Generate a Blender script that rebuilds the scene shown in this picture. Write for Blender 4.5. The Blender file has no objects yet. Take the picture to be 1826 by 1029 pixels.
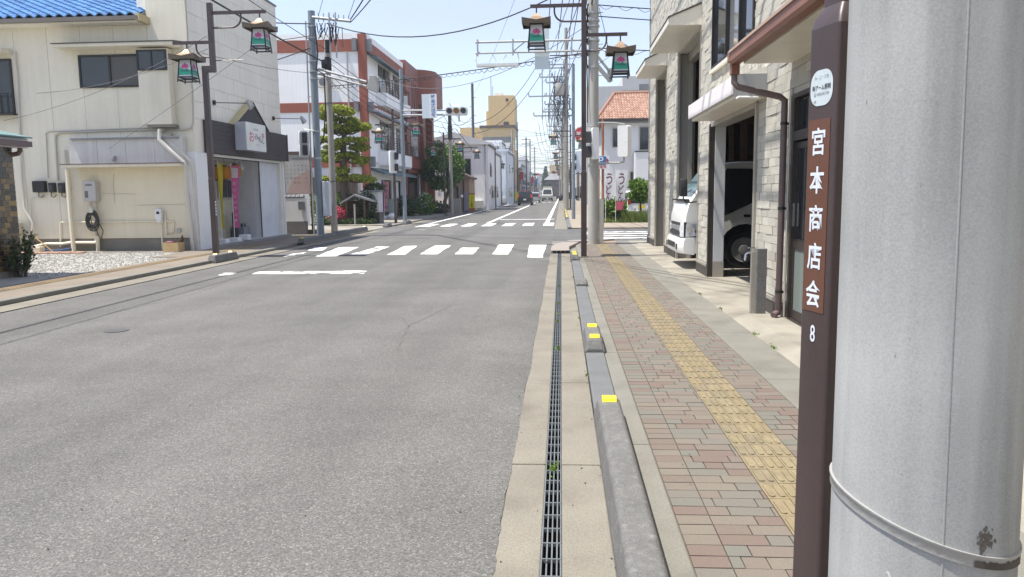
import bpy, math, random
from math import sin, cos, pi, radians, sqrt, atan2
from mathutils import Vector, Matrix

# ---------------------------------------------------------------- camera, light
scene = bpy.context.scene
COL = scene.collection
R_ = Vector((0.99790138, 0.06360706, -0.01212357))
U_ = Vector((0.00415385, 0.12396149, 0.99227834))
F_ = Vector((-0.06461876, 0.99024628, -0.12343712))
EYE = Vector((0, 0, 1.5))
cam = bpy.data.cameras.new('camera')
cam.sensor_width = 36
cam.lens = 1370 / 1826 * 36
cam.clip_start = 0.05
cam.clip_end = 5000
camo = bpy.data.objects.new('camera', cam)
COL.objects.link(camo)
m3 = Matrix((R_, U_, -F_)).transposed()
camo.matrix_world = Matrix.Translation(EYE) @ m3.to_4x4()
scene.camera = camo

SUN_EL, SUN_AZ = radians(70.0), radians(15)
world = bpy.data.worlds.new('World')
scene.world = world
world.use_nodes = True
wn = world.node_tree.nodes
wl = world.node_tree.links
wn.clear()
sky = wn.new('ShaderNodeTexSky')
sky.sky_type = 'NISHITA'
sky.sun_disc = False
sky.sun_elevation = SUN_EL
sky.sun_rotation = radians(-90) - SUN_AZ
sky.air_density = 1.0
sky.dust_density = 0.6
sky.ozone_density = 1.0
bg = wn.new('ShaderNodeBackground')
bg.inputs['Strength'].default_value = 0.114
wo = wn.new('ShaderNodeOutputWorld')
# thin high cloud veil, the same all round the sky
tc = wn.new('ShaderNodeTexCoord')
mp = wn.new('ShaderNodeMapping')
mp.inputs['Scale'].default_value = (1.0, 1.0, 3.0)
nz = wn.new('ShaderNodeTexNoise')
nz.inputs['Scale'].default_value = 2.2
nz.inputs['Detail'].default_value = 6
mr = wn.new('ShaderNodeMapRange')
mr.inputs[1].default_value = 0.35
mr.inputs[2].default_value = 0.75
mr.inputs[3].default_value = 0.45
mr.inputs[4].default_value = 0.7
mx = wn.new('ShaderNodeMixRGB')
mx.inputs[2].default_value = (2.25, 2.25, 2.8, 1)
wl.new(tc.outputs['Generated'], mp.inputs[0])
wl.new(mp.outputs[0], nz.inputs['Vector'])
wl.new(nz.outputs['Fac'], mr.inputs[0])
wl.new(mr.outputs[0], mx.inputs[0])
wl.new(sky.outputs[0], mx.inputs[1])
wl.new(mx.outputs[0], bg.inputs[0])
wl.new(bg.outputs[0], wo.inputs[0])

sl = bpy.data.lights.new('sun', 'SUN')
sl.energy = 2.9
sl.angle = radians(0.5)
sl.color = (1.0, 0.955, 0.88)
so = bpy.data.objects.new('sun', sl)
COL.objects.link(so)
sdir = Vector((cos(SUN_EL) * cos(SUN_AZ), cos(SUN_EL) * sin(SUN_AZ), -sin(SUN_EL)))
so.rotation_euler = sdir.to_track_quat('-Z', 'Y').to_euler()
so.location = (-20, -5, 60)

vs_ = scene.view_settings
scene.display_settings.display_device = 'sRGB'
vs_.view_transform = 'Standard'
vs_.look = 'None'
vs_.gamma = 1
vs_.use_curve_mapping = False
vs_.exposure = 1.45
scene.render.engine = 'CYCLES'
scene.cycles.max_bounces = 6
scene.cycles.diffuse_bounces = 4
scene.cycles.use_denoising = True
scene.cycles.sample_clamp_indirect = 6

rng = random.Random(7)

# ---------------------------------------------------------------- helpers
def ray(px, py):
    return R_ * ((px - 913) / 1370) + U_ * ((514.5 - py) / 1370) + F_

def py_(px, py, y):            # point seen at a photo pixel on the upright plane y
    d = ray(px, py)
    return EYE + d * (y / d.y)

def px_(px, py, x):            # ... on the upright plane x
    d = ray(px, py)
    return EYE + d * (x / d.x)

def g_(px, py, z=0.0):         # ... on the ground
    d = ray(px, py)
    return EYE + d * ((z - 1.5) / d.z)

ORG = {}

class MB:
    def __init__(s):
        s.v, s.f, s.t, s.m = [], [], [], []
        s.cm, s.ct = 0, 0.5

    def face(s, pts):
        i = len(s.v)
        s.v += [tuple(p) for p in pts]
        s.f.append(tuple(range(i, i + len(pts))))
        s.t.append(s.ct); s.m.append(s.cm)
        return s

    def raw(s, vs, fs):
        i = len(s.v)
        s.v += [tuple(p) for p in vs]
        for f in fs:
            s.f.append(tuple(i + k for k in f))
            s.t.append(s.ct); s.m.append(s.cm)
        return s

    def box(s, x0, x1, y0, y1, z0, z1, rz=0, tf=None):
        vs = [(x0, y0, z0), (x1, y0, z0), (x1, y1, z0), (x0, y1, z0), (x0, y0, z1), (x1, y0, z1), (x1, y1, z1), (x0, y1, z1)]
        if rz:
            cx, cy = (x0 + x1) / 2, (y0 + y1) / 2
            c, n = cos(rz), sin(rz)
            vs = [(cx + (x - cx) * c - (y - cy) * n, cy + (x - cx) * n + (y - cy) * c, z) for x, y, z in vs]
        if tf:
            vs = [tf @ Vector(v) for v in vs]
        return s.raw(vs, [(3, 2, 1, 0), (4, 5, 6, 7), (0, 1, 5, 4), (1, 2, 6, 5), (2, 3, 7, 6), (3, 0, 4, 7)])

    def cbox(s, c, d, rz=0):
        return s.box(c[0] - d[0] / 2, c[0] + d[0] / 2, c[1] - d[1] / 2, c[1] + d[1] / 2, c[2] - d[2] / 2, c[2] + d[2] / 2, rz)

    def prism(s, pts, axis, a, b):
        # pts 2-D: axis 'x' -> (y,z); 'y' -> (x,z); 'z' -> (x,y)
        def P(p, c):
            return (c, p[0], p[1]) if axis == 'x' else (p[0], c, p[1]) if axis == 'y' else (p[0], p[1], c)
        n = len(pts)
        area = sum(pts[i][0] * pts[(i + 1) % n][1] - pts[(i + 1) % n][0] * pts[i][1] for i in range(n))
        if (area > 0) == (axis == 'y'):
            pts = pts[::-1]
        vs = [P(p, a) for p in pts] + [P(p, b) for p in pts]
        fs = [tuple(range(n))[::-1], tuple(range(n, 2 * n))]
        for i in range(n):
            j = (i + 1) % n
            fs.append((i, j, n + j, n + i))
        return s.raw(vs, fs)

    def loft(s, rings, cap=True, closed=True):
        n = len(rings[0])
        vs = [p for r in rings for p in r]
        fs = []
        for k in range(len(rings) - 1):
            for i in range(n if closed else n - 1):
                j = (i + 1) % n
                fs.append((k * n + i, k * n + j, (k + 1) * n + j, (k + 1) * n + i))
        if cap:
            fs.append(tuple(range(n))[::-1])
            fs.append(tuple((len(rings) - 1) * n + i for i in range(n)))
        return s.raw(vs, fs)

    def tube(s, pts, r, n=6, r1=None):
        pts = [Vector(p) for p in pts]
        rings = []
        up = None
        for i, p in enumerate(pts):
            d = (pts[min(i + 1, len(pts) - 1)] - pts[max(i - 1, 0)]).normalized()
            if up is None:
                up = Vector((0, 0, 1)) if abs(d.z) < 0.9 else Vector((1, 0, 0))
            a = d.cross(up)
            if a.length < 1e-4:
                a = d.cross(Vector((0, 1, 0)))
            a.normalize()
            b = a.cross(d).normalized()
            up = b
            rr = r if r1 is None else r + (r1 - r) * i / (len(pts) - 1)
            rings.append([p + (a * cos(2 * pi * k / n) + b * sin(2 * pi * k / n)) * rr for k in range(n)])
        return s.loft(rings)

    def cyl(s, x, y, z0, z1, r0, r1=None, n=16):
        r1 = r0 if r1 is None else r1
        return s.loft([[(x + r * cos(2 * pi * k / n), y + r * sin(2 * pi * k / n), z) for k in range(n)] for z, r in ((z0, r0), (z1, r1))])

    def lathe(s, x, y, prof, n=16, cap=True):
        return s.loft([[(x + r * cos(2 * pi * k / n), y + r * sin(2 * pi * k / n), z) for k in range(n)] for r, z in prof], cap)

    def disc(s, c, nrm, r, n=14, r2=None):
        c, nrm = Vector(c), Vector(nrm).normalized()
        a = nrm.cross(Vector((0, 0, 1)))
        if a.length < 1e-3:
            a = Vector((1, 0, 0))
        a.normalize(); b = nrm.cross(a)
        return s.face([c + a * r * cos(2 * pi * k / n) + b * (r2 or r) * sin(2 * pi * k / n) for k in range(n)])

    def leaf(s, c, size, r, up=0.3):
        d = Vector((r.gauss(0, 1), r.gauss(0, 1), r.gauss(0, 1)))
        a = d.normalized()
        nn = Vector((r.gauss(0, 1), r.gauss(0, 1), r.gauss(0, 1) + up)).normalized()
        b = nn.cross(a)
        if b.length < 1e-3:
            b = Vector((0, 0, 1)).cross(a)
        b.normalize()
        l, w = size * r.uniform(0.7, 1.3), size * r.uniform(0.3, 0.5)
        c = Vector(c)
        s.ct = r.random()
        return s.face([c - a * l * 0.5, c + b * w, c + a * l * 0.5, c - b * w])

    def leaves(s, c, rad, n, size, r, shell=0.55, up=0.3, zmin=-9, lump=0.25):
        ph = [r.uniform(0, 6.3) for _ in range(6)]
        for _ in range(n):
            d = Vector((r.gauss(0, 1), r.gauss(0, 1), r.gauss(0, 1))).normalized()
            az, el = atan2(d.y, d.x), d.z
            lu = 1 + lump * (sin(3 * az + ph[0]) * cos(4 * el + ph[1]) + 0.6 * sin(5 * az + ph[2] + 3 * el)) * 0.6
            q = (shell + (1 - shell) * r.random() ** 0.7) * lu
            p = (c[0] + d.x * rad[0] * q, c[1] + d.y * rad[1] * q, c[2] + d.z * rad[2] * q)
            if p[2] > zmin:
                s.leaf(p, size, r, up)
        return s

    def build(s, name, mats, parent=None, smooth=False, bevel=0, origin=None, kind=None, tint=True):
        if not isinstance(mats, (list, tuple)):
            mats = [mats]
        org = ORG.get(parent.name, Vector()) if parent else (Vector(origin) if origin else Vector())
        me = bpy.data.meshes.new(name)
        me.from_pydata([(x - org.x, y - org.y, z - org.z) for x, y, z in s.v], [], s.f)
        for m in mats:
            me.materials.append(m)
        if len(mats) > 1:
            me.polygons.foreach_set('material_index', s.m)
        if len(set(s.t)) > 1:
            at = me.attributes.new('tint', 'FLOAT', 'FACE')
            at.data.foreach_set('value', s.t)
        if smooth:
            me.polygons.foreach_set('use_smooth', [True] * len(s.f))
            try:
                me.set_sharp_from_angle(angle=radians(40))
            except Exception:
                pass
        me.update()
        o = bpy.data.objects.new(name, me)
        COL.objects.link(o)
        if parent:
            o.parent = parent
        else:
            o.location = org
        ORG[o.name] = org
        if bevel:
            md = o.modifiers.new('bevel', 'BEVEL')
            md.width = bevel; md.segments = 2; md.limit_method = 'ANGLE'
        if kind:
            o['kind'] = kind
        return o

def tag(o, label, cat, group=None, kind=None):
    o['label'] = label; o['category'] = cat
    if group: o['group'] = group
    if kind: o['kind'] = kind
    return o

def thing(name, loc, label, cat, group=None):
    o = bpy.data.objects.new(name, None)
    COL.objects.link(o)
    o.location = loc
    o.empty_display_size = 0.2
    ORG[o.name] = Vector(loc)
    return tag(o, label, cat, group)

def copy_tree(o, loc=None, rz=None, label=None, scale=None):
    def rec(a, par):
        c = a.copy(); COL.objects.link(c)
        if par: c.parent = par
        for ch in a.children:
            rec(ch, c)
        return c
    c = rec(o, None)
    if loc is not None: c.location = loc
    if rz is not None: c.rotation_euler[2] = rz
    if scale is not None: c.scale = scale
    if label: c['label'] = label
    return c

def piece(name, mesh, parent, loc, rot=None, scale=None):
    o = bpy.data.objects.new(name, mesh)
    COL.objects.link(o)
    o.parent = parent
    o.location = Vector(loc) - ORG.get(parent.name, Vector())
    if rot: o.rotation_euler = rot
    if scale: o.scale = scale
    return o

def rounded_rect(w, h, r, n=5):
    pts = []
    for cx, cy, a0 in ((w / 2 - r, h / 2 - r, 0), (-w / 2 + r, h / 2 - r, 90), (-w / 2 + r, -h / 2 + r, 180), (w / 2 - r, -h / 2 + r, 270)):
        for k in range(n + 1):
            a = radians(a0 + 90 * k / n)
            pts.append((cx + r * cos(a), cy + r * sin(a)))
    return pts

# text: frame (origin, right vector, up vector)
_tc = bpy.data.curves.new('lettering', 'FONT')
_tc.align_x = 'CENTER'; _tc.align_y = 'CENTER'
_to = bpy.data.objects.new('lettering', _tc)
COL.objects.link(_to)
def glyphs(body, bold=0.0):
    _tc.body = body
    _tc.size = 1; _tc.offset = bold
    _tc.resolution_u = 3
    dg = bpy.context.evaluated_depsgraph_get(); dg.update()
    me = bpy.data.meshes.new_from_object(_to.evaluated_get(dg))
    vs = [v.co.copy() for v in me.vertices]
    fs = [tuple(p.vertices) for p in me.polygons]
    bpy.data.meshes.remove(me)
    if vs:
        cx = (min(v.x for v in vs) + max(v.x for v in vs)) / 2
        cy = (min(v.y for v in vs) + max(v.y for v in vs)) / 2
        vs = [(v.x - cx, v.y - cy) for v in vs]
    return vs, fs

def write(mb, body, o, right, up, size, sx=1.0, bold=0.0):
    vs, fs = glyphs(body, bold)
    o, right, up = Vector(o), Vector(right), Vector(up)
    mb.raw([o + right * (x * size * sx) + up * (y * size) for x, y in vs], fs)

# ---------------------------------------------------------------- materials
def _n(nt, t, **k):
    n = nt.nodes.new(t)
    for a, b in k.items():
        setattr(n, a, b)
    return n

def mat(name, col, rough=0.75, var=0.10, vs=2.0, fine=0.06, fs=45, bump=0.15, bs=70, metal=0.0, rand=None, tint=None, streak=0.0,
        spec=0.4, coord='Object', trans=0.0, blotch=None, emit=0.0, sxy=1.0):
    m = bpy.data.materials.new(name)
    m.use_nodes = True
    nt = m.node_tree; L = nt.links
    nt.nodes.clear()
    out = _n(nt, 'ShaderNodeOutputMaterial')
    b = _n(nt, 'ShaderNodeBsdfPrincipled')
    b.inputs['Roughness'].default_value = rough
    b.inputs['Metallic'].default_value = metal
    b.inputs['Specular IOR Level'].default_value = spec
    tcn = _n(nt, 'ShaderNodeTexCoord')
    if coord == 'World':
        gp = _n(nt, 'ShaderNodeNewGeometry'); vec = gp.outputs['Position']
    else:
        oi = _n(nt, 'ShaderNodeObjectInfo')
        av = _n(nt, 'ShaderNodeVectorMath', operation='MULTIPLY_ADD')
        L.new(oi.outputs['Random'], av.inputs[0])
        av.inputs[1].default_value = (31, 17, 23)
        L.new(tcn.outputs['Object'], av.inputs[2])
        vec = av.outputs[0]
    def noise(scale, detail=4, stretch=None):
        n = _n(nt, 'ShaderNodeTexNoise')
        n.inputs['Scale'].default_value = scale
        n.inputs['Detail'].default_value = detail
        if stretch:
            mpn = _n(nt, 'ShaderNodeMapping')
            mpn.inputs['Scale'].default_value = stretch
            L.new(vec, mpn.inputs[0]); L.new(mpn.outputs[0], n.inputs['Vector'])
        else:
            L.new(vec, n.inputs['Vector'])
        return n.outputs['Fac']
    def madd(src, k, add):
        q = _n(nt, 'ShaderNodeMath', operation='MULTIPLY_ADD')
        L.new(src, q.inputs[0]); q.inputs[1].default_value = k
        if isinstance(add, (int, float)): q.inputs[2].default_value = add
        else: L.new(add, q.inputs[2])
        return q.outputs[0]
    v = madd(noise(vs, 5), var * 4, 1 - var * 2)
    v = madd(noise(fs, 3), fine * 4, madd(v, 1.0, -fine * 2))
    if streak:
        v = madd(noise(1.0, 4, (9 * sxy, 9 * sxy, 0.35 * sxy ** 0.5)), streak * 4, madd(v, 1.0, -streak * 2))
    if rand or tint:
        cols = rand or tint
        cr = _n(nt, 'ShaderNodeValToRGB')
        cr.color_ramp.interpolation = 'CONSTANT' if rand else 'LINEAR'
        while len(cr.color_ramp.elements) < len(cols):
            cr.color_ramp.elements.new(0.5)
        for i, c in enumerate(cols):
            cr.color_ramp.elements[i].position = i / (len(cols) if rand else max(1, len(cols) - 1))
            cr.color_ramp.elements[i].color = (*c, 1)
        if rand == cols and rand is not None:
            oi2 = _n(nt, 'ShaderNodeObjectInfo')
            at = _n(nt, 'ShaderNodeAttribute', attribute_name='tint')
            sm = _n(nt, 'ShaderNodeMath', operation='ADD')
            L.new(oi2.outputs['Random'], sm.inputs[0]); L.new(at.outputs['Fac'], sm.inputs[1])
            fr = _n(nt, 'ShaderNodeMath', operation='FRACT')
            L.new(sm.outputs[0], fr.inputs[0]); L.new(fr.outputs[0], cr.inputs[0])
        else:
            at = _n(nt, 'ShaderNodeAttribute', attribute_name='tint')
            L.new(at.outputs['Fac'], cr.inputs[0])
        base = cr.outputs[0]
    else:
        rgb = _n(nt, 'ShaderNodeRGB'); rgb.outputs[0].default_value = (*col, 1)
        base = rgb.outputs[0]
    if blotch:   # (colour, scale, low, high, stretch): stains / wear with a shape of their own
        bc, bsc, lo, hi, st = blotch
        mrn = _n(nt, 'ShaderNodeMapRange')
        mrn.inputs[1].default_value = lo; mrn.inputs[2].default_value = hi
        L.new(noise(bsc, 7, st), mrn.inputs[0])
        mxn = _n(nt, 'ShaderNodeMixRGB')
        L.new(mrn.outputs[0], mxn.inputs[0]); L.new(base, mxn.inputs[1]); mxn.inputs[2].default_value = (*bc, 1)
        base = mxn.outputs[0]
    sc = _n(nt, 'ShaderNodeVectorMath', operation='SCALE')
    L.new(base, sc.inputs[0]); L.new(v, sc.inputs['Scale'])
    L.new(sc.outputs[0], b.inputs['Base Color'])
    if bump:
        bn = _n(nt, 'ShaderNodeBump')
        bn.inputs['Strength'].default_value = bump
        bn.inputs['Distance'].default_value = 0.01
        L.new(noise(bs, 4), bn.inputs['Height'])
        L.new(bn.outputs[0], b.inputs['Normal'])
    if emit:
        L.new(sc.outputs[0], b.inputs['Emission Color']); b.inputs['Emission Strength'].default_value = emit
    if trans:
        tr = _n(nt, 'ShaderNodeBsdfTranslucent')
        L.new(sc.outputs[0], tr.inputs[0])
        ms = _n(nt, 'ShaderNodeMixShader'); ms.inputs[0].default_value = trans
        L.new(b.outputs[0], ms.inputs[1]); L.new(tr.outputs[0], ms.inputs[2])
        L.new(ms.outputs[0], out.inputs[0])
    else:
        L.new(b.outputs[0], out.inputs[0])
    m['_bsdf'] = b.name
    return m

def asphalt_mat(name, col, lo=0.78):
    m = mat(name, col, rough=0.85, var=0.07, vs=0.35, fine=0.0, bump=0.0, coord='World', spec=0.25)
    nt = m.node_tree; L = nt.links
    b = nt.nodes[m['_bsdf']]
    gp = _n(nt, 'ShaderNodeNewGeometry')
    src = b.inputs['Base Color'].links[0].from_socket
    # aggregate: light and dark chippings
    vo = _n(nt, 'ShaderNodeTexVoronoi'); vo.inputs['Scale'].default_value = 135
    n2 = _n(nt, 'ShaderNodeTexNoise'); n2.inputs['Scale'].default_value = 130; n2.inputs['Detail'].default_value = 5
    L.new(gp.outputs['Position'], vo.inputs['Vector']); L.new(gp.outputs['Position'], n2.inputs['Vector'])
    sep = _n(nt, 'ShaderNodeSeparateColor'); L.new(vo.outputs['Color'], sep.inputs[0])
    cr = _n(nt, 'ShaderNodeValToRGB')
    e = cr.color_ramp.elements
    e[0].position = 0; e[0].color = (0.64, 0.64, 0.64, 1)
    e[1].position = 0.9; e[1].color = (1.16, 1.16, 1.16, 1)
    e3 = e.new(0.972); e3.color = (1.62, 1.6, 1.55, 1)
    L.new(sep.outputs[0], cr.inputs[0])
    # long wear bands down the lane, and broad patches
    mpn = _n(nt, 'ShaderNodeMapping'); mpn.inputs['Scale'].default_value = (1.1, 0.05, 1)
    n3 = _n(nt, 'ShaderNodeTexNoise'); n3.inputs['Scale'].default_value = 1.0; n3.inputs['Detail'].default_value = 5
    L.new(gp.outputs['Position'], mpn.inputs[0]); L.new(mpn.outputs[0], n3.inputs['Vector'])
    n4 = _n(nt, 'ShaderNodeTexNoise'); n4.inputs['Scale'].default_value = 0.9; n4.inputs['Detail'].default_value = 8
    n4.inputs['Roughness'].default_value = 0.62
    L.new(gp.outputs['Position'], n4.inputs['Vector'])
    ad = _n(nt, 'ShaderNodeMath', operation='ADD'); L.new(n3.outputs['Fac'], ad.inputs[0]); L.new(n4.outputs['Fac'], ad.inputs[1])
    mrn = _n(nt, 'ShaderNodeMapRange')
    mrn.inputs[1].default_value = 0.7; mrn.inputs[2].default_value = 1.3; mrn.inputs[3].default_value = lo; mrn.inputs[4].default_value = 1.16
    L.new(ad.outputs[0], mrn.inputs[0])
    m1 = _n(nt, 'ShaderNodeVectorMath', operation='MULTIPLY'); L.new(src, m1.inputs[0]); L.new(cr.outputs[0], m1.inputs[1])
    m2 = _n(nt, 'ShaderNodeVectorMath', operation='SCALE'); L.new(m1.outputs[0], m2.inputs[0]); L.new(mrn.outputs[0], m2.inputs['Scale'])
    L.new(m2.outputs[0], b.inputs['Base Color'])
    bn = _n(nt, 'ShaderNodeBump'); bn.inputs['Strength'].default_value = 0.30; bn.inputs['Distance'].default_value = 0.008
    L.new(n2.outputs['Fac'], bn.inputs['Height']); L.new(bn.outputs[0], b.inputs['Normal'])
    return m

M = {}
M['asphalt'] = asphalt_mat('asphalt', (0.131, 0.128, 0.120))
M['asphalt2'] = asphalt_mat('asphalt patch', (0.121, 0.119, 0.114))
M['earth'] = mat('earth', (0.24, 0.22, 0.18), var=0.2, coord='World')
M['gutter'] = mat('gutter concrete', (0.200, 0.182, 0.146), var=0.13, vs=2.2, fine=0.20, fs=120, bump=0.35, bs=110, coord='World', blotch=((0.15, 0.132, 0.105), 1.3, 0.52, 0.72, None))
M['walkconc'] = mat('pavement concrete', (0.185, 0.177, 0.15), var=0.13, vs=2.4, fine=0.16, fs=110, bump=0.25, coord='World', blotch=((0.15, 0.145, 0.12), 2.0, 0.5, 0.7, None))
M['apron'] = mat('apron concrete', (0.285, 0.262, 0.215), var=0.2, vs=1.6, fine=0.12, fs=80, bump=0.2, coord='World', blotch=((0.165, 0.15, 0.125), 1.1, 0.48, 0.70, None))
M['kerb'] = mat('kerb concrete', (0.128, 0.126, 0.119), var=0.14, vs=5, fine=0.28, fs=140, bump=0.5, bs=120, blotch=((0.185, 0.18, 0.168), 24, 0.50, 0.75, None))
M['kerblow'] = mat('low kerb concrete', (0.132, 0.136, 0.137), var=0.14, vs=4, fine=0.2, fs=110, bump=0.3, coord='World')
M['joint'] = mat('sand joint', (0.128, 0.114, 0.088), var=0.1, coord='World')
BR = [(0.158, 0.118, 0.098), (0.172, 0.147, 0.118), (0.150, 0.144, 0.120), (0.174, 0.151, 0.120), (0.166, 0.137, 0.112), (0.158, 0.125, 0.103), (0.154, 0.142, 0.118), (0.170, 0.145, 0.117), (0.158, 0.144, 0.120)]
M['brick'] = mat('paving brick', BR[0], rand=BR, var=0.17, vs=22, fine=0.26, fs=130, bump=0.3, bs=150, rough=0.85)
M['tactile'] = mat('tactile yellow', (0.21, 0.17, 0.10), var=0.16, vs=14, fine=0.16, fs=120, bump=0.25, bs=140, rand=[(0.215, 0.175, 0.104), (0.228, 0.186, 0.112), (0.198, 0.164, 0.104), (0.22, 0.176, 0.102)])
M['walkred'] = mat('reddish paving', (0.20, 0.168, 0.132), var=0.16, vs=1.2, fine=0.1, bump=0.2, coord='World')
M['paint'] = mat('road paint', (0.82, 0.81, 0.77), var=0.06, vs=3, fine=0.05, bump=0.1, coord='World', blotch=((0.125, 0.124, 0.122), 2.6, 0.62, 0.66, None))
M['paintworn'] = mat('worn road paint', (0.74, 0.73, 0.70), var=0.06, vs=3, fine=0.05, bump=0.1, coord='World', blotch=((0.14, 0.137, 0.13), 3.2, 0.51, 0.57, None))
M['gravel'] = mat('gravel', (0.32, 0.31, 0.285), var=0.12, vs=0.8, fine=0.3, fs=38, bump=1.0, bs=34, coord='World')
M['black'] = mat('dark void', (0.012, 0.012, 0.013), bump=0)
M['iron'] = mat('cast iron', (0.10, 0.10, 0.10), rough=0.6, metal=0.3, coord='World')
M['galv'] = mat('galvanised steel', (0.42, 0.43, 0.43), rough=0.5, metal=0.55, var=0.1, vs=6, bump=0.05)
M['grate'] = mat('grate steel', (0.19, 0.205, 0.205), rough=0.5, metal=0.4, var=0.2, vs=8)
M['brown'] = mat('dark brown paint', (0.060, 0.040, 0.038), rough=0.42, var=0.12, vs=3, fine=0.05, bump=0.06, spec=0.5)
M['lampblack'] = mat('lantern frame paint', (0.03, 0.032, 0.034), rough=0.5)
M['bronze'] = mat('bronze lantern roof', (0.29, 0.21, 0.135), rough=0.45, metal=0.35, var=0.12, vs=8)
M['bronzed'] = mat('dark bronze skirt', (0.13, 0.10, 0.07), rough=0.5, metal=0.2, var=0.12, vs=8)
M['panelw'] = mat('lantern acrylic', (0.74, 0.76, 0.78), rough=0.3, trans=0.3, bump=0)
M['green'] = mat('print green', (0.035, 0.36, 0.235), rough=0.4, bump=0)
M['dgreen'] = mat('print dark green', (0.03, 0.20, 0.16), rough=0.4, bump=0)
M['pink'] = mat('print pink', (0.56, 0.10, 0.28), rough=0.4, bump=0)
M['dpink'] = mat('print dark pink', (0.24, 0.04, 0.13), rough=0.4, bump=0)
M['polec'] = mat('pole concrete', (0.40, 0.39, 0.36), var=0.08, vs=1.5, fine=0.06, fs=50, bump=0.35, bs=60, streak=0.09, rough=0.8)
M['polefar'] = mat('weathered pole concrete', (0.30, 0.285, 0.25), var=0.10, vs=2, fine=0.06, bump=0.2, streak=0.08)
M['steelpole'] = mat('blue grey pole paint', (0.20, 0.235, 0.265), rough=0.5, var=0.08, vs=2, bump=0.05)
M['greypole'] = mat('dark grey pole', (0.10, 0.105, 0.115), rough=0.55)
M['white'] = mat('white paint', (0.78, 0.78, 0.77), rough=0.4, var=0.03, bump=0.03)
M['whiteplastic'] = mat('white plastic housing', (0.72, 0.73, 0.73), rough=0.45, var=0.04, vs=3, bump=0.03)
M['offwhite'] = mat('off white plastic', (0.58, 0.56, 0.50), rough=0.5, var=0.06)
M['yellow'] = mat('yellow reflector', (0.78, 0.60, 0.02), rough=0.3, var=0.04, bump=0.1, bs=300)
M['orange'] = mat('orange reflector', (0.80, 0.30, 0.02), rough=0.3)
M['rubber'] = mat('black rubber', (0.018, 0.018, 0.019), rough=0.7, bump=0.1)
M['cable'] = mat('cable', (0.02, 0.02, 0.022), rough=0.6, bump=0)
M['cablegrey'] = mat('grey cable', (0.13, 0.13, 0.14), rough=0.6, bump=0)
M['glass'] = mat('window glass', (0.022, 0.026, 0.030), rough=0.06, var=0.0, fine=0.0, bump=0.02, bs=1.5, spec=0.6)
M['glassc'] = mat('window glass with curtain', (0.16, 0.165, 0.165), rough=0.08, var=0.25, vs=1.2, fine=0.0, bump=0.02, bs=1.5, spec=0.6, streak=0.12)
M['glassg'] = mat('frosted door glass', (0.20, 0.235, 0.215), rough=0.12, var=0.05, bump=0.02, bs=2, spec=0.6)
M['framebrown'] = mat('brown aluminium', (0.055, 0.045, 0.04), rough=0.4, metal=0.3, bump=0)
M['framedark'] = mat('dark bronze frame', (0.022, 0.02, 0.02), rough=0.4, bump=0)
M['framesilver'] = mat('champagne aluminium', (0.40, 0.37, 0.32), rough=0.4, metal=0.4, bump=0.02)
TL = [(0.52, 0.492, 0.415), (0.48, 0.455, 0.39), (0.58, 0.555, 0.475), (0.44, 0.42, 0.36), (0.52, 0.50, 0.43), (0.55, 0.515, 0.43), (0.47, 0.45, 0.385), (0.53, 0.505, 0.43)]
M['tile'] = mat('split face tile', TL[0], rand=TL, var=0.12, vs=12, fine=0.10, fs=60, bump=0.9, bs=38, rough=0.6)
M['mortar'] = mat('tile mortar', (0.42, 0.40, 0.345), var=0.06, coord='World')
M['plinth'] = mat('dark plinth', (0.05, 0.045, 0.04), rough=0.5)
M['canopy'] = mat('canopy sheet', (0.74, 0.70, 0.60), rough=0.45, var=0.06, vs=3, bump=0.03)
M['canopyedge'] = mat('canopy trim', (0.075, 0.068, 0.06), rough=0.5)
M['fascia'] = mat('pink white fascia', (0.80, 0.745, 0.725), rough=0.45, var=0.05, vs=2, bump=0.03)
M['guttercop'] = mat('copper brown rain gutter', (0.24, 0.105, 0.065), rough=0.45, var=0.15, vs=2.5, bump=0.04)
M['pipebrown'] = mat('mauve brown downpipe', (0.145, 0.105, 0.10), rough=0.45, var=0.12, vs=1.5, bump=0.04)
M['jamb'] = mat('jamb sheet', (0.235, 0.22, 0.195), rough=0.5, var=0.08, vs=2, bump=0.05)
M['jambw'] = mat('weathered white post', (0.52, 0.53, 0.53), rough=0.6, var=0.10, vs=3, streak=0.08)
M['granite'] = mat('granite', (0.15, 0.145, 0.14), rough=0.6, var=0.15, vs=8, fine=0.9, fs=85, bump=0.3, bs=140)
M['chrome'] = mat('chrome', (0.6, 0.6, 0.6), rough=0.2, metal=1.0, bump=0)
M['woodd'] = mat('old timber', (0.10, 0.055, 0.03), var=0.25, vs=4, streak=0.15)
M['conc_in'] = mat('garage floor', (0.34, 0.32, 0.27), var=0.12, coord='World')
M['truckw'] = mat('truck white', (0.74, 0.735, 0.70), rough=0.28, var=0.03, vs=1.5, bump=0, spec=0.5)
M['lens'] = mat('headlight lens', (0.55, 0.57, 0.58), rough=0.08, var=0.3, vs=14, bump=0.2, bs=25, spec=0.8)
M['trim'] = mat('dark plastic', (0.025, 0.025, 0.027), rough=0.45, bump=0.05)
M['rim'] = mat('steel rim', (0.34, 0.34, 0.33), rough=0.45, metal=0.3, var=0.15, vs=10)
M['cream'] = mat('cream wall', (0.735, 0.69, 0.565), var=0.05, vs=0.9, fine=0.05, bump=0.12, bs=90, streak=0.045, rough=0.8, coord='World', blotch=((0.62, 0.575, 0.45), 0.8, 0.58, 0.8, (1.0, 1.0, 0.35)))
M['cream2'] = mat('cream recess wall', (0.70, 0.64, 0.485), var=0.07, vs=0.9, fine=0.03, bump=0.12, bs=90, rough=0.8, coord='World', streak=0.03)
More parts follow.
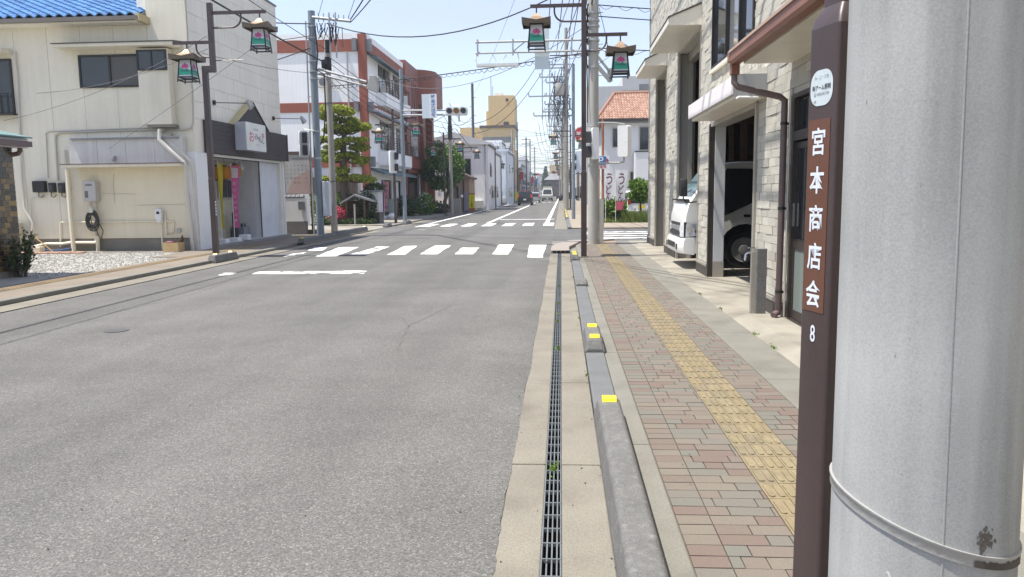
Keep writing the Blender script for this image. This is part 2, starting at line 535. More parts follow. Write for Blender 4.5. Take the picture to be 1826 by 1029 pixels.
M['cream3'] = mat('cream grey wall', (0.82, 0.775, 0.67), var=0.05, vs=0.9, fine=0.05, bump=0.12, bs=90, rough=0.8, coord='World', streak=0.04)
M['wallbase'] = mat('wall base mortar', (0.225, 0.21, 0.175), var=0.15, vs=2, fine=0.1, bump=0.3, coord='World')
M['whitewall'] = mat('whitewashed wall', (0.86, 0.86, 0.85), var=0.05, vs=0.5, fine=0.03, bump=0.25, bs=9, rough=0.85, streak=0.05, coord='World')
M['rust'] = mat('rust red band', (0.30, 0.095, 0.06), var=0.1, vs=1, streak=0.06, rough=0.7)
M['redtile'] = mat('red brown tile', (0.235, 0.08, 0.052), var=0.12, vs=1.2, fine=0.08, fs=20, bump=0.2, bs=30, rough=0.55)
M['redpil'] = mat('red brown brick pieces', (0.22, 0.07, 0.05), rand=[(0.225, 0.07, 0.05), (0.20, 0.06, 0.045), (0.25, 0.08, 0.055)], rough=0.55)
M['bluetile'] = mat('blue glazed roof tile', (0.07, 0.20, 0.50), rough=0.12, var=0.12, vs=6, bump=0.05, spec=1.0, rand=[(0.075, 0.20, 0.42), (0.095, 0.24, 0.46), (0.065, 0.175, 0.37)])
M['orangetile'] = mat('terracotta roof tile', (0.42, 0.23, 0.16), rough=0.6, var=0.1, vs=3, tint=[(0.30, 0.16, 0.11), (0.44, 0.28, 0.20)])
M['greyroof'] = mat('grey roof', (0.20, 0.20, 0.205), rough=0.6, var=0.1, vs=2)
M['slate'] = mat('blue grey eave', (0.10, 0.15, 0.17), rough=0.5)
M['ochre'] = mat('ochre wall', (0.60, 0.44, 0.215), var=0.06, vs=0.2, fine=0.03, bump=0.05, streak=0.03)
M['paleblue'] = mat('pale blue wall', (0.64, 0.70, 0.76), var=0.05, vs=0.3, bump=0.05, streak=0.03)
M['palegrey'] = mat('pale grey wall', (0.66, 0.66, 0.66), var=0.06, vs=0.4, bump=0.05, streak=0.03)
M['greywall'] = mat('grey wall', (0.45, 0.45, 0.45), var=0.06, vs=0.4, bump=0.05, streak=0.04)
M['tanwall'] = mat('tan wall', (0.36, 0.25, 0.17), var=0.08, vs=0.5, bump=0.05, streak=0.04)
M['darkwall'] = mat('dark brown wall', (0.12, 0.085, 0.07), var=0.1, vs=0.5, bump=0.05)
M['bluepanel'] = mat('blue painted sheet', (0.07, 0.16, 0.33), rough=0.5)
M['redpaint'] = mat('red sign paint', (0.48, 0.05, 0.05), rough=0.4, bump=0)
M['bluepaint'] = mat('blue sign paint', (0.03, 0.15, 0.42), rough=0.4, bump=0)
M['yelpaint'] = mat('yellow sign paint', (0.72, 0.68, 0.02), rough=0.4, bump=0)
M['ink'] = mat('black print', (0.02, 0.02, 0.022), rough=0.5, bump=0)
M['inkgrey'] = mat('grey print', (0.16, 0.16, 0.17), rough=0.5, bump=0)
M['plum'] = mat('plum print', (0.13, 0.025, 0.06), rough=0.6, bump=0)
M['platebrown'] = mat('red brown plate', (0.125, 0.055, 0.035), rough=0.4, var=0.06, bump=0.03)
M['lightprint'] = mat('pale print', (0.66, 0.70, 0.76), rough=0.4, var=0.03, bump=0)
M['sticker'] = mat('pale sticker', (0.52, 0.58, 0.60), rough=0.4, var=0.04, vs=20, bump=0)
M['darksiding'] = mat('dark plank', (0.052, 0.041, 0.044), rough=0.6, var=0.12, vs=3, streak=0.06, bump=0.1)
M['creamtrim'] = mat('cream trim', (0.52, 0.44, 0.24), rough=0.6)
M['signface'] = mat('sign acrylic', (0.72, 0.73, 0.69), rough=0.3, bump=0)
M['signside'] = mat('sign case side', (0.42, 0.44, 0.50), rough=0.4, bump=0)
M['cloth_pink'] = mat('pink banner cloth', (0.68, 0.15, 0.36), rough=0.85, trans=0.3)
M['cloth_yellow'] = mat('yellow banner cloth', (0.62, 0.52, 0.04), rough=0.85, trans=0.3)
M['cloth_white'] = mat('white banner cloth', (0.76, 0.76, 0.75), rough=0.85, trans=0.3)
M['cloth_purple'] = mat('purple banner cloth', (0.16, 0.07, 0.24), rough=0.85, trans=0.2)
M['cloth_rose'] = mat('rose banner cloth', (0.56, 0.12, 0.16), rough=0.85, trans=0.3)
M['paperlamp'] = mat('orange paper lantern', (0.55, 0.24, 0.02), rough=0.7, trans=0.3)
M['amber'] = mat('amber lens', (0.42, 0.19, 0.05), rough=0.3, var=0.3, vs=30)
M['darklens'] = mat('dark lens', (0.055, 0.06, 0.068), rough=0.3)
M['backgrey'] = mat('grey sheet back', (0.40, 0.385, 0.36), rough=0.5, var=0.06)
M['skyplate'] = mat('pale grey plate', (0.60, 0.68, 0.72), rough=0.5, var=0.02, bump=0)
M['trunk'] = mat('bark', (0.095, 0.07, 0.052), var=0.25, vs=6, fine=0.15, bump=0.8, bs=30)
def leafmat(n, a, b, c=None, tr=0.3):
    return mat(n, a, tint=[a, b] + ([c] if c else []), rough=0.55, var=0.1, vs=1.2, fine=0, bump=0, trans=tr)
M['pine'] = leafmat('pine needles', (0.10, 0.14, 0.02), (0.33, 0.38, 0.045), (0.42, 0.45, 0.06))
M['leaf'] = leafmat('tree leaves', (0.04, 0.095, 0.014), (0.105, 0.21, 0.03), (0.17, 0.29, 0.045))
M['leafd'] = leafmat('dark shrub leaves', (0.022, 0.045, 0.013), (0.05, 0.085, 0.024), (0.085, 0.12, 0.04))
M['leafy'] = leafmat('bright shrub leaves', (0.055, 0.12, 0.014), (0.13, 0.235, 0.025), (0.19, 0.29, 0.04))
M['grass'] = leafmat('long grass', (0.07, 0.12, 0.02), (0.15, 0.21, 0.035), (0.24, 0.26, 0.06))
M['azalea'] = leafmat('azalea blossom', (0.45, 0.03, 0.08), (0.60, 0.06, 0.13), (0.10, 0.12, 0.03))
M['mosaic'] = mat('glazed wall tile', (0.06, 0.04, 0.02), rand=[(0.03, 0.022, 0.016), (0.16, 0.10, 0.03), (0.02, 0.018, 0.016), (0.23, 0.15, 0.045), (0.06, 0.042, 0.025), (0.12, 0.08, 0.035)], rough=0.15, spec=0.7, bump=0.1)
M['grout'] = mat('pale grout', (0.36, 0.32, 0.25), coord='World')
M['maroon'] = mat('maroon post', (0.12, 0.018, 0.025), rough=0.5)
M['hosegreen'] = mat('grey hose', (0.06, 0.06, 0.055), rough=0.6)
M['bluehose'] = mat('blue hose', (0.05, 0.10, 0.28), rough=0.5)
M['cardboard'] = mat('tan box', (0.50, 0.36, 0.18), rough=0.8)
M['terracotta'] = mat('pinkish paver', (0.42, 0.25, 0.18), rough=0.8)
M['carblack'] = mat('black car paint', (0.018, 0.018, 0.022), rough=0.2, var=0, fine=0, bump=0, spec=0.6)
M['carsilver'] = mat('silver car paint', (0.42, 0.43, 0.42), rough=0.3, metal=0.4, var=0, fine=0, bump=0)
M['carbeige'] = mat('pale truck paint', (0.50, 0.50, 0.46), rough=0.35, var=0, fine=0, bump=0)
M['carblue'] = mat('dark blue car paint', (0.03, 0.045, 0.07), rough=0.2, var=0, fine=0, bump=0, spec=0.6)
M['carwhite'] = mat('white car paint', (0.72, 0.72, 0.71), rough=0.3, var=0, fine=0, bump=0)
M['redlamp'] = mat('red lamp lens', (0.5, 0.03, 0.02), rough=0.3, bump=0, emit=0.22)
M['redoff'] = mat('red lens', (0.35, 0.03, 0.02), rough=0.25, bump=0)
M['rustpost'] = mat('rust orange post', (0.34, 0.13, 0.06), rough=0.6)
M['plate'] = mat('number plate', (0.70, 0.70, 0.68), rough=0.5, bump=0)
M['plateyel'] = mat('yellow number plate', (0.72, 0.52, 0.03), rough=0.5, bump=0)
M['hosestone'] = mat('stone veneer', (0.50, 0.46, 0.35), var=0.15, vs=8, fine=0.1, fs=30, bump=0.5, bs=20)

# ---------------------------------------------------------------- ground, road, pavements
def sheet(name, polys, z, m, parent=None, kind='structure'):
    b = MB()
    for p in polys:
        b.face([(x, y, z) for x, y in p])
    return b.build(name, m, parent, kind=kind if not parent else None)

def rect(x0, x1, y0, y1):
    return [(x0, y0), (x1, y0), (x1, y1), (x0, y1)]

ground = sheet('ground', [rect(-1500, 1500, -600, 2500)], -0.32, M['earth'])
road = sheet('road', [rect(-7.42, -0.285, -30, 24), [(-7.42, 24), (-0.285, 24), (-0.285, 31.5), (-7.42, 31.5)], rect(-7.42, -0.285, 31.5, 600)], 0.0, M['asphalt'])
sheet('side_street', [rect(-0.285, 80, 23.9, 31.6), rect(-80, -7.42, 31.6, 36.4)], 0.0, M['asphalt2'])

def on_road(name, poly, m, z=0.004):
    o = sheet(name, [poly], z, m, road)
    return o

# zebra crossing in front: bars run along the street
def wob(pts, r, a=0.03):
    out = []
    for i, p in enumerate(pts):
        q = pts[(i + 1) % len(pts)]
        for k in range(5):
            t = k / 5
            out.append((p[0] + (q[0] - p[0]) * t + (r.uniform(-a, a) if k else 0), p[1] + (q[1] - p[1]) * t + (r.uniform(-a, a) if k else 0)))
    return out
def cw(name, px, m):
    pts = [g_(*p) for p in px]
    on_road(name, wob([(p.x, p.y) for p in pts], rng, 0.02), m)
for px, m in [
    ([(940, 459), (968, 459.5), (975, 437), (945, 437)], 'paint'),
    ([(877, 453.5), (906, 454), (917, 436.5), (890, 436.5)], 'paint'),
    ([(811, 453.5), (843, 453.5), (855, 442), (824, 442)], 'paint'),
    ([(749, 453.5), (780, 453.5), (804, 438), (776, 438)], 'paint'),
    ([(690, 454.5), (722, 454.5), (744, 438.5), (722, 439)], 'paint'),
    ([(621, 455), (655, 454), (695, 440), (672, 440)], 'paintworn'),
    ([(562, 457.5), (600, 457), (640, 441), (606, 441)], 'paint'),
    ([(548, 447), (575, 447), (584, 441.5), (562, 441.5)], 'paint'),
    ([(502, 459), (540, 453), (546, 450), (520, 453)], 'paintworn'),
]:
    cw('crosswalk_stripe', px, M[m])
cw('stop_line', [(388, 491.5), (410, 491), (422, 487), (400, 487)], M['paintworn'])
cw('stop_line', [(448, 489), (648, 488.5), (656, 483), (462, 484.5)], M['paintworn'])
# far crossing
x = -6.55
for k in range(7):
    cw_w = 0.48
    on_road('crosswalk_stripe', wob(rect(x, x + cw_w, 35.2, 38.3), rng, 0.02), M['paint'])
    x += 0.95
on_road('stop_line', rect(-3.5, -0.4, 43.4, 43.85), M['paint'])
on_road('centre_line', [(-3.80, 38.6), (-3.62, 38.6), (-3.72, 100), (-3.90, 100)], M['paint'])
for k in range(6):
    on_road('centre_line', rect(-3.9, -3.75, 108 + 14 * k, 115 + 14 * k), M['paint'])
on_road('edge_line', [(-0.83, 39.2), (-0.62, 39.2), (-0.52, 330), (-0.73, 330)], M['paint'])
on_road('edge_line', [(-6.75, 35.0), (-6.58, 35.0), (-7.0, 330), (-7.17, 330)], M['paint'])
for k in range(8):
    on_road('crosswalk_stripe', rect(-6.3 + 0.85 * k, -5.85 + 0.85 * k, 117, 120), M['paintworn'])
for k, y in enumerate((25.0, 26.3, 27.6, 28.8)):
    sheet('crosswalk_stripe', [wob(rect(0.9, 6.5 + 0.4 * k, y, y + 0.5), rng, 0.02)], 0.004, M['paintworn' if k % 2 else 'paint'], road)
# asphalt patches, seams
on_road('asphalt_patch', wob(rect(-2.1, -0.9, 12.0, 15.5), rng, 0.08), M['asphalt2'], 0.002)
on_road('asphalt_patch', wob(rect(-3.6, -3.2, 23.2, 36), rng, 0.03), M['asphalt2'], 0.002)
b = MB(); r2 = random.Random(3)
def crack(pts, w):
    for (x0, y0), (x1, y1) in zip(pts, pts[1:]):
        n = 14; pr = None
        for k in range(n + 1):
            t = k / n
            c = (x0 + (x1 - x0) * t + r2.uniform(-0.02, 0.02), y0 + (y1 - y0) * t)
            if pr:
                b.face([(pr[0] - w, pr[1], 0.003), (pr[0] + w, pr[1], 0.003), (c[0] + w, c[1], 0.003), (c[0] - w, c[1], 0.003)])
            pr = c
for c_ in ([(-3.95, 13), (-3.9, 18), (-3.85, 23)], [(-1.6, 7.2), (-1.75, 8.6), (-1.5, 10.2)], [(-1.72, 8.5), (-2.0, 9.3)], [(-5.9, 9.5), (-5.7, 11.5), (-5.95, 13.4)], [(-2.9, 16), (-2.6, 18.2)], [(-5.2, 24), (-5.0, 29)]): crack(c_, 0.0035)
crack([(-0.9, 22), (-0.75, 31)], 0.01)
crack([(-0.62, 18), (-0.6, 22.3)], 0.012)
b.build('road_seam', M['joint'], road)
mh = MB(); mh.cyl(-5.35, 32.3, -0.02, 0.007, 0.42, n=28)
mh2 = MB(); mh2.lathe(-5.35, 32.3, [(0.46, 0.0), (0.46, 0.006), (0.72, 0.006), (0.72, 0.0)], n=28, cap=False)
mho = tag(mh.build('manhole_cover', M['iron']), 'round dark manhole cover set in a pale concrete ring in the crossing', 'manhole cover')
mh2.build('surround', M['walkconc'], mho)
mh = MB(); mh.cyl(-5.05, 8.3, -0.02, 0.006, 0.13, n=18)
tag(mh.build('valve_cover', M['iron']), 'small dark valve cover in the asphalt near the left gutter', 'valve cover')

# right gutter: slabs either side of the steel grate
gutter = sheet('gutter', [rect(-0.285, 0.215, -30, 19.0)], -0.30, M['joint'])
y = 0.42 - 1.85 * 2
while y < 18.9:
    y1 = min(y + 1.84, 18.95)
    b = MB(); b.box(-0.284, -0.092, y, y1, -0.29, 0.003 + rng.uniform(-0.002, 0.002)); b.build('gutter_slab', M['gutter'], gutter, bevel=0.006)
    b = MB(); b.box(-0.004, 0.212, y, y1, -0.29, 0.003 + rng.uniform(-0.002, 0.002)); b.build('gutter_slab', M['gutter'], gutter, bevel=0.006)
    y += 1.85
grate = thing('drain_grate', (0, 0, 0), 'long narrow steel drain grate running between gutter slabs toward the corner', 'drain grate')
b = MB()
for xx in (-0.089, -0.067, -0.046, -0.025, -0.009):
    b.box(xx - 0.003, xx + 0.003, -4, 18.9, -0.022, 0.002)
b.build('rail', M['grate'], grate)
b = MB(); b.box(-0.092, -0.004, -4, 18.9, -0.28, -0.24); b.build('trough', M['black'], grate)
b = MB(); b.box(-0.09, -0.007, -0.004, 0.004, -0.014, 0.0035)
cb = b.build('cross_bar', M['grate'], grate)
cbm = cb.data; cb.location = (0, 1.7, 0)
y = 1.845
while y < 18.85:
    piece('cross_bar', cbm, grate, (0, y, 0)); y += 0.145
# corner inlet at the end of the drain
inlet = thing('drain_inlet', (0, 19.0, 0), 'pinkish concrete kerb inlet with dark slotted mouth at the end of the drain', 'drain inlet')
b = MB()
pts = [(-0.27, 19.0), (0.20, 19.0), (0.205, 20.3), (0.5, 22.2), (1.6, 23.5), (1.55, 23.75), (0.2, 22.9), (-0.2, 21.2), (-0.27, 20.2)]
b.prism(pts, 'z', -0.3, 0.085)
b.build('slab', mat('pinkish concrete', (0.27, 0.235, 0.21), var=0.08, coord='World'), inlet, bevel=0.02)
b = MB()
for k in range(4):
    b.box(-0.22 + 0.105 * k, -0.135 + 0.105 * k, 18.985, 18.998, 0.012, 0.07)
b.build('slot', M['black'], inlet)

# right pavement
walk = sheet('sidewalk', [rect(0.51, 1.585, -6, 23.4)], 0.020, M['joint'])
b = MB(); b.box(0.217, 0.385, -6, 19.0, -0.3, 0.038); b.build('kerb', M['kerblow'], kind='structure', bevel=0.008)
b = MB()
for y0 in [-6 + 2.6 * k for k in range(12)]:
    if y0 < 22:
        b.box(0.389, 0.508, y0, min(y0 + 2.59, 23.2), -0.3, 0.03)
b.build('paving_edge', M['walkconc'], kind='structure', bevel=0.004)
b = MB()
for y0 in [-6 + 2.0 * k for k in range(15)]:
    b.box(1.588, 1.965, y0, min(y0 + 1.99, 23.4), -0.3, 0.031)
b.build('paving_edge', M['walkconc'], kind='structure', bevel=0.004)
b = MB(); b.prism([(1.97, 0.028), (2.16, 0.075), (2.9, 0.078), (2.9, -0.3), (1.97, -0.3)], 'y', -6, 9.0); b.build('shop_apron', M['apron'], kind='structure', bevel=0.01)
b = MB(); b.prism([(1.97, 0.026), (2.5, 0.034), (9.0, 0.036), (9.0, -0.3), (1.97, -0.3)], 'y', 9.003, 20.95); b.build('garage_apron', M['apron'], kind='structure')
b = MB(); b.box(1.97, 2.9, 20.953, 23.4, -0.3, 0.03); b.build('corner_apron', M['apron'], kind='structure')
b = MB(); b.box(0.505, 1.6, 21.8, 23.45, -0.1, 0.032); b.build('corner_paving', mat('warm paving', (0.25, 0.19, 0.135), var=0.12, vs=3, coord='World'), kind='structure')
b = MB(); b.box(-0.284, 2.0, 19.003, 23.397, -0.3, -0.002); b.box(-0.284, 80, 23.45, 23.898, -0.3, -0.001); b.box(2.9, 80, 23.0, 23.449, -0.3, 0.0); b.build('corner_slab', M['walkconc'], kind='structure')
b = MB(); b.box(-0.284, 0.248, 31.603, 400, -0.3, 0.004); b.build('gutter', M['gutter'], kind='structure')
# far right pavement, beyond the side street
b = MB(); b.box(0.25, 0.42, 31.7, 400, -0.3, 0.07); b.build('kerb', M['kerblow'], kind='structure')
b = MB(); b.box(0.42, 2.6, 31.7, 400, -0.3, 0.05); b.box(2.6, 60, 31.7, 36.5, -0.3, 0.045)
b.build('sidewalk', mat('buff paving', (0.28, 0.235, 0.18), var=0.1, vs=2, coord='World'), kind='structure')
b = MB(); b.box(2.6, 60, 36.5, 400, -0.3, 0.03); b.build('yard', M['apron'], kind='structure')

# paving bricks: 200 x 100, one stretcher column by the kerb then running bond; the largest 300 are single pieces
bricks = []
row = 0
yy = -5.0
while yy < 21.75:
    def add(x0, x1):
        if x1 - x0 > 0.014:
            bricks.append((x0 + 0.003, x1 - 0.003, yy + 0.003, yy + 0.097))
    add(0.512, 0.665)
    xx = 0.665 - (0.1 if row % 2 else 0.0) - 0.05 * (row % 3)
    while xx < 0.985:
        w = 0.1 if rng.random() < 0.25 else 0.2
        a, c = max(xx, 0.665), min(xx + w, 0.985)
        add(a, c); xx += w
    xx = 1.285 - (0.1 if row % 2 else 0.0) - 0.05 * (row % 3)
    while xx < 1.585:
        w = 0.1 if rng.random() < 0.2 else 0.2
        a, c = max(xx, 1.285), min(xx + w, 1.585)
        add(a, c); xx += w
    row += 1; yy += 0.1
def in_view(x, y):
    p = Vector((x, y, 0.03)) - EYE
    d = p.dot(F_)
    if d < 0.3: return False
    u, v = 913 + 1370 * p.dot(R_) / d, 514.5 - 1370 * p.dot(U_) / d
    return 0 < u < 1432 and 0 < v < 1029
near = sorted([q for q in bricks if in_view((q[0] + q[1]) / 2, (q[2] + q[3]) / 2)], key=lambda q: q[2])[:298]
nset = set(near)
unit = MB(); unit.box(-0.5, 0.5, -0.5, 0.5, -0.5, 0.5)
for q in near:
    if 'brickmesh' not in globals():
        b = MB(); b.box(-0.5, 0.5, -0.5, 0.5, -0.5, 0.5)
        o = b.build('brick', M['brick'], walk); brickmesh = o.data
    else:
        o = piece('brick', brickmesh, walk, (0, 0, 0))
    o.location = ((q[0] + q[1]) / 2, (q[2] + q[3]) / 2, 0.015 + rng.uniform(-0.0012, 0.0012))
    o.scale = (q[1] - q[0], q[3] - q[2], 0.03)
    o.rotation_euler = (rng.uniform(-0.006, 0.006), rng.uniform(-0.006, 0.006), 0)
b = MB()
for q in bricks:
    if q not in nset:
        b.ct = rng.random()
        b.box(q[0], q[1], q[2], q[3], 0.0, 0.03 + rng.uniform(-0.0012, 0.0012))
b.build('brick', M['brick'], walk)['kind'] = 'stuff'

# tactile guide tiles: three abreast, two raised bars on each
def tac(b, x, y, z0):
    b.box(x + 0.002, x + 0.098, y + 0.002, y + 0.198, z0, z0 + 0.031)
    for dx in (0.026, 0.074):
        pts = [(x + dx + q[0], y + 0.10 + q[1]) for q in rounded_rect(0.029, 0.158, 0.013, 3)]
        b.prism(pts, 'z', z0 + 0.030, z0 + 0.0365)
t0 = MB(); tac(t0, -0.05, -0.10, 0)
tb = MB(); first = None; cnt = 0
yy = 2.0
while yy < 23.3:
    for k in range(3):
        x = 0.985 + 0.1 * k
        if in_view(x + 0.05, yy + 0.10) and cnt < 300:
            if first is None:
                first = t0.build('tactile_tile', M['tactile'], walk); o = first
            else:
                o = piece('tactile_tile', first.data, walk, (0, 0, 0))
            o.location = (x + 0.05, yy + 0.10, rng.uniform(-0.001, 0.001)); cnt += 1
        else:
            tb.ct = rng.random(); tac(tb, x, yy, 0)
    yy += 0.2
tb.build('tactile_tile', M['tactile'], walk)['kind'] = 'stuff'

# left side: kerb, gutter, pavement, gravel lot
b = MB(); b.box(-7.88, -7.425, -30, 23, -0.3, 0.006); b.box(-7.797, -7.425, 23.003, 31.58, -0.3, 0.004); b.box(-7.88, -7.425, 36.4, 400, -0.3, 0.006)
b.build('gutter', M['gutter'], kind='structure')
b = MB(); b.box(-7.90, -7.872, -30, 23, -0.2, 0.010); b.box(-7.44, -7.415, -30, 23, -0.2, 0.008); b.build('gutter_joint', M['black'], kind='structure')
b = MB()
for k in range(40):
    y0 = -20 + 2.0 * k
    if y0 < 22 or y0 >= 36:
        b.box(-8.05, -7.885, y0, y0 + 1.985, -0.3, 0.075)
b.build('kerb', M['walkconc'], kind='structure', bevel=0.012)
b = MB(); b.box(-9.25, -8.052, -30, 23, -0.3, 0.065); b.box(-9.9, -9.25, 18.0, 23, -0.3, 0.064); b.box(-10.6, -8.052, 23, 31.5, -0.3, 0.062); b.box(-8.05, -7.80, 23, 31.5, -0.3, 0.05)
b.build('sidewalk', M['walkred'], kind='structure')
b = MB()
for k in range(150):
    y0 = 8 + 0.1 * k
    b.ct = rng.random(); b.box(-9.02, -8.74, y0 + 0.004, y0 + 0.096, 0.03, 0.071)
    for q in range(3):
        b.box(-8.99 + 0.09 * q, -8.95 + 0.09 * q, y0 + 0.012, y0 + 0.088, 0.07, 0.076)
b.build('tactile_strip', mat('worn tactile', (0.25, 0.18, 0.1), var=0.2, vs=2, tint=[(0.22, 0.165, 0.10), (0.27, 0.20, 0.115)]), kind='stuff')
b = MB(); b.box(-11.2, -7.89, 36.4, 400, -0.3, 0.06); b.box(-13, -8.052, 31.55, 37.6, -0.3, 0.012)
b.build('sidewalk', M['apron'], kind='structure')
lot = sheet('gravel_lot', [rect(-45, -9.26, 8, 20.3)], 0.045, M['gravel'])
b = MB(); gr = random.Random(5)
for _ in range(7000):
    t = gr.random() ** 0.8
    y = 13.4 + 6.4 * t; x = gr.uniform(-16.5, -9.3)
    s = gr.uniform(0.012, 0.034); b.ct = gr.random()
    a = gr.uniform(0, 6.3)
    p = [(x + s * cos(a + k * 2.1) , y + s * sin(a + k * 2.1), 0.045) for k in range(3)]
    top = (x, y, 0.045 + s * 0.8)
    for k in range(3):
        b.face([p[k], p[(k + 1) % 3], top])
go = b.build('gravel', mat('gravel stones', (0.3, 0.28, 0.24), tint=[(0.22, 0.21, 0.19), (0.33, 0.32, 0.295)], bump=0), kind='stuff')
tag(go, 'loose pale gravel spread over the parking lot beside the cream restaurant', 'gravel', kind='stuff')
b = MB(); b.box(-15.6, -9.3, 19.75, 20.29, -0.1, 0.062); b.build('wall_foot_slab', M['apron'], kind='structure')

# ragged edge of the asphalt against the gutter, grit and weeds
rr = random.Random(41)
b = MB(); pr = None
for k in range(420):
    y = 1.5 + 0.045 * k; e = -0.279 + 0.006 * sin(y * 3.1) + rr.uniform(-0.004, 0.007)
    q = ((-0.33, y, 0.0052), (e, y, 0.0048))
    if pr: b.face([pr[0], pr[1], q[1], q[0]])
    pr = q
b.build('asphalt_edge', M['asphalt'], road)
b = MB()
for _ in range(170):
    y = 2.4 + 14 * rr.random() ** 1.7; x = rr.choice((rr.uniform(-0.28, 0.22), rr.uniform(0.4, 1.9), rr.uniform(-0.33, -0.25), rr.uniform(0.19, 0.225), rr.uniform(-3, -0.3)))
    s = rr.uniform(0.003, 0.010); z = 0.005 if x < 0.215 else 0.04; a = rr.uniform(0, 6); b.ct = rr.random()
    b.raw([(x + s * cos(a), y + s * sin(a), z), (x + s * 0.6 * cos(a + 2), y + s * sin(a + 2), z), (x + s * cos(a + 4), y + s * 0.7 * sin(a + 4), z), (x, y, z + s * 0.7)], [(0, 1, 3), (1, 2, 3), (2, 0, 3)])
tag(b.build('grit', mat('grit', (0.06, 0.05, 0.04), tint=[(0.03, 0.025, 0.02), (0.12, 0.10, 0.07)], bump=0), kind='stuff'), 'scattered grit and dead leaf bits on gutter and pavement', 'grit', kind='stuff')
b = MB()
for c in [(-0.05, y) for y in (4.02, 4.05, 7.3, 8.9, 9.4, 10.3, 12.2)] + [(0.214, y) for y in (6.2, 9.1, 11.4, 13.5)] + [(1.975, y) for y in (7.2, 7.9, 9.6, 11)]:
    for _ in range(16):
        b.leaf((c[0] + rr.gauss(0, 0.012), c[1] + rr.gauss(0, 0.05), rr.uniform(0.0, 0.02) + (0.03 if c[0] > 1 else 0)), 0.022, rr, 0.5)
tag(b.build('weeds', M['leafy'], kind='stuff'), 'tiny weeds sprouting from the drain and pavement joints', 'weeds', kind='stuff')

# ---------------------------------------------------------------- raised kerb blocks
def kerb_block(x, y0, y1, h, w, label, marks=(), m='kerb'):
    t = thing('kerb_block', (x, (y0 + y1) / 2, 0), label, 'kerb block', 'raised concrete kerb blocks')
    def ring(y, wb, wt, z1):
        return [(x - wb, y, -0.05), (x + wb, y, -0.05), (x + wb, y, 0.05), (x + wt, y, z1 - 0.015), (x + wt - 0.018, y, z1), (x - wt + 0.018, y, z1), (x - wt, y, z1 - 0.015), (x - wb, y, 0.05)]
    e = min(0.06, (y1 - y0) * 0.2)
    b = MB()
    b.loft([ring(y0, w, w * 0.86, 0.07), ring(y0 + e * 0.8, w, w * 0.78, h - 0.01), ring(y0 + e * 1.4, w, w * 0.78, h), ring(y1 - e * 1.4, w, w * 0.78, h), ring(y1 - e * 0.8, w, w * 0.78, h - 0.01), ring(y1, w, w * 0.86, 0.07)])
    b.build('body', M[m], t, bevel=0.008)
    for ym in marks:
        b = MB()
        b.prism([(ym - 0.055, h + 0.001), (ym + 0.055, h + 0.001), (ym + 0.035, h + 0.022), (ym - 0.035, h + 0.022)], 'x', x - 0.045, x + 0.045)
        o = b.build('reflector', M['yellow'], t)
    return t
kerb_block(0.302, -1.2, 5.0, 0.165, 0.092, 'longest dark concrete kerb block, yellow reflector at its far end, beside the pavement bricks', (4.87,))
kerb_block(0.302, 6.95, 7.8, 0.16, 0.095, 'short grey kerb block with two yellow reflectors, second along the drain', (7.08, 7.66))
kerb_block(0.315, 12.0, 12.4, 0.13, 0.10, 'smallest bare kerb block without reflectors between bricks and drain', ())
kerb_block(0.285, 16.6, 17.5, 0.16, 0.095, 'stained kerb block with two yellow reflectors at foot of brown lamp post', (16.75, 17.3))
kerb_block(-7.86, 16.75, 18.0, 0.19, 0.10, 'weathered kerb block with yellow reflectors below left brown lamp post', (17.0, 17.8))
kerb_block(-7.95, 23.0, 26.6, 0.20, 0.10, 'kerb block with faded yellow end in front of grey steel pole', (23.15,))
kerb_block(-7.98, 26.7, 31.0, 0.22, 0.11, 'long dark kerb block curving past the slim concrete pole', (30.8,))
kerb_block(-8.05, 34.8, 35.7, 0.18, 0.13, 'lone concrete kerb block at the mouth of left side street', ())
kerb_block(-7.75, 37.6, 38.9, 0.18, 0.12, 'kerb block with yellow top at foot of white building lamp post', (38.7,))
for k, y in enumerate((52, 58, 64, 72, 80)):
    kerb_block(-7.75, y, y + 1.6, 0.18, 0.12, 'pale kerb block on far left kerb, number %s past the big round tree' % ('one', 'two', 'three', 'four', 'five')[k], (y + 0.1,))
for k, y in enumerate((42.0, 44.5, 47.5, 51, 55, 60)):
    kerb_block(0.3, y, y + 1.2, 0.18, 0.10, 'yellow tipped kerb block on far right kerb, %s from the crossing' % ('first', 'second', 'third', 'fourth', 'fifth', 'sixth')[k], (y + 0.15, y + 1.0))

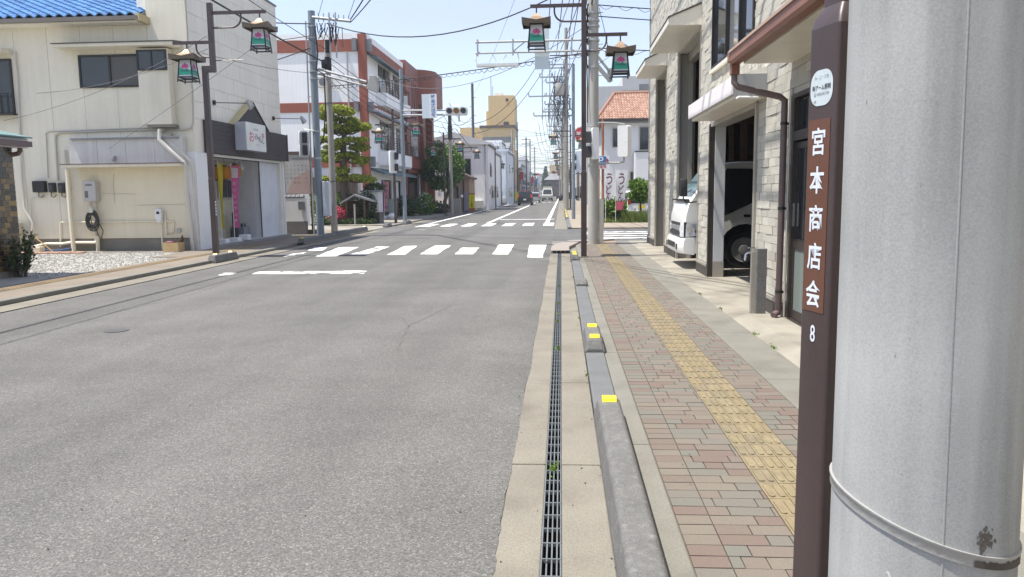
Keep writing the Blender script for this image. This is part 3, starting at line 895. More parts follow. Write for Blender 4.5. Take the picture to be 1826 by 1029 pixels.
# ---------------------------------------------------------------- lamp posts with lotus lanterns
def lantern_parts(parent, x, y, zt):
    """hangs from zt (top of its roof)"""
    b = MB()
    def ring(hw, z, up=0.0):
        pts = []
        for sx, sy in ((1, 1), (-1, 1), (-1, -1), (1, -1)):
            pts.append((x + sx * hw, y + sy * hw, z + up))
            nx, ny = (-sy, sx)
            c2 = ((sx - sy) / 2 if False else 0)
        # corner, mid, corner, mid ...
        out = []
        for k in range(4):
            a, c = pts[k], pts[(k + 1) % 4]
            out.append(a)
            out.append(((a[0] + c[0]) / 2, (a[1] + c[1]) / 2, z))
        return out
    b.loft([ring(0.025, zt), ring(0.05, zt - 0.03), ring(0.085, zt - 0.075), ring(0.15, zt - 0.125), ring(0.235, zt - 0.165), ring(0.315, zt - 0.195, 0.06)])
    b.cm = 1
    b.loft([ring(0.3152, zt - 0.196, 0.06), ring(0.308, zt - 0.268, 0.0), ring(0.295, zt - 0.268, 0.0), ring(0.295, zt - 0.225, 0.03), ring(0.14, zt - 0.235)])
    lan = b.build('lantern', [M['bronze'], M['bronzed']], parent)
    b = MB()
    for sx in (-1, 1):
        for sy in (-1, 1):
            b.tube([(x + sx * 0.135, y + sy * 0.135, zt - 0.23), (x + sx * 0.185, y + sy * 0.185, zt - 0.78)], 0.016, 4)
    for z, hw in ((zt - 0.255, 0.137), (zt - 0.665, 0.174), (zt - 0.735, 0.181)):
        for sx in (-1, 1):
            b.box(x - hw, x + hw, y + sx * hw - 0.012, y + sx * hw + 0.012, z - 0.014, z + 0.014)
            b.box(x + sx * hw - 0.012, x + sx * hw + 0.012, y - hw + 0.013, y + hw - 0.013, z - 0.0135, z + 0.0135)
    b.build('lantern_frame', M['lampblack'], lan)
    emb = MB()
    for k in range(4):
        c, s = round(cos(k * pi / 2)), round(sin(k * pi / 2))
        def P(u, v, off=0.0):      # u across the pane, v 0..1 down to up
            hw = 0.170 - 0.033 * v - 0.004 + off
            z = zt - 0.655 + 0.39 * v
            return (x + c * u - s * (-hw), y + s * u + c * (-hw), z)
        pm = MB()
        pm.face([P(-0.160, 0), P(0.160, 0), P(0.128, 1), P(-0.128, 1)])
        pm.build('panel', M['panelw'], lan)
        def patch(pts, mi, off):
            emb.cm = mi; emb.face([P(u, v, off) for u, v in pts])
        patch([(-0.155, 0.10), (0.155, 0.10), (0.145, 0.42), (0.10, 0.40), (0.04, 0.47), (-0.04, 0.42), (-0.10, 0.55), (-0.140, 0.50)], 0, 0.003)
        patch([(-0.12, 0.30), (0.11, 0.28), (0.08, 0.40), (-0.02, 0.42), (-0.09, 0.40)], 1, 0.005)
        for j, (ang, rr, mi) in enumerate(((90, 0.085, 2), (40, 0.08, 2), (140, 0.08, 2), (5, 0.085, 2), (175, 0.085, 2), (-40, 0.06, 2), (220, 0.06, 2), (90, 0.035, 3))):
            a = radians(ang)
            cu, cv = cos(a) * rr * 0.55, 0.58 + sin(a) * rr * 0.55 / 0.39
            pts = []
            for q in range(10):
                t = 2 * pi * q / 10
                du, dv = cos(t) * rr * 0.55, sin(t) * rr * 0.33
                pts.append((cu + du * cos(a) - dv * sin(a), cv + (du * sin(a) + dv * cos(a)) / 0.39))
            patch(pts, mi, 0.0065 + 0.0006 * j)
    emb.build('lotus_emblem', [M['green'], M['dgreen'], M['pink'], M['dpink']], lan)
    return lan

def lamp_post(x, y, label, top=6.3, zA=5.56, lenA=1.17, hangA=1.035, zB=4.92, lenB=0.95, hangB=0.80, road=-1, jog=None, lean=0, rod=4.5, detail=True):
    t = thing('lamp_post', (x, y, 0), label, 'lamp post', 'brown lamp posts with paired lanterns')
    xl = x + (jog or 0)
    b = MB(); b.box(xl - 0.063, xl + 0.063, y - 0.063, y + 0.063, 0.0, 1.93)
    b.loft([[(xl + sx * h, y + sy * h, z) for sx, sy in ((-1, -1), (1, -1), (1, 1), (-1, 1))] for h, z in ((0.063, 1.931), (0.054, 1.975))])
    b.build('base_sleeve', M['brown'], t, bevel=0.008)
    b = MB()
    if jog:
        b.box(xl - 0.06, xl + 0.06, y - 0.06, y + 0.06, 1.976, 4.45)
        b.box(min(x, xl) - 0.06, max(x, xl) + 0.06, y - 0.058, y + 0.058, 4.452, 4.60)
        b.box(x - 0.058, x + 0.058, y - 0.056, y + 0.056, 4.602, top)
    else:
        b.box(x - 0.052, x + 0.052, y - 0.052, y + 0.052, 1.976, top)
    b.build('pole', M['brown'], t, bevel=0.006)
    for s, z, ln, hg in ((road, zA, lenA, hangA), (-road, zB, lenB, hangB)):
        b = MB()
        x0 = x + s * 0.053; x1 = x + s * ln
        b.box(min(x0, x1), max(x0, x1), y - 0.03, y + 0.03, z - 0.035, z + 0.035)
        arm = b.build('arm', M['brown'], t)
        b = MB()
        xb = x + s * min(ln, hg) * 0.62
        pts = [(xb, y, z - 0.036)] + [(xb, y, z - 0.12)] + [(xb - s * 0.22 * (1 - cos(a)), y, z - 0.12 - 0.22 * sin(a)) for a in [radians(15 * k) for k in range(1, 7)]] + [(x + s * 0.055, y, z - 0.345)]
        b.tube(pts, 0.022, 6)
        b.build('brace', M['brown'], arm, smooth=True)
        b = MB(); xh = x + s * hg
        b.tube([(xh, y, z - 0.036), (xh, y, z - 0.17)], 0.017, 6)
        b.build('hanger', M['brown'], arm)
        lantern_parts(t, xh, y, z - 0.15)
    b = MB(); b.tube([(x + road * 0.053, y, rod), (x + road * 0.75, y, rod)], 0.012, 5); b.build('flag_rod', M['brown'], t)
    b = MB(); b.box(xl - 0.11, xl + 0.11, y - 0.11, y + 0.11, -0.05, 0.05 if x > 0 else 0.085); b.build('base_plate', M['walkconc'], t)
    return t
lpR = lamp_post(0.505, 17.5, 'brown lamp post with two lotus lanterns at right corner by the concrete pole', top=7.0)
lpL = lamp_post(-8.30, 18.4, 'brown lamp post with a stepped shaft in front of cream restaurant', top=6.05, zA=5.82, lenA=1.35, hangA=1.2, zB=5.15, lenB=0.95, hangB=0.62, road=1, jog=-0.2, rod=4.72)
# small white marks on its sleeve
b = MB()
for k in range(5):
    b.box(-8.437, -8.4355, 18.37, 18.43, 1.34 - 0.075 * k, 1.39 - 0.075 * k)
b.build('notice_print', M['lightprint'], lpL)
lp0 = lamp_post(-8.35, 38.5, 'brown lamp post with two lanterns in front of white building with red bands', top=5.7, zA=5.25, lenA=1.2, hangA=1.15, zB=4.95, lenB=0.9, hangB=0.72, road=1)
LBL = ['brown lamp post beside the red brick building, just before the round tree', 'dark lamp post standing by the upright yellow sign past the tree',
       'thin dark lamp post before the pale blue house', 'dark lamp post at the far end of the pale blue house', 'dark lamp post below the ochre tower block',
       'small dark lamp post just past the ochre tower', 'tiny dark lamp post farthest along the left kerb']
for (y, l) in zip((53.5, 64, 77, 92, 108, 128, 150), LBL):
    copy_tree(lp0, (-8.1, y, 0), label=l)
LBL = ['brown lamp post with lanterns beside the tall transformer pole', 'second far lamp post behind the transformer pole', 'third far lamp post behind the transformer pole',
       'fourth far lamp post behind the transformer pole', 'fifth far lamp post behind the transformer pole', 'sixth far lamp post behind the transformer pole']
for (y, l) in zip((53, 75, 92, 110, 128, 150), LBL):
    c = copy_tree(lp0, (0.62, y, 0.35), rz=pi, label=l)

# ---------------------------------------------------------------- near right: numbered post and thick concrete pole
t = thing('lamp_post', (0.745, 2.03, 0), 'nearest brown post with white lettering and number 8, beside thick concrete pole', 'lamp post', 'brown lamp posts with paired lanterns')
ax = radians(15)
ex, ey = Vector((cos(ax), sin(ax), 0)), Vector((-sin(ax), cos(ax), 0))    # ey runs along the lettered face, away from the camera
pn = Vector((0.668, 1.955, 0))                                           # near corner of lettered face
W = 0.125
cen = pn + ex * W / 2 + ey * W / 2
def sq(h, z, r=0.012):
    return [(cen + ex * u + ey * v + Vector((0, 0, z))) for u, v in rounded_rect(2 * h, 2 * h, r, 3)]
b = MB(); b.loft([sq(W / 2, -0.2), sq(W / 2, 1.90)]); b.loft([sq(W / 2, 1.9), sq(W / 2 - 0.006, 1.925), sq(W / 2 - 0.022, 1.955)]); b.build('base_sleeve', M['brown'], t, smooth=True)
b = MB(); b.loft([sq(0.042, 1.95), sq(0.042, 5.6)]); b.build('pole', M['brown'], t, smooth=True)
def fp(u, z, off=0.0):          # u from far edge (0) to near edge (1) of the lettered face
    return pn + ey * (W * (1 - u)) - ex * off + Vector((0, 0, z))
rt = -ey
b = MB(); b.face([fp(0.10, 1.185, 0.0012), fp(0.84, 1.185, 0.0012), fp(0.84, 1.675, 0.0012), fp(0.10, 1.675, 0.0012)]); pl = b.build('name_plate', M['platebrown'], t)
b = MB()
for k, ch in enumerate('宮本商店会'):
    write(b, ch, fp(0.47, 1.620 - 0.097 * k, 0.0022), rt, (0, 0, 1), 0.072, 0.90, 0.018)
b.build('lettering', M['lightprint'], pl)
b = MB(); write(b, '8', fp(0.50, 1.128, 0.0015), rt, (0, 0, 1), 0.062, 0.75, 0.012); b.build('number', M['lightprint'], t)
b = MB(); b.face([fp(0.5, 1.752, 0.0012) + rt * p[0] + Vector((0, 0, p[1])) for p in rounded_rect(0.094, 0.088, 0.034, 6)])
st = b.build('sticker', M['sticker'], t)
b = MB(); write(b, '㈲アーム照明', fp(0.5, 1.753, 0.002), rt, (0, 0, 1), 0.0145, 0.9, 0.012); b.build('lettering', M['ink'], st)
b = MB(); write(b, 'み・二・三寺', fp(0.5, 1.778, 0.002), rt, (0, 0, 1), 0.010, 1.0); write(b, '☎ 0285(24)1728', fp(0.5, 1.737, 0.002), rt, (0, 0, 1), 0.010, 0.9); write(b, '№', fp(0.3, 1.719, 0.002), rt, (0, 0, 1), 0.010)
b.build('small_print', M['inkgrey'], st)

PX, PY, PR = 0.707, 1.502, 0.1646
cp = thing('utility_pole', (PX, PY, 0), 'thick weathered concrete utility pole filling the right edge beside the lettered brown post', 'utility pole')
b = MB()
n = 96
b.loft([[(PX - 0.010 * (z - 0.85) + (PR - 0.006 * (z - 0.85)) * cos(2 * pi * k / n), PY + (PR - 0.006 * (z - 0.85)) * sin(2 * pi * k / n), z) for k in range(n)] for z in (-0.2, 1.0, 3.0, 6.0, 9.5)])
pm = mat('near pole concrete', (0.37, 0.372, 0.362), var=0.15, vs=2.6, fine=0.12, fs=240, bump=0.045, bs=320, streak=0.16, sxy=1.4, rough=0.95, spec=0.12, blotch=((0.20, 0.20, 0.188), 1.0, 0.46, 0.74, (8, 8, 0.6)))
b.build('shaft', pm, cp, smooth=True)
a0 = radians(258)
def polar(a, z, off):
    r = PR - 0.006 * (z - 0.85) + off
    return (PX - 0.010 * (z - 0.85) + r * cos(a), PY + r * sin(a), z)
def tilt(a, z, off):
    p = polar(a, z, off)
    return (p[0], p[1], z + 0.02 - 0.05 * (cos(a) * 0.905 - sin(a) * 0.426))
b = MB()
b.loft([[polar(a0 - 0.012, z, -0.002), polar(a0 - 0.007, z, 0.0011), polar(a0 + 0.007, z, 0.0011), polar(a0 + 0.012, z, -0.002)] for z in (-0.2, 1, 2, 3, 4.5)], closed=False, cap=False)
b.build('mould_seam', pm, cp)
b = MB()
b.loft([[tilt(2 * pi * k / n, 0.84, -0.002) for k in range(n)], [tilt(2 * pi * k / n, 0.84, 0.0035) for k in range(n)], [tilt(2 * pi * k / n, 0.856, 0.0035) for k in range(n)], [tilt(2 * pi * k / n, 0.858, 0.005) for k in range(n)], [tilt(2 * pi * k / n, 0.863, 0.005) for k in range(n)], [tilt(2 * pi * k / n, 0.863, -0.002) for k in range(n)]], cap=False)
band = b.build('steel_band', mat('old steel band', (0.36, 0.355, 0.34), rough=0.5, metal=0.15, var=0.1, vs=3, blotch=((0.07, 0.055, 0.045), 2.5, 0.60, 0.68, None)), cp, smooth=True)
b = MB(); rr = random.Random(11)      # chipped patch and scratches
for k in range(95):
    a = radians(283) + rr.gauss(0, 0.036) + 0.03 * sin(k); z = 0.878 + rr.gauss(0, 0.012)
    w, h = rr.uniform(0.006, 0.022), rr.uniform(0.002, 0.006)
    b.face([polar(a - w, z, 0.0009), polar(a + w * 0.6, z - h, 0.0009), polar(a + w, z + h * 0.3, 0.0009), polar(a - w * 0.3, z + h, 0.0009)])
b.build('chipped_patch', mat('chipped concrete', (0.12, 0.105, 0.09), bump=0.6, bs=60), cp)
b = MB()
pr = None
for k in range(14):
    a = radians(225 + k * 1.1); z = 0.80 - 0.004 * (k - 2) ** 1.5 if k > 2 else 0.79 + 0.004 * k
    q = (polar(a - 0.01, z, 0.001), polar(a + 0.01, z + 0.004, 0.001))
    if pr: b.face([pr[0], pr[1], q[1], q[0]])
    pr = q
b.build('scratch', mat('pale scratch', (0.56, 0.55, 0.52)), cp)

b = MB(); rr = random.Random(14)      # pin holes and small dark marks in the concrete
for k in range(70):
    a = radians(rr.uniform(185, 320)); z = rr.uniform(0.6, 2.1); w = rr.uniform(0.002, 0.007); h = rr.uniform(0.0006, 0.002) * (3 if k % 9 == 0 else 1)
    b.ct = rr.random(); b.face([polar(a - w, z, 0.0007), polar(a, z - h, 0.0007), polar(a + w, z + h * 0.2, 0.0007), polar(a + w * 0.2, z + h, 0.0007)])
b.build('pin_hole', mat('pin hole', (0.16, 0.155, 0.145), tint=[(0.19, 0.185, 0.175), (0.28, 0.275, 0.26)], bump=0), cp)['kind'] = 'stuff'
b = MB(); pr = None      # rusty grime on the band
for k in range(22):
    a = radians(276 + 2.2 * k); u = rr.uniform(0, 0.006)
    q = (tilt(a, 0.8405, 0.0046), tilt(a, 0.848 + u + 0.0003 * k, 0.0046))
    if pr: b.face([pr[0], q[0], q[1], pr[1]])
    pr = q
b.build('grime', mat('rust grime', (0.085, 0.07, 0.058), var=0.3, vs=20), band)

# ---------------------------------------------------------------- right: tiled warehouse with open bays
FX = 2.5
bd = thing('tiled_warehouse', (FX, 13, 0), 'pale split face tiled warehouse with open garage bays and brown porch gutter', 'building')
Y0, Y1, H = -4.0, 22.6, 7.6
OPEN = [(18.85, 20.9, 0, 4.38), (14.35, 17.03, 0, 4.38), (10.12, 13.33, 0, 2.62), (4.2, 8.68, 0.08, 2.52), (10.42, 13.2, 3.5, 5.3)]
# wall built in piers and lintels
b = MB()
def wall(y0, y1, z0, z1):
    b.box(FX + 0.012, FX + 0.26, y0, y1, z0, z1)
wall(20.9, Y1, 0, 7.6); wall(18.85, 20.897, 4.38, 7.6); wall(17.03, 18.847, 0, 7.6); wall(14.35, 17.027, 4.38, 7.6)
wall(13.33, 14.347, 0, 7.6); wall(13.2, 13.327, 2.62, 7.6); wall(10.42, 13.197, 2.62, 3.5); wall(10.42, 13.197, 5.3, 7.6)
wall(10.12, 10.417, 2.62, 7.6); wall(8.68, 10.117, 0, 7.6); wall(4.2, 8.677, 2.52, 7.6); wall(Y0, 4.197, 0, 7.6)
b.box(FX + 0.263, 14, Y1 - 0.25, Y1, 0, 7.6); b.box(FX + 0.263, 14, Y0, Y0 + 0.25, 0, 7.6); b.box(FX - 0.05, 14, Y0, Y1 + 0.05, 7.603, 7.75)
b.build('wall', M['mortar'], bd)
tiles = []
rowi = 0
z = 0.26
while z < 7.55:
    y = Y0 + (0.15 if rowi % 2 else 0) + 0.045 * (rowi % 3)
    while y < Y1:
        segs = [(max(y, Y0), min(y + 0.303, Y1))]
        for a, c, z0, z1 in OPEN:
            if z + 0.1 > z0 + 0.005 and z < z1 - 0.005:
                ns = []
                for s0, s1 in segs:
                    if s1 <= a or s0 >= c: ns.append((s0, s1))
                    else:
                        if s0 < a: ns.append((s0, a))
                        if s1 > c: ns.append((c, s1))
                segs = ns
        for s0, s1 in segs:
            if s1 - s0 > 0.03: tiles.append((s0 + 0.002, s1 - 0.002, z + 0.002, z + 0.099))
        y += 0.305
    z += 0.101; rowi += 1
def vis(q):
    y, z = (q[0] + q[1]) / 2, (q[2] + q[3]) / 2
    p = Vector((FX, y, z)) - EYE; d = p.dot(F_)
    if d < 0.5: return None
    u, v = 913 + 1370 * p.dot(R_) / d, 514.5 - 1370 * p.dot(U_) / d
    if not (1140 < u < 1440 and 0 < v < 620): return None
    return (q[1] - q[0]) * (q[3] - q[2]) * FX / d ** 3
sc_ = [(vis(q), q) for q in tiles]
big = [q for s, q in sorted([t for t in sc_ if t[0]], key=lambda t: -t[0])[:298]]
bset = set(big)
tm = None
for q in big:
    d = rng.uniform(0.008, 0.018)
    if tm is None:
        b2 = MB(); b2.box(0, 1, -0.5, 0.5, -0.5, 0.5); o = b2.build('wall_tile', M['tile'], bd); tm = o.data
        # keep the mesh in its own unit frame
        for v in tm.vertices: v.co += ORG[bd.name]
    else:
        o = piece('wall_tile', tm, bd, (0, 0, 0))
    o.location = Vector((FX + 0.012 - d, (q[0] + q[1]) / 2, (q[2] + q[3]) / 2)) - ORG[bd.name]
    o.scale = (d, q[1] - q[0], q[3] - q[2])
    o.rotation_euler = (0, rng.uniform(-0.02, 0.02), rng.uniform(-0.012, 0.012))
b = MB()
for q in tiles:
    if q not in bset:
        b.ct = rng.random()
        d = rng.uniform(0.006, 0.018)
        b.box(FX + 0.012 - d, FX + 0.012, q[0], q[1], q[2], q[3])
b.build('wall_tile', M['tile'], bd)['kind'] = 'stuff'
b = MB()
for a, c in ((20.9, 22.6), (17.03, 18.85), (13.33, 14.35), (8.69, 10.12)):
    b.box(FX - 0.022, FX + 0.012, a + 0.002, c - 0.002, 0.03, 0.20); 
b.build('plinth', M['plinth'], bd)
b = MB()
for a, c in ((20.9, 22.6), (17.03, 18.85), (13.33, 14.35), (8.69, 10.12)):
    b.box(FX - 0.03, FX + 0.011, a + 0.002, c - 0.002, 0.203, 0.245)
b.build('plinth_ledge', M['framesilver'], bd)
# jambs and frames at the far side of each bay
def part(nm, m, *bx):
    q = MB(); q.box(*bx); return q.build(nm, M[m], bd)
for y in (20.86, 16.985): part('jamb', 'jamb', FX - 0.012, 2.86, y, y + 0.04, 0.03, 4.37)
for y in (20.80, 16.93):
    part('door_guide', 'framesilver', 2.72, 2.80, y - 0.02, y + 0.055, 0.03, 4.37)
    part('door_guide', 'framesilver', FX - 0.014, FX + 0.03, y - 0.006, y + 0.05, 0.03, 4.37)
part('door_guide', 'framesilver', FX - 0.02, FX + 0.08, 14.30, 14.349, 0.03, 4.37)
part('door_guide', 'framesilver', FX - 0.02, FX + 0.05, 18.80, 18.849, 0.03, 4.37)
b = MB()
b.box(FX - 0.02, FX + 0.07, 13.25, 13.328, 0.03, 2.6)
b.build('bay_frame', M['framebrown'], bd)
b = MB(); b.box(FX + 0.072, FX + 0.24, 13.22, 13.327, 0.30, 2.6); b.build('bay_post', M['jambw'], bd)
b = MB(); b.box(FX + 0.07, FX + 0.245, 13.215, 13.326, 0.03, 0.297); b.build('post_foot', M['framesilver'], bd)
b = MB()
b.box(FX - 0.03, FX + 0.10, 10.122, 10.20, 0.03, 2.6); b.box(FX + 0.02, FX + 0.10, 10.20, 10.26, 0.03, 2.6)
b.build('bay_frame', M['framesilver'], bd)
part('bay_head', 'framesilver', FX - 0.01, FX + 0.24, 10.2, 13.22, 2.55, 2.615); part('bay_head', 'framesilver', 2.70, 2.85, 14.36, 16.98, 4.2, 4.37); part('bay_head', 'framesilver', 2.70, 2.85, 18.86, 20.85, 4.2, 4.37)
b = MB()
for k in range(42):
    b.box(2.80 + 0.006 * (k % 2), 2.83, 18.86, 20.85, 0.04 + 0.1 * k, 0.137 + 0.1 * k)
b.build('roller_shutter', mat('dark shutter', (0.12, 0.105, 0.09), rough=0.5), bd)
# inside of the garage
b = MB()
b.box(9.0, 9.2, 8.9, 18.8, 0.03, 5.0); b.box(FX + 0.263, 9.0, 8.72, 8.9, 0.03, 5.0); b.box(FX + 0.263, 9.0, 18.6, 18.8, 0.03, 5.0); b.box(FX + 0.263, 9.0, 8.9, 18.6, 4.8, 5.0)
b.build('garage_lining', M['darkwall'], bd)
b = MB()
for k in range(7):
    b.box(FX + 0.27, 8.98, 9.4 + 1.4 * k, 9.52 + 1.4 * k, 4.5, 4.79)
b.build('ceiling_joist', M['woodd'], bd)
b = MB()
b.box(FX + 0.3, 7.0, 18.2, 18.55, 2.2, 2.3); b.box(FX + 0.3, 7.0, 18.2, 18.55, 3.0, 3.08)
b.box(6.2, 6.32, 17.0, 17.12, 0.03, 4.5); b.box(4.4, 4.5, 17.9, 18.0, 0.03, 4.5)
b.build('shelf', M['woodd'], bd)
rr = random.Random(21)
for k in range(14):
    x = 3.0 + 0.27 * k
    w = rr.uniform(0.08, 0.2); h = rr.uniform(3.2, 4.3)
    b = MB(); y = 17.75 + rr.uniform(-0.05, 0.05)
    b.prism([(y, 0.04), (y + 0.05, 0.04), (y + 0.42, h), (y + 0.37, h)], 'x', x, x + w)
    tag(b.build('timber_board', M['woodd']), 'old brown timber board leaning on the back wall inside the dark garage', 'timber', 'boards leaning inside the garage')

# entrance canopies
def canopy(y0, y1, zs, x0, name_part, fasc):
    p = MB()
    p.face([(x0, y0, zs), (FX, y0, zs), (FX, y1, zs), (x0, y1, zs)])
    p.prism([(x0, zs + 0.001), (x0, zs + 0.14), (FX, zs + 0.36), (FX, zs + 0.001)], 'y', y0, y1)
    c = p.build('canopy', M['canopy'], bd)
    q = MB(); q.prism([(x0 - 0.03, zs + 0.125), (x0 - 0.03, zs + 0.155), (FX, zs + 0.395), (FX, zs + 0.362), (x0 + 0.001, zs + 0.142)], 'y', y0 - 0.02, y1 + 0.02)
    q.build('roof_edge', M['canopyedge'], c)
    q = MB(); q.box(x0 - 0.022, x0 - 0.002, y0, y1, zs + 0.02, zs + 0.124); q.build('fascia', M['canopy'], c)
canopy(14.28, 17.1, 4.42, 1.93, 'canopy', 'canopy')
canopy(18.78, 20.95, 4.44, 2.0, 'canopy', 'canopy')
b = MB(); b.box(2.10, FX, 9.75, 12.98, 2.70, 2.86); b.prism([(2.10, 2.861), (2.10, 2.87), (FX, 2.99), (FX, 2.861)], 'y', 9.75, 12.98); c3 = b.build('canopy', M['canopy'], bd)
b = MB(); b.box(2.078, 2.098, 9.74, 12.99, 2.66, 2.875); b.build('fascia', M['fascia'], c3, bevel=0.004)
b = MB(); b.box(2.13, FX, 9.80, 12.93, 2.62, 2.697); b.build('soffit', M['canopy'], c3)
b = MB(); b.box(2.102, FX, 9.735, 9.748, 2.64, 2.90); b.build('end_plate', mat('grey end plate', (0.30, 0.30, 0.30), rough=0.5), c3)
# porch eave with copper brown gutter
b = MB(); b.box(1.98, FX, 3.6, 8.72, 2.86, 2.98); b.prism([(1.98, 2.981), (1.98, 3.0), (FX, 3.22), (FX, 2.981)], 'y', 3.6, 8.72); ev = b.build('porch_eave', M['canopy'], bd)
b = MB()
b.prism([(1.845, 2.99), (1.845, 2.90), (1.87, 2.87), (1.95, 2.865), (1.975, 2.89), (1.975, 3.03), (1.955, 3.03), (1.95, 2.905), (1.88, 2.90), (1.868, 2.99)], 'y', 3.6, 8.78)
b.build('rain_gutter', M['guttercop'], ev)
b = MB(); b.box(1.83, 1.87, 3.6, 8.79, 2.985, 3.012); b.build('gutter_lip', mat('pinkish gutter lip', (0.44, 0.31, 0.24), rough=0.5), ev)
b = MB(); b.box(1.84, 1.985, 8.781, 8.90, 2.90, 3.02); b.box(1.865, 1.96, 8.80, 8.88, 2.76, 2.90); b.build('rain_head', M['guttercop'], ev, bevel=0.008)
b = MB()
b.tube([(1.91, 8.84, 2.78), (1.91, 8.84, 2.68), (1.95, 8.83, 2.63), (2.38, 8.73, 2.505), (2.43, 8.72, 2.46), (2.43, 8.72, 2.36), (2.43, 8.72, 0.17), (2.425, 8.72, 0.13), (2.36, 8.67, 0.105)], 0.036, 12)
dp = b.build('downpipe', M['pipebrown'], bd, smooth=True)
b = MB()
for z in (0.35, 1.28, 2.2):
    b.cyl(2.43, 8.72, z, z + 0.03, 0.042, n=12); b.box(2.43, 2.5, 8.71, 8.73, z, z + 0.025)
b.build('pipe_clip', M['framedark'], dp)
b = MB(); b.tube([(2.40, 9.75, 2.62), (2.15, 9.68, 2.62), (2.12, 9.68, 2.60)], 0.014, 8); b.build('vent_spout', M['white'], bd)
b = MB(); b.tube([(2.46, 8.60, 0.1), (2.46, 8.60, 2.5)], 0.012, 6); b.build('conduit', M['framesilver'], bd)
# upper window
b = MB()
for y in (10.42, 11.22, 12.1, 13.17):
    b.box(FX - 0.03, FX + 0.06, y, y + 0.05 if y < 13 else y + 0.03, 3.5, 5.3)
b.box(FX - 0.031, FX + 0.061, 10.42, 13.2, 3.46, 3.515)
wf = b.build('window', M['framedark'], bd)
for k, (a, c) in enumerate(((10.47, 11.22), (11.27, 12.1), (12.15, 13.17))):
    b = MB(); b.box(FX + 0.02 + 0.012 * (k % 2), FX + 0.028 + 0.012 * (k % 2), a, c, 3.516, 5.3); b.build('pane', M['glassc'] if k == 1 else M['glass'], wf)
b = MB(); b.box(FX - 0.05, FX + 0.0, 10.36, 13.26, 3.40, 3.458); b.build('sill', M['canopy'], bd)
# glazed sliding doors under the porch
def sash(y0, y1, xf, label=None):
    b = MB()
    b.box(xf, xf + 0.035, y0, y0 + 0.06, 0.09, 2.0); b.box(xf, xf + 0.035, y1 - 0.06, y1, 0.09, 2.0)
    for z0, z1 in ((0.09, 0.19), (0.86, 0.97), (1.93, 2.0)):
        b.box(xf + 0.001, xf + 0.034, y0 + 0.06, y1 - 0.06, z0, z1)
    d = b.build('door', M['framebrown'], bd)
    b = MB(); b.box(xf + 0.012, xf + 0.018, y0 + 0.06, y1 - 0.06, 0.97, 1.93); b.build('pane', M['glass'], d)
    b = MB(); b.box(xf + 0.012, xf + 0.018, y0 + 0.06, y1 - 0.06, 0.19, 0.86); b.build('pane', M['glassg'], d)
    b = MB(); b.box(xf - 0.02, xf, y1 - 0.045, y1 - 0.02, 1.1, 1.35); b.build('handle', M['chrome'], d)
b = MB(); b.box(FX + 0.0, FX + 0.13, 8.60, 8.678, 0.08, 2.52); b.box(FX + 0.0, FX + 0.13, 4.2, 8.60, 2.02, 2.12); b.box(FX + 0.0, FX + 0.13, 4.2, 8.60, 2.47, 2.519); b.box(FX - 0.01, FX + 0.13, 4.2, 8.60, 0.06, 0.088); b.build('door_frame', M['framebrown'], bd)
for k in range(5):
    sash(7.72 - 0.88 * k, 8.60 - 0.88 * k + 0.02, FX + 0.03 + 0.045 * (k % 2))
b = MB(); b.box(FX + 0.05, FX + 0.056, 4.2, 8.60, 2.122, 2.468); b.build('transom_pane', M['glass'], bd)
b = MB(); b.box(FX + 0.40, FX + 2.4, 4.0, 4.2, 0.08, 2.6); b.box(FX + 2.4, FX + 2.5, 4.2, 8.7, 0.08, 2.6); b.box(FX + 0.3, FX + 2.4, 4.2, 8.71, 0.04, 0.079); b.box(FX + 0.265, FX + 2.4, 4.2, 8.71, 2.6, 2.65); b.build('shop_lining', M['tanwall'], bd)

# granite tap post
t = thing('tap_post', (2.30, 9.02, 0), 'speckled granite tap post with chrome faucet beside the garage bay', 'tap post')
b = MB(); b.box(2.243, 2.355, 8.965, 9.08, 0.0, 0.83); b.build('post', M['granite'], t, bevel=0.005)
b = MB(); b.tube([(2.25, 9.03, 0.78), (2.16, 9.04, 0.78), (2.13, 9.04, 0.76), (2.12, 9.04, 0.69)], 0.013, 8); b.cyl(2.19, 9.035, 0.78, 0.83, 0.009, n=8); b.box(2.155, 2.225, 9.028, 9.042, 0.83, 0.845); b.build('faucet', M['chrome'], t, smooth=True)
b = MB(); b.box(2.19, 2.243, 9.0, 9.06, 0.0, 0.79); b.build('side_plate', M['framesilver'], t)

# ---------------------------------------------------------------- small truck nosing out of the middle bay
TY0, TY1 = 14.62, 16.32
tr = thing('small_truck', (4.2, 15.5, 0.03), 'white cab over truck parked nose out in the tiled garage', 'truck')
def arch(cx, cz, r, a0, a1, n=9):
    return [(cx + r * cos(radians(a0 + (a1 - a0) * k / n)), cz + r * sin(radians(a0 + (a1 - a0) * k / n))) for k in range(n + 1)]
WX, WZ = 3.33, 0.385
prof = [(2.30, 0.36), (2.20, 0.66), (2.17, 0.80), (2.185, 1.02), (2.24, 1.24), (2.33, 1.37), (2.78, 1.95), (2.92, 2.01), (3.2, 2.03), (4.28, 2.03), (4.30, 1.9), (4.30, 0.72), (3.84, 0.72)] + arch(WX, WZ, 0.49, 42, 180, 9) + [(2.78, 0.30)]
mid = Vector((3.2, 1.2))
def inset(k, m):
    return [(x + (mid.x - x) * k * (1 if x < 3.2 else 0.2), z + (mid.y - z) * k * (0.5 if z > 1.5 else 0.0)) for x, z in prof]
b = MB()
st = [(TY0, 0.055), (TY0 + 0.05, 0.018), (TY0 + 0.16, 0.0), (TY1 - 0.16, 0.0), (TY1 - 0.05, 0.018), (TY1, 0.055)]
b.loft([[(x, y, z) for x, z in inset(k, mid)] for y, k in st])
b.build('cab', M['truckw'], tr, smooth=True)
b = MB()
yo = TY0 - 0.004
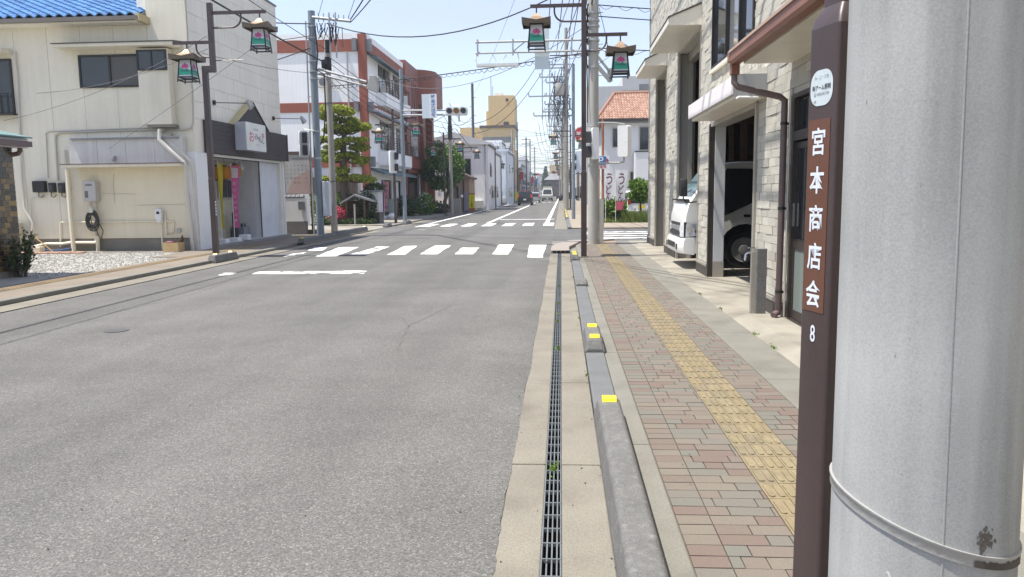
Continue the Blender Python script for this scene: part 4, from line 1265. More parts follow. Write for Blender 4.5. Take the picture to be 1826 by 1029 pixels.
b.prism([(2.62, 1.02), (2.95, 1.03), (3.9, 1.47), (3.95, 1.88), (2.98, 1.90), (2.80, 1.72)], 'y', yo - 0.006, yo + 0.05)
b.build('side_window', M['glass'], tr)
b = MB(); b.box(2.93, 4.0, yo - 0.02, yo + 0.02, 1.945, 1.972); b.build('drip_rail', M['white'], tr)
b = MB(); b.face([(2.352, TY0 + 0.10, 1.385), (2.352, TY1 - 0.10, 1.385), (2.77, TY1 - 0.14, 1.925), (2.77, TY0 + 0.14, 1.925)])
b.v = [(x - 0.012, y, z + 0.008) for x, y, z in b.v]
b.build('windscreen', mat('windscreen glass', (0.14, 0.23, 0.25), rough=0.08, spec=0.7, bump=0), tr)
b = MB(); b.tube([(2.36, 15.9, 1.40), (2.44, 15.2, 1.52)], 0.012, 5); b.tube([(2.36, 15.1, 1.40), (2.42, 14.8, 1.47)], 0.012, 5); b.build('wiper', M['trim'], tr)
b = MB(); b.box(2.22, 2.30, TY0 + 0.03, TY1 - 0.03, 1.31, 1.345); b.build('cowl', M['trim'], tr)
b = MB()
bp = [(2.30, 0.30), (2.12, 0.33), (2.095, 0.40), (2.10, 0.56), (2.13, 0.61), (2.30, 0.62)]
for y0, y1, o in ((TY0 + 0.0, TY1 + 0.0, 0),):
    b.loft([[(x + dx, y, z) for x, z in bp] for y, dx in ((y0 - 0.03, 0.10), (y0 + 0.03, 0.03), (y0 + 0.2, 0), (y1 - 0.2, 0), (y1 - 0.03, 0.03), (y1 + 0.03, 0.10))])
    b.box(2.30, 2.72, y0 - 0.028, y0 + 0.03, 0.33, 0.60); b.box(2.30, 2.72, y1 - 0.03, y1 + 0.028, 0.33, 0.60)
b.build('bumper', M['truckw'], tr, smooth=True)
b = MB()
b.box(2.088, 2.11, TY0 + 0.16, TY0 + 0.27, 0.40, 0.50); b.box(2.085, 2.11, TY0 + 0.40, TY1 - 0.40, 0.42, 0.52); b.box(2.088, 2.11, TY1 - 0.27, TY1 - 0.16, 0.40, 0.50)
b.build('bumper_opening', M['trim'], tr)
b = MB()
b.box(2.150, 2.24, TY0 + 0.22, TY1 - 0.22, 0.655, 0.73); b.box(2.160, 2.24, TY0 + 0.30, TY1 - 0.30, 0.845, 0.90)
b.build('grille', M['trim'], tr)
b = MB(); b.box(2.155, 2.22, TY0 + 0.34, TY1 - 0.34, 0.755, 0.825); b.build('grille_bar', mat('silver trim', (0.42, 0.42, 0.42), rough=0.3, metal=0.6, bump=0), tr)
for s, yc in ((-1, TY0), (1, TY1)):
    b = MB(); b.disc((2.30, yc + s * 0.0205, 0.78), (0, s, 0), 0.05, 14, 0.06); b.disc((2.43, yc + s * 0.022, 0.74), (0, s, 0), 0.035, 12); b.build('reflector', M['chrome'], tr)
    b = MB(); b.box(2.20, 2.56, yc + s * 0.004 - 0.008, yc + s * 0.004 + 0.008, 0.635, 0.915); b.build('lamp_bezel', M['trim'], tr)
    b = MB()
    b.loft([[(2.16, yc - s * 0.34, 0.66), (2.165, yc - s * 0.34, 0.78), (2.19, yc - s * 0.30, 0.82)],
            [(2.155, yc - s * 0.12, 0.64), (2.16, yc - s * 0.12, 0.84), (2.19, yc - s * 0.10, 0.90)],
            [(2.23, yc + s * 0.012, 0.64), (2.24, yc + s * 0.012, 0.86), (2.26, yc + s * 0.012, 0.92)],
            [(2.50, yc + s * 0.016, 0.66), (2.54, yc + s * 0.016, 0.90), (2.55, yc + s * 0.014, 0.94)]], closed=True)
    b.build('headlight', M['lens'], tr, smooth=True)
for s, yc in ((-1, TY0),):
    b = MB()
    b.tube([(2.42, yc + s * 0.01, 1.30), (2.32, yc + s * 0.10, 1.285), (2.20, yc + s * 0.14, 1.29), (2.16, yc + s * 0.14, 1.36), (2.16, yc + s * 0.14, 1.45)], 0.013, 6)
    ar = b.build('mirror_arm', M['trim'], tr)
    b = MB()
    b.loft([[(2.16 + p[0], yc + s * 0.14 - 0.05 + yy, 1.56 + p[1]) for p in rounded_rect(w, h, 0.03)] for yy, w, h in ((0, 0.10, 0.28), (0.02, 0.135, 0.33), (0.07, 0.135, 0.33), (0.10, 0.09, 0.27))])
    b.build('mirror', M['trim'], ar, smooth=True)
b = MB(); b.box(3.30, 3.42, yo - 0.016, yo + 0.01, 1.00, 1.05); b.box(3.88, 3.98, yo - 0.022, yo + 0.01, 0.98, 1.04); b.build('door_handle', M['trim'], tr)
b = MB(); b.tube([(2.80, yo - 0.001, 0.72), (2.80, yo - 0.001, 1.02)], 0.006, 4); b.tube([(3.98, yo - 0.001, 0.75), (3.98, yo - 0.001, 1.9)], 0.006, 4); b.build('door_seam', M['trim'], tr)
def wheel(cx, cy, cz, r, w, side, parent, rimm=None):
    b = MB()
    y0, y1 = cy, cy + side * w
    def rg(rad, y): return [(cx + rad * cos(2 * pi * k / 28), y, cz + rad * sin(2 * pi * k / 28)) for k in range(28)]
    b.loft([rg(r * 0.62, y0), rg(r * 0.93, y0), rg(r, y0 + side * 0.03), rg(r, y1 - side * 0.03), rg(r * 0.93, y1), rg(r * 0.6, y1)])
    wh = b.build('wheel', M['rubber'], parent, smooth=True)
    b = MB()
    yb = y0 - side * 0.004
    b.loft([rg(r * 0.66, yb + side * 0.0), rg(r * 0.62, yb - side * 0.006), rg(r * 0.56, yb + side * 0.02), rg(r * 0.30, yb + side * 0.012), rg(r * 0.25, yb - side * 0.02), rg(r * 0.12, yb - side * 0.024)])
    rm = b.build('rim', rimm or M['rim'], wh, smooth=True)
    b = MB()
    for k in range(5):
        a = 2 * pi * k / 5 + 0.3
        b.disc((cx + r * 0.44 * cos(a), yb + side * 0.0095, cz + r * 0.44 * sin(a)), (0, -side, 0), r * 0.13, 10)
    b.build('rim_hole', M['black'], wh)
wheel(WX, TY0 + 0.05, WZ, 0.355, 0.2, 1, tr); wheel(WX, TY1 - 0.05, WZ, 0.355, 0.2, -1, tr)
wheel(6.1, TY0 + 0.10, WZ, 0.355, 0.2, 1, tr); wheel(6.1, TY1 - 0.10, WZ, 0.355, 0.2, -1, tr)
b = MB(); b.box(2.7, 8.2, TY0 + 0.35, TY1 - 0.35, 0.42, 0.66); b.build('chassis', M['black'], tr)
b = MB(); b.box(4.4, 8.4, TY0 - 0.03, TY1 + 0.03, 0.80, 1.25); b.build('load_bed', M['truckw'], tr)
b = MB(); b.box(2.9, 4.2, TY0 + 0.24, TY1 - 0.24, 0.66, 1.05); b.build('inner_arch', M['black'], tr)

tr.location.x += 0.09

# ---------------------------------------------------------------- left: cream restaurant
WY, SX = 20.3, -9.8            # wall towards us, wall towards the street
def W(px, py): 
    p = py_(px, py, WY); return p.x, p.z
def S(px, py):
    p = px_(px, py, SX); return p.y, p.z
rs = thing('restaurant', (-11, 20.3, 0), 'cream two storey restaurant with blue roof and dark plank sign band', 'building')
YE = 26.85
TOP = 7.95
b = MB()
b.box(-22, SX - 0.02, WY + 0.05, WY + 0.3, 0, 6.25)
b.box(-11.15, SX - 0.02, WY + 0.05, WY + 0.3, 6.253, TOP)
b.box(-11.15, -11.0, WY + 0.303, YE, 6.0, TOP)
b.box(SX - 0.25, SX - 0.02, WY + 0.303, YE, 2.62, TOP)
b.box(-22, SX - 0.02, YE - 0.25, YE - 0.003, 0, 6.25); b.box(-11.0, SX - 0.253, YE - 0.25, YE - 0.003, 6.253, TOP)
b.box(-11.0, SX - 0.253, WY + 0.303, YE - 0.253, TOP - 0.3, TOP - 0.1)
b.build('wall', M['cream3'], rs)
# upright wall boards, one by one
xs = [-22 + 0.925 * k for k in range(14)] + [SX]
xs = [x for x in xs if x < SX - 0.4] + [SX]
for x0, x1 in zip(xs, xs[1:]):
    hi = 6.22 if x0 < -11.2 else TOP
    if x1 < -16: continue
    p = MB(); p.box(x0 + 0.004, x1 - 0.004, WY - 0.002 + rng.uniform(0, 0.003), WY + 0.049, 0.40, 3.20 if False else hi)
    p.build('wall_board', M['cream'], rs)
p = MB(); p.box(-22, SX - 0.01, WY + 0.012, WY + 0.048, 0.03, 0.395); p.build('wall_base', M['wallbase'], rs)
# street side sheets
row = 0; z = 3.60
while z < TOP - 0.02:
    y = WY + 0.02 - (0.45 if row % 2 else 0)
    z1 = min(z + 0.455, TOP)
    while y < YE:
        a, c = max(y, WY + 0.004), min(y + 0.905, YE)
        if c - a > 0.05:
            p = MB(); p.box(SX - 0.019, SX + rng.uniform(0.0, 0.004), a + 0.003, c - 0.003, z + 0.004, z1 - 0.004); p.build('siding_sheet', M['cream3'], rs)
        y += 0.91
    z += 0.455; row += 1
p = MB(); p.box(SX - 0.06, SX + 0.04, WY, YE + 0.03, TOP, TOP + 0.05); p.build('parapet_cap', M['greyroof'], rs)
# blue glazed pantiles
p = MB()
EV, EZ, SL = WY - 0.42, 6.14, radians(24)
XR = -10.9
p.prism([(EV, EZ - 0.06), (EV, EZ + 0.02), (EV + 4.5, EZ + 0.02 + 4.5 * math.tan(SL)), (EV + 4.5, EZ - 0.06 + 4.5 * math.tan(SL))], 'x', -22, XR)
rf = p.build('roof', M['greyroof'], rs)
p = MB(); p.box(-22, XR - 0.02, EV, WY, EZ - 0.13, EZ - 0.065); p.build('soffit', M['cream3'], rf)
p = MB(); p.box(-22, XR + 0.06, EV - 0.12, EV - 0.02, EZ - 0.10, EZ + 0.0); p.build('rain_gutter', mat('grey brown gutter', (0.17, 0.15, 0.13), rough=0.5), rf)
p = MB(); p.box(XR, XR + 0.10, EV - 0.1, EV + 0.5, EZ - 0.12, EZ + 0.06); p.build('verge', M['creamtrim'], rf)
p = MB()
sec = [(-0.14 + 0.28 * k / 8, 0.052 * sin(pi * (k / 8) * 1.0) if k <= 8 else 0) for k in range(9)]
sec = [(u, 0.055 * max(0.0, cos(pi * u / 0.19)) - 0.02 * (abs(u) / 0.14) ** 2) for u, h in sec]
L_ = 0.31
p.loft([[(u, 0.0, h + 0.045) for u, h in sec], [(u, L_, h + 0.012) for u, h in sec]], closed=False, cap=False)
p.loft([[(u, 0.0, h + 0.045) for u, h in sec], [(u, 0.0, h + 0.010) for u, h in sec]], closed=False, cap=False)
tl = None; cnt = 0
st_ = MB()
for r_ in range(14):
    for c_ in range(40):
        x = XR - 0.16 - 0.272 * c_
        if x < -21.8: continue
        q = Vector((x, EV - 0.03 + 0.26 * r_ * cos(SL), EZ + 0.025 + 0.26 * r_ * sin(SL)))
        if cnt < 300 and r_ < 13 and x > -16.6:
            if tl is None:
                o = p.build('roof_tile', M['bluetile'], rf, smooth=True); tl = o.data
                for v in tl.vertices: v.co += ORG[rf.name]
            else:
                o = piece('roof_tile', tl, rf, (0, 0, 0))
            o.location = q - ORG[rf.name]; o.rotation_euler = (SL, 0, 0); cnt += 1
        else:
            st_.ct = rng.random()
            mtx = Matrix.Translation(q) @ Matrix.Rotation(SL, 4, 'X')
            st_.raw([mtx @ Vector(v) for v in p.v], p.f)
st_.build('roof_tile', M['bluetile'], rf, smooth=True)['kind'] = 'stuff'
# windows of the wall towards us
def win(x0, x1, z0, z1, n, gm, proud=0.05):
    p = MB(); t = 0.05
    y0, y1 = WY - proud, WY + 0.0
    p.box(x0, x0 + t, y0, y1, z0, z1); p.box(x1 - t, x1, y0, y1, z0, z1); p.box(x0 + t, x1 - t, y0, y1, z0, z0 + t); p.box(x0 + t, x1 - t, y0, y1, z1 - t, z1)
    for k in range(1, n):
        xm = x0 + (x1 - x0) * k / n; p.box(xm - 0.025, xm + 0.025, y0 + 0.005, y1, z0 + t, z1 - t)
    f = p.build('window', M['framedark'], rs)
    for k in range(n):
        p = MB(); a = x0 + t + (x1 - x0 - 2 * t) * k / n; c = x0 + t + (x1 - x0 - 2 * t) * (k + 1) / n
        p.box(a, c, WY - 0.024 + 0.008 * (k % 2), WY - 0.018 + 0.008 * (k % 2), z0 + t, z1 - t); p.build('pane', gm[k % len(gm)], f)
    return f
glw = mat('dim window glass', (0.05, 0.055, 0.06), rough=0.1, spec=0.5, bump=0)
gls = mat('dim window screen', (0.095, 0.095, 0.09), rough=0.3, spec=0.3, bump=0)
x0, z1 = W(140, 99); x1, z0 = W(254, 155); win(x0, x1, z0, z1, 2, [glw, gls])
# projecting closet with its own window
x0, zt = W(253, 90); x1, zb = W(316, 223)
p = MB(); p.box(x0, x1, WY - 0.28, WY - 0.003, zb, zt); p.build('bay_box', M['cream'], rs, bevel=0.01)
a0, c1 = W(254, 93); a1, c0 = W(308, 128)
p = MB(); yb = WY - 0.33
p.box(a0, a0 + 0.04, yb, yb + 0.05, c0, c1); p.box(a1 - 0.04, a1, yb, yb + 0.05, c0, c1); p.box(a0 + 0.04, a1 - 0.04, yb, yb + 0.05, c0, c0 + 0.04); p.box(a0 + 0.04, a1 - 0.04, yb, yb + 0.05, c1 - 0.04, c1); p.box((a0 + a1) / 2 - 0.02, (a0 + a1) / 2 + 0.02, yb + 0.004, yb + 0.049, c0 + 0.04, c1 - 0.04)
f = p.build('window', M['framedark'], rs)
for k in range(2):
    p = MB(); p.box(a0 + 0.04 + (a1 - a0 - 0.08) / 2 * k, a0 + 0.04 + (a1 - a0 - 0.08) / 2 * (k + 1), yb + 0.02, yb + 0.026, c0 + 0.04, c1 - 0.04); p.build('pane', glw, f)
p = MB(); p.box(x0 + 0.15, x1 + 0.05, WY - 0.26, WY - 0.003, zb - 0.07, zb - 0.003); p.build('box_bottom', M['wallbase'], rs)
x0, z0 = W(115, 93); x1, z1 = W(323, 77)
p = MB(); p.prism([(WY - 0.5, z1 - 0.12), (WY - 0.5, z1 - 0.04), (WY - 0.003, z1 + 0.02), (WY - 0.003, z1 - 0.13)], 'x', x0, x1); c_ = p.build('window_canopy', M['cream'], rs)
p = MB(); p.prism([(WY - 0.53, z1 - 0.038), (WY - 0.53, z1 - 0.015), (WY - 0.003, z1 + 0.05), (WY - 0.003, z1 + 0.023)], 'x', x0 - 0.03, x1 + 0.03); p.build('flashing', M['canopyedge'], c_)
x1, z1 = W(20, 105); x_, z0 = W(20, 204); win(x1 - 1.7, x1, z0, z1, 2, [glw])
p = MB(); p.prism([(WY - 0.45, z1 + 0.12), (WY - 0.45, z1 + 0.20), (WY - 0.003, z1 + 0.26), (WY - 0.003, z1 + 0.10)], 'x', x1 - 2.2, x1 + 0.05); p.build('window_canopy', M['cream'], rs)
p = MB()
for k in range(9):
    p.box(x1 - 0.02 - 0.18 * k, x1 - 0.0 - 0.18 * k, WY - 0.3, WY - 0.28, z0 + 0.02, z0 + 0.5)
p.box(x1 - 1.7, x1 + 0.06, WY - 0.31, WY - 0.27, z0 + 0.5, z0 + 0.53); p.box(x1 - 1.7, x1 + 0.08, WY - 0.31, WY - 0.05, z0 - 0.03, z0 + 0.01); p.build('window_railing', M['framedark'], rs)
M['fasciagrey'] = mat('aged grey board', (0.56, 0.55, 0.515), var=0.06, streak=0.08, coord='World', bump=0.08)
# lean-to front: fascia box, ledge, shaded recess
x0, zt = W(131, 247); x1, zl = W(336, 296)
p = MB()
n = 4
for k in range(n):
    q0 = x0 + (x1 - x0) * k / n; q1 = x0 + (x1 - x0) * (k + 1) / n
    q = MB(); q.box(q0 + 0.004, q1 - 0.004, WY - 0.24, WY - 0.003, zl + 0.06, zt); q.build('fascia_board', M['fasciagrey'], rs)
q = MB(); q.box(x0 - 0.05, x1 + 0.03, WY - 0.55, WY - 0.003, zl - 0.01, zl + 0.055); q.build('ledge', M['cream'], rs)
q = MB(); q.box(x0 - 0.07, x1 + 0.05, WY - 0.58, WY - 0.243, zl + 0.057, zl + 0.078); q.build('ledge_flashing', M['pipebrown'], rs)
q = MB(); q.box(x0 + 0.1, x1 - 0.1, WY - 0.30, WY - 0.243, zt - 0.06, zt - 0.02); q.build('fascia_rail', M['greyroof'], rs)
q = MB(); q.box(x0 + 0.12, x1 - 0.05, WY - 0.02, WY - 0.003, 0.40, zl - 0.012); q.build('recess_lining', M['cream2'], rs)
def tube_part(name, pts, r, m, n=8, par=None):
    q = MB(); q.tube(pts, r, n); return q.build(name, m, par or rs, smooth=True)
M['conduitgrey'] = mat('aged conduit', (0.44, 0.42, 0.36), rough=0.6, var=0.1)
pc = M['cream']
# drain pipes and conduits
def wp(px, py, off=0.08):
    x, z = W(px, py); return (x, WY - off, z)
tube_part('downpipe', [wp(295, 234, 0.06), wp(295, 234, 0.30), wp(295, 250, 0.32), wp(312, 268, 0.30), wp(336, 290, 0.30), wp(340, 297, 0.28), wp(340, 330, 0.22), wp(348, 450, 0.10)], 0.055, M['offwhite'])
tube_part('downpipe', [wp(307, 238, 0.06), wp(307, 248, 0.22), wp(347, 288, 0.24), wp(349, 300, 0.18), wp(357, 452, 0.06)], 0.035, M['offwhite'])
tube_part('downpipe', [wp(119, 268, 0.09), wp(124, 330, 0.10), wp(135, 442, 0.12)], 0.045, M['offwhite'])
tube_part('ledge_post', [wp(135, 303, 0.36), wp(140, 380, 0.34), wp(146, 451, 0.33)], 0.05, M['cream2'])
tube_part('downpipe', [wp(331, -15, 0.06), wp(336, 60, 0.06), wp(337, 90, 0.06), wp(345, 160, 0.05), wp(346, 220, 0.05), wp(342, 229, 0.05), wp(333, 231, 0.05), wp(270, 232, 0.04), wp(185, 234, 0.04), wp(110, 237, 0.04), wp(102, 241, 0.04), wp(101, 252, 0.04), wp(105, 322, 0.04)], 0.024, M['conduitgrey'])
tube_part('conduit', [wp(268, 228, 0.03), wp(90, 235, 0.03), wp(83, 238, 0.03), wp(84, 250, 0.03), wp(87, 318, 0.03)], 0.014, M['conduitgrey'])
tube_part('drain_pipe', [wp(28, 92, 0.05), wp(33, 140, 0.05), wp(37, 220, 0.05), wp(41, 320, 0.05), wp(46, 350, 0.07)], 0.026, M['offwhite'])
tube_part('drain_hose', [wp(46, 350, 0.08), wp(48, 370, 0.10), wp(57, 386, 0.12), wp(65, 398, 0.14), wp(65, 412, 0.16), wp(54, 430, 0.18)], 0.032, M['offwhite'])
tube_part('conduit', [wp(80, 352, 0.05), wp(60, 353, 0.05), wp(57, 360, 0.05), wp(60, 400, 0.05)], 0.012, M['offwhite'])
tube_part('water_pipe', [wp(110, 440, 0.05), wp(110, 397, 0.05), wp(112, 396, 0.05), wp(165, 396, 0.06), wp(282, 395, 0.06)], 0.018, pc)
tube_part('water_pipe', [wp(290, 397, 0.06), wp(291, 420, 0.06), wp(292, 451, 0.06)], 0.022, pc)
tube_part('water_pipe', [wp(296, 394, 0.06), wp(312, 395, 0.06), wp(311, 415, 0.06), wp(300, 418, 0.06), wp(298, 405, 0.06), wp(296, 380, 0.06)], 0.02, pc)
tube_part('drain_pipe', [wp(176, 432, 0.12), wp(130, 432, 0.12), wp(118, 434, 0.14), wp(90, 434, 0.16), wp(66, 440, 0.2)], 0.038, pc)
tube_part('drain_pipe', [wp(178, 420, 0.1), wp(179, 452, 0.1)], 0.05, M['cream2'])
tube_part('water_hose', [wp(52, 446, 0.25), wp(80, 443, 0.25), wp(110, 446, 0.22), wp(134, 442, 0.2)], 0.02, M['bluehose'])
# meters
for (a, b_, c, d, m) in ((62, 323, 86, 343, 'framedark'), (91, 326, 103, 343, 'lampblack'), (108, 326, 121, 344, 'lampblack')):
    x0, z1 = W(a, b_); x1, z0 = W(c, d)
    q = MB(); q.box(x0, x1, WY - 0.14, WY - 0.003, z0, z1); o = q.build('meter_box', M[m], rs, bevel=0.02)
    if m == 'lampblack':
        q = MB(); q.cyl((x0 + x1) / 2, WY - 0.12, z0 + 0.02, z0 + 0.2, 0.05, n=10); q.disc(((x0 + x1) / 2, WY - 0.145, z1 - 0.12), (0, -1, 0), 0.06, 14); q.build('dial', M['darklens'], o)
x0, z1 = W(88, 322); x1, z0 = W(123, 348)
q = MB(); q.box(x0, x1, WY - 0.03, WY - 0.003, z0, z1); q.build('meter_board', M['cream2'], rs)
for a in (75, 97, 116):
    tube_part('meter_cable', [wp(a - 2, 343, 0.08), wp(a - 2, 350, 0.09), wp(a + 3, 352, 0.09), wp(a + 6, 348, 0.05)], 0.012, M['cable'], 5)
# water heater
x0, z1 = W(156, 323); x1, z0 = W(181, 359)
q = MB(); q.box(x0, x1, WY - 0.24, WY - 0.022, z0, z1); wh = q.build('water_heater', mat('heater grey', (0.47, 0.465, 0.45), rough=0.4, metal=0.1, bump=0.03), rs, bevel=0.012)
q = MB(); q.box(x0 + 0.08, x0 + 0.26, WY - 0.246, WY - 0.241, z1 - 0.13, z1 - 0.09); q.box(x0 + 0.05, x0 + 0.14, WY - 0.246, WY - 0.241, z0 + 0.1, z0 + 0.28); q.build('label_print', M['inkgrey'], wh)
tube_part('heater_pipe', [wp(166, 360, 0.12), wp(167, 385, 0.10)], 0.02, M['offwhite'], par=wh)
tube_part('heater_pipe', [wp(173, 360, 0.12), wp(174, 385, 0.10), wp(174, 432, 0.08)], 0.03, M['offwhite'], par=wh)
# camera and gas meter
q = MB(); x0, z0 = W(213, 283)
q.lathe(x0, WY - 0.28, [(0.05, z0 + 0.06), (0.055, z0), (0.04, z0 - 0.06), (0.01, z0 - 0.075)], 10); q.build('dome_camera', M['galv'], rs, smooth=True)
x0, z1 = W(282, 373); x1, z0 = W(295, 396)
q = MB(); q.box(x0, x1, WY - 0.2, WY - 0.05, z0 + 0.10, z1); q.lathe((x0 + x1) / 2, WY - 0.12, [(0.085, z0 + 0.12), (0.09, z0 + 0.04), (0.06, z0 - 0.02)], 12); gm_ = q.build('gas_meter', M['whiteplastic'], rs, bevel=0.015)
q = MB(); q.box(x0 + 0.05, x1 - 0.05, WY - 0.205, WY - 0.2, z1 - 0.13, z1 - 0.06); q.build('dial', M['ink'], gm_)
x0, z1 = W(317, 407); x1, z0 = W(324, 414); q = MB(); q.box(x0, x1, WY - 0.06, WY - 0.022, z0, z1); q.build('socket', M['galv'], rs)
tube_part('drop_wire', [wp(204, 310, 0.03), wp(203, 330, 0.03), wp(206, 362, 0.03)], 0.003, M['inkgrey'], 4)
tube_part('drop_wire', [wp(170, 345, 0.03), wp(243, 346, 0.03)], 0.004, M['conduitgrey'], 4)
tube_part('drop_wire', [wp(246, 366, 0.03), wp(332, 364, 0.03)], 0.004, M['conduitgrey'], 4)
# corner pillar, band of dark planks with gable, entrance recess
y0c, _ = S(366, 300)
q = MB(); q.box(SX - 0.25, SX + 0.03, WY - 0.03, WY + 0.75, 0.03, 2.70); q.build('corner_pillar', M['white'], rs, bevel=0.01)
ya, zt = S(364, 216); yb, _ = S(503, 243); zb = 2.70; zt = 3.60; ya -= 0.0
for k in range(7):
    z0 = zb + (zt - zb) * k / 7; z1 = zb + (zt - zb) * (k + 1) / 7
    q = MB(); q.box(SX + 0.005, SX + 0.20, WY + 0.60, YE + 0.02, z0 + 0.003, z1 - 0.003); q.build('band_plank', M['darksiding'], rs)
q = MB(); q.box(SX + 0.0, SX + 0.19, WY + 0.61, YE + 0.01, zb, zt); q.box(SX + 0.19, SX + 0.215, YE - 0.04, YE + 0.03, zb - 0.01, zt + 0.02); q.build('band_backing', M['plinth'], rs)
g0, gz0 = S(407, 221); g1, gz1 = S(441, 186); g2, gz2 = S(467, 232)
g1 = (g0 + g2) / 2 + 0.1
for k in range(6):
    t0_, t1_ = k / 6, (k + 1) / 6
    z0, z1 = zt + (gz1 - zt) * t0_, zt + (gz1 - zt) * t1_
    q = MB(); q.prism([(g0 + (g1 - g0) * t0_, z0 + 0.003), (g2 + (g1 - g2) * t0_, z0 + 0.003), (g2 + (g1 - g2) * t1_, z1 - 0.001), (g0 + (g1 - g0) * t1_, z1 - 0.001)], 'x', SX + 0.005, SX + 0.20); q.build('gable_plank', M['darksiding'], rs)
q = MB(); q.prism([(g0 - 0.08, zt + 0.0), (g0 - 0.02, zt + 0.0), (g1, gz1 + 0.02), (g1, gz1 + 0.09)], 'x', SX - 0.02, SX + 0.225); q.build('gable_trim', M['creamtrim'], rs)
q = MB(); q.prism([(g2 + 0.08, zt + 0.0), (g2 + 0.02, zt + 0.0), (g1 + 0.001, gz1 + 0.02), (g1 + 0.001, gz1 + 0.09)], 'x', SX - 0.02, SX + 0.225); q.build('gable_trim', M['framedark'], rs)
# recess
q = MB(); q.box(-10.95, -10.75, WY + 0.3, YE - 0.25, 0.03, 2.7); q.build('recess_wall', M['hosestone'], rs)
q = MB(); q.box(-10.749, -10.73, WY + 4.1, YE - 1.9, 2.14, 2.24); q.build('picture_rail', M['darkwall'], rs)
q = MB(); q.box(-10.75, SX + 0.02, WY + 0.3, YE - 0.003, 2.62, 2.69); q.build('recess_ceiling', M['white'], rs)
q = MB(); q.box(-10.75, SX - 0.3, YE - 1.9, YE - 1.75, 0.12, 2.62); q.build('entrance_side', mat('grey white panel', (0.62, 0.63, 0.65), bump=0.02), rs)
q = MB(); q.box(SX - 0.30, SX - 0.12, YE - 1.88, YE - 0.12, 0.12, 2.62); q.build('entrance_door', mat('pale entrance panel', (0.66, 0.67, 0.69), bump=0.02, streak=0.02), rs)
q = MB(); q.box(SX - 0.14, SX + 0.03, YE - 0.12, YE + 0.03, 0.03, 2.70); q.build('corner_pillar', M['white'], rs)
q = MB(); q.box(SX - 0.119, SX - 0.105, YE - 1.92, YE - 1.86, 0.12, 2.62); q.build('door_edge', M['framedark'], rs)
q = MB(); q.box(-10.748, -10.71, WY + 3.3, WY + 4.6, 1.42, 2.06)
wf = q.build('window', M['framesilver'], rs)
for k in range(2):
    q = MB(); q.box(-10.709, -10.70, WY + 3.35 + 0.62 * k, WY + 3.93 + 0.62 * k, 1.47, 2.01); q.build('pane', M['glass'], wf)
q = MB(); q.box(-10.75, SX + 0.12, WY + 0.76, YE + 0.02, 0.03, 0.15); q.build('entrance_step', mat('pale step tile', (0.50, 0.48, 0.45), rough=0.6, var=0.08), rs)
q = MB()
for k in range(30):
    q.box(SX + 0.121, SX + 0.128, WY + 0.78 + 0.2 * k, WY + 0.97 + 0.2 * k, 0.04, 0.145)
q.build('step_tile', mat('step riser tile', (0.34, 0.33, 0.32), tint=[(0.28, 0.27, 0.26), (0.40, 0.39, 0.37)]), rs)['kind'] = 'stuff'
# spot lamps
for px, py, ex_, ez in ((380, 183, 425, 190), (486, 211, 530, 214)):
    y_, z_ = S(px, py)
    t = thing('spot_lamp', (SX, y_, z_), 'small grey spot lamp %s' % ('beside the gable above left end of dark plank band' if px < 400 else 'at the far corner above dark plank band'), 'spot lamp')
    q = MB(); q.cyl(SX + 0.03, y_, z_ - 0.06, z_ + 0.06, 0.05, n=10); q.build('wall_plate', M['framedark'], t)
    q = MB(); q.tube([(SX + 0.03, y_, z_), (SX + 0.95, y_ + 0.15, z_ - 0.02)], 0.012, 6); q.build('arm', M['framedark'], t)
    q = MB(); q.loft([[(SX + 0.93 + 0.12 * f_ + r_ * 0.7 * cos(a), y_ + 0.15 + r_ * sin(a), z_ + 0.06 - 0.2 * f_ + r_ * 0.7 * cos(a)) for a in [2 * pi * k / 10 for k in range(10)]] for f_, r_ in ((0, 0.04), (0.3, 0.06), (1, 0.10))]); q.build('lamp_head', M['galv'], t, smooth=True)
# lit sign box of the restaurant
t = thing('sign_box', (SX + 0.3, 24.5, 3.3), 'square white box sign with brush lettering on the dark plank band', 'sign')
p0 = px_(438, 219, SX + 0.55); p1 = px_(473, 232, SX + 0.55); p2 = px_(473, 272, SX + 0.55)
sy0, sy1, sz0, sz1 = p0.y, p1.y, 2.86, 3.68
q = MB(); q.box(SX + 0.21, SX + 0.53, sy0, sy1, sz0, sz1); q.build('case', M['signside'], t)
q = MB(); q.box(SX + 0.531, SX + 0.56, sy0 + 0.0, sy1 - 0.0, sz0 + 0.0, sz1 - 0.0); fc = q.build('face', M['signface'], t, bevel=0.01)
sw = sy1 - sy0
def sgn(m, items):
    q = MB()
    for ch, u, v, s, bo in items:
        write(q, ch, (SX + 0.5625, sy0 + sw * u, sz0 + (sz1 - sz0) * v), (0, 1, 0), (0, 0, 1), s, 1.15, bo)
    q.build('lettering', m, fc)
sgn(mat('sign pink', (0.60, 0.12, 0.20), bump=0), [('お', 0.25, 0.50, 0.36, 0.01)])
sgn(M['ink'], [('っ', 0.40, 0.47, 0.17, 0.008), ('ち', 0.49, 0.53, 0.20, 0.008), ('ゃ', 0.58, 0.47, 0.17, 0.008), ('ん', 0.69, 0.46, 0.26, 0.008), ('ごはん処', 0.46, 0.78, 0.085, 0.0), ('し', 0.84, 0.40, 0.20, 0.006)])
sgn(M['inkgrey'], [('OCCHAN', 0.52, 0.22, 0.05, 0)])
sgn(M['redpaint'], [('亭', 0.83, 0.58, 0.20, 0.005)])

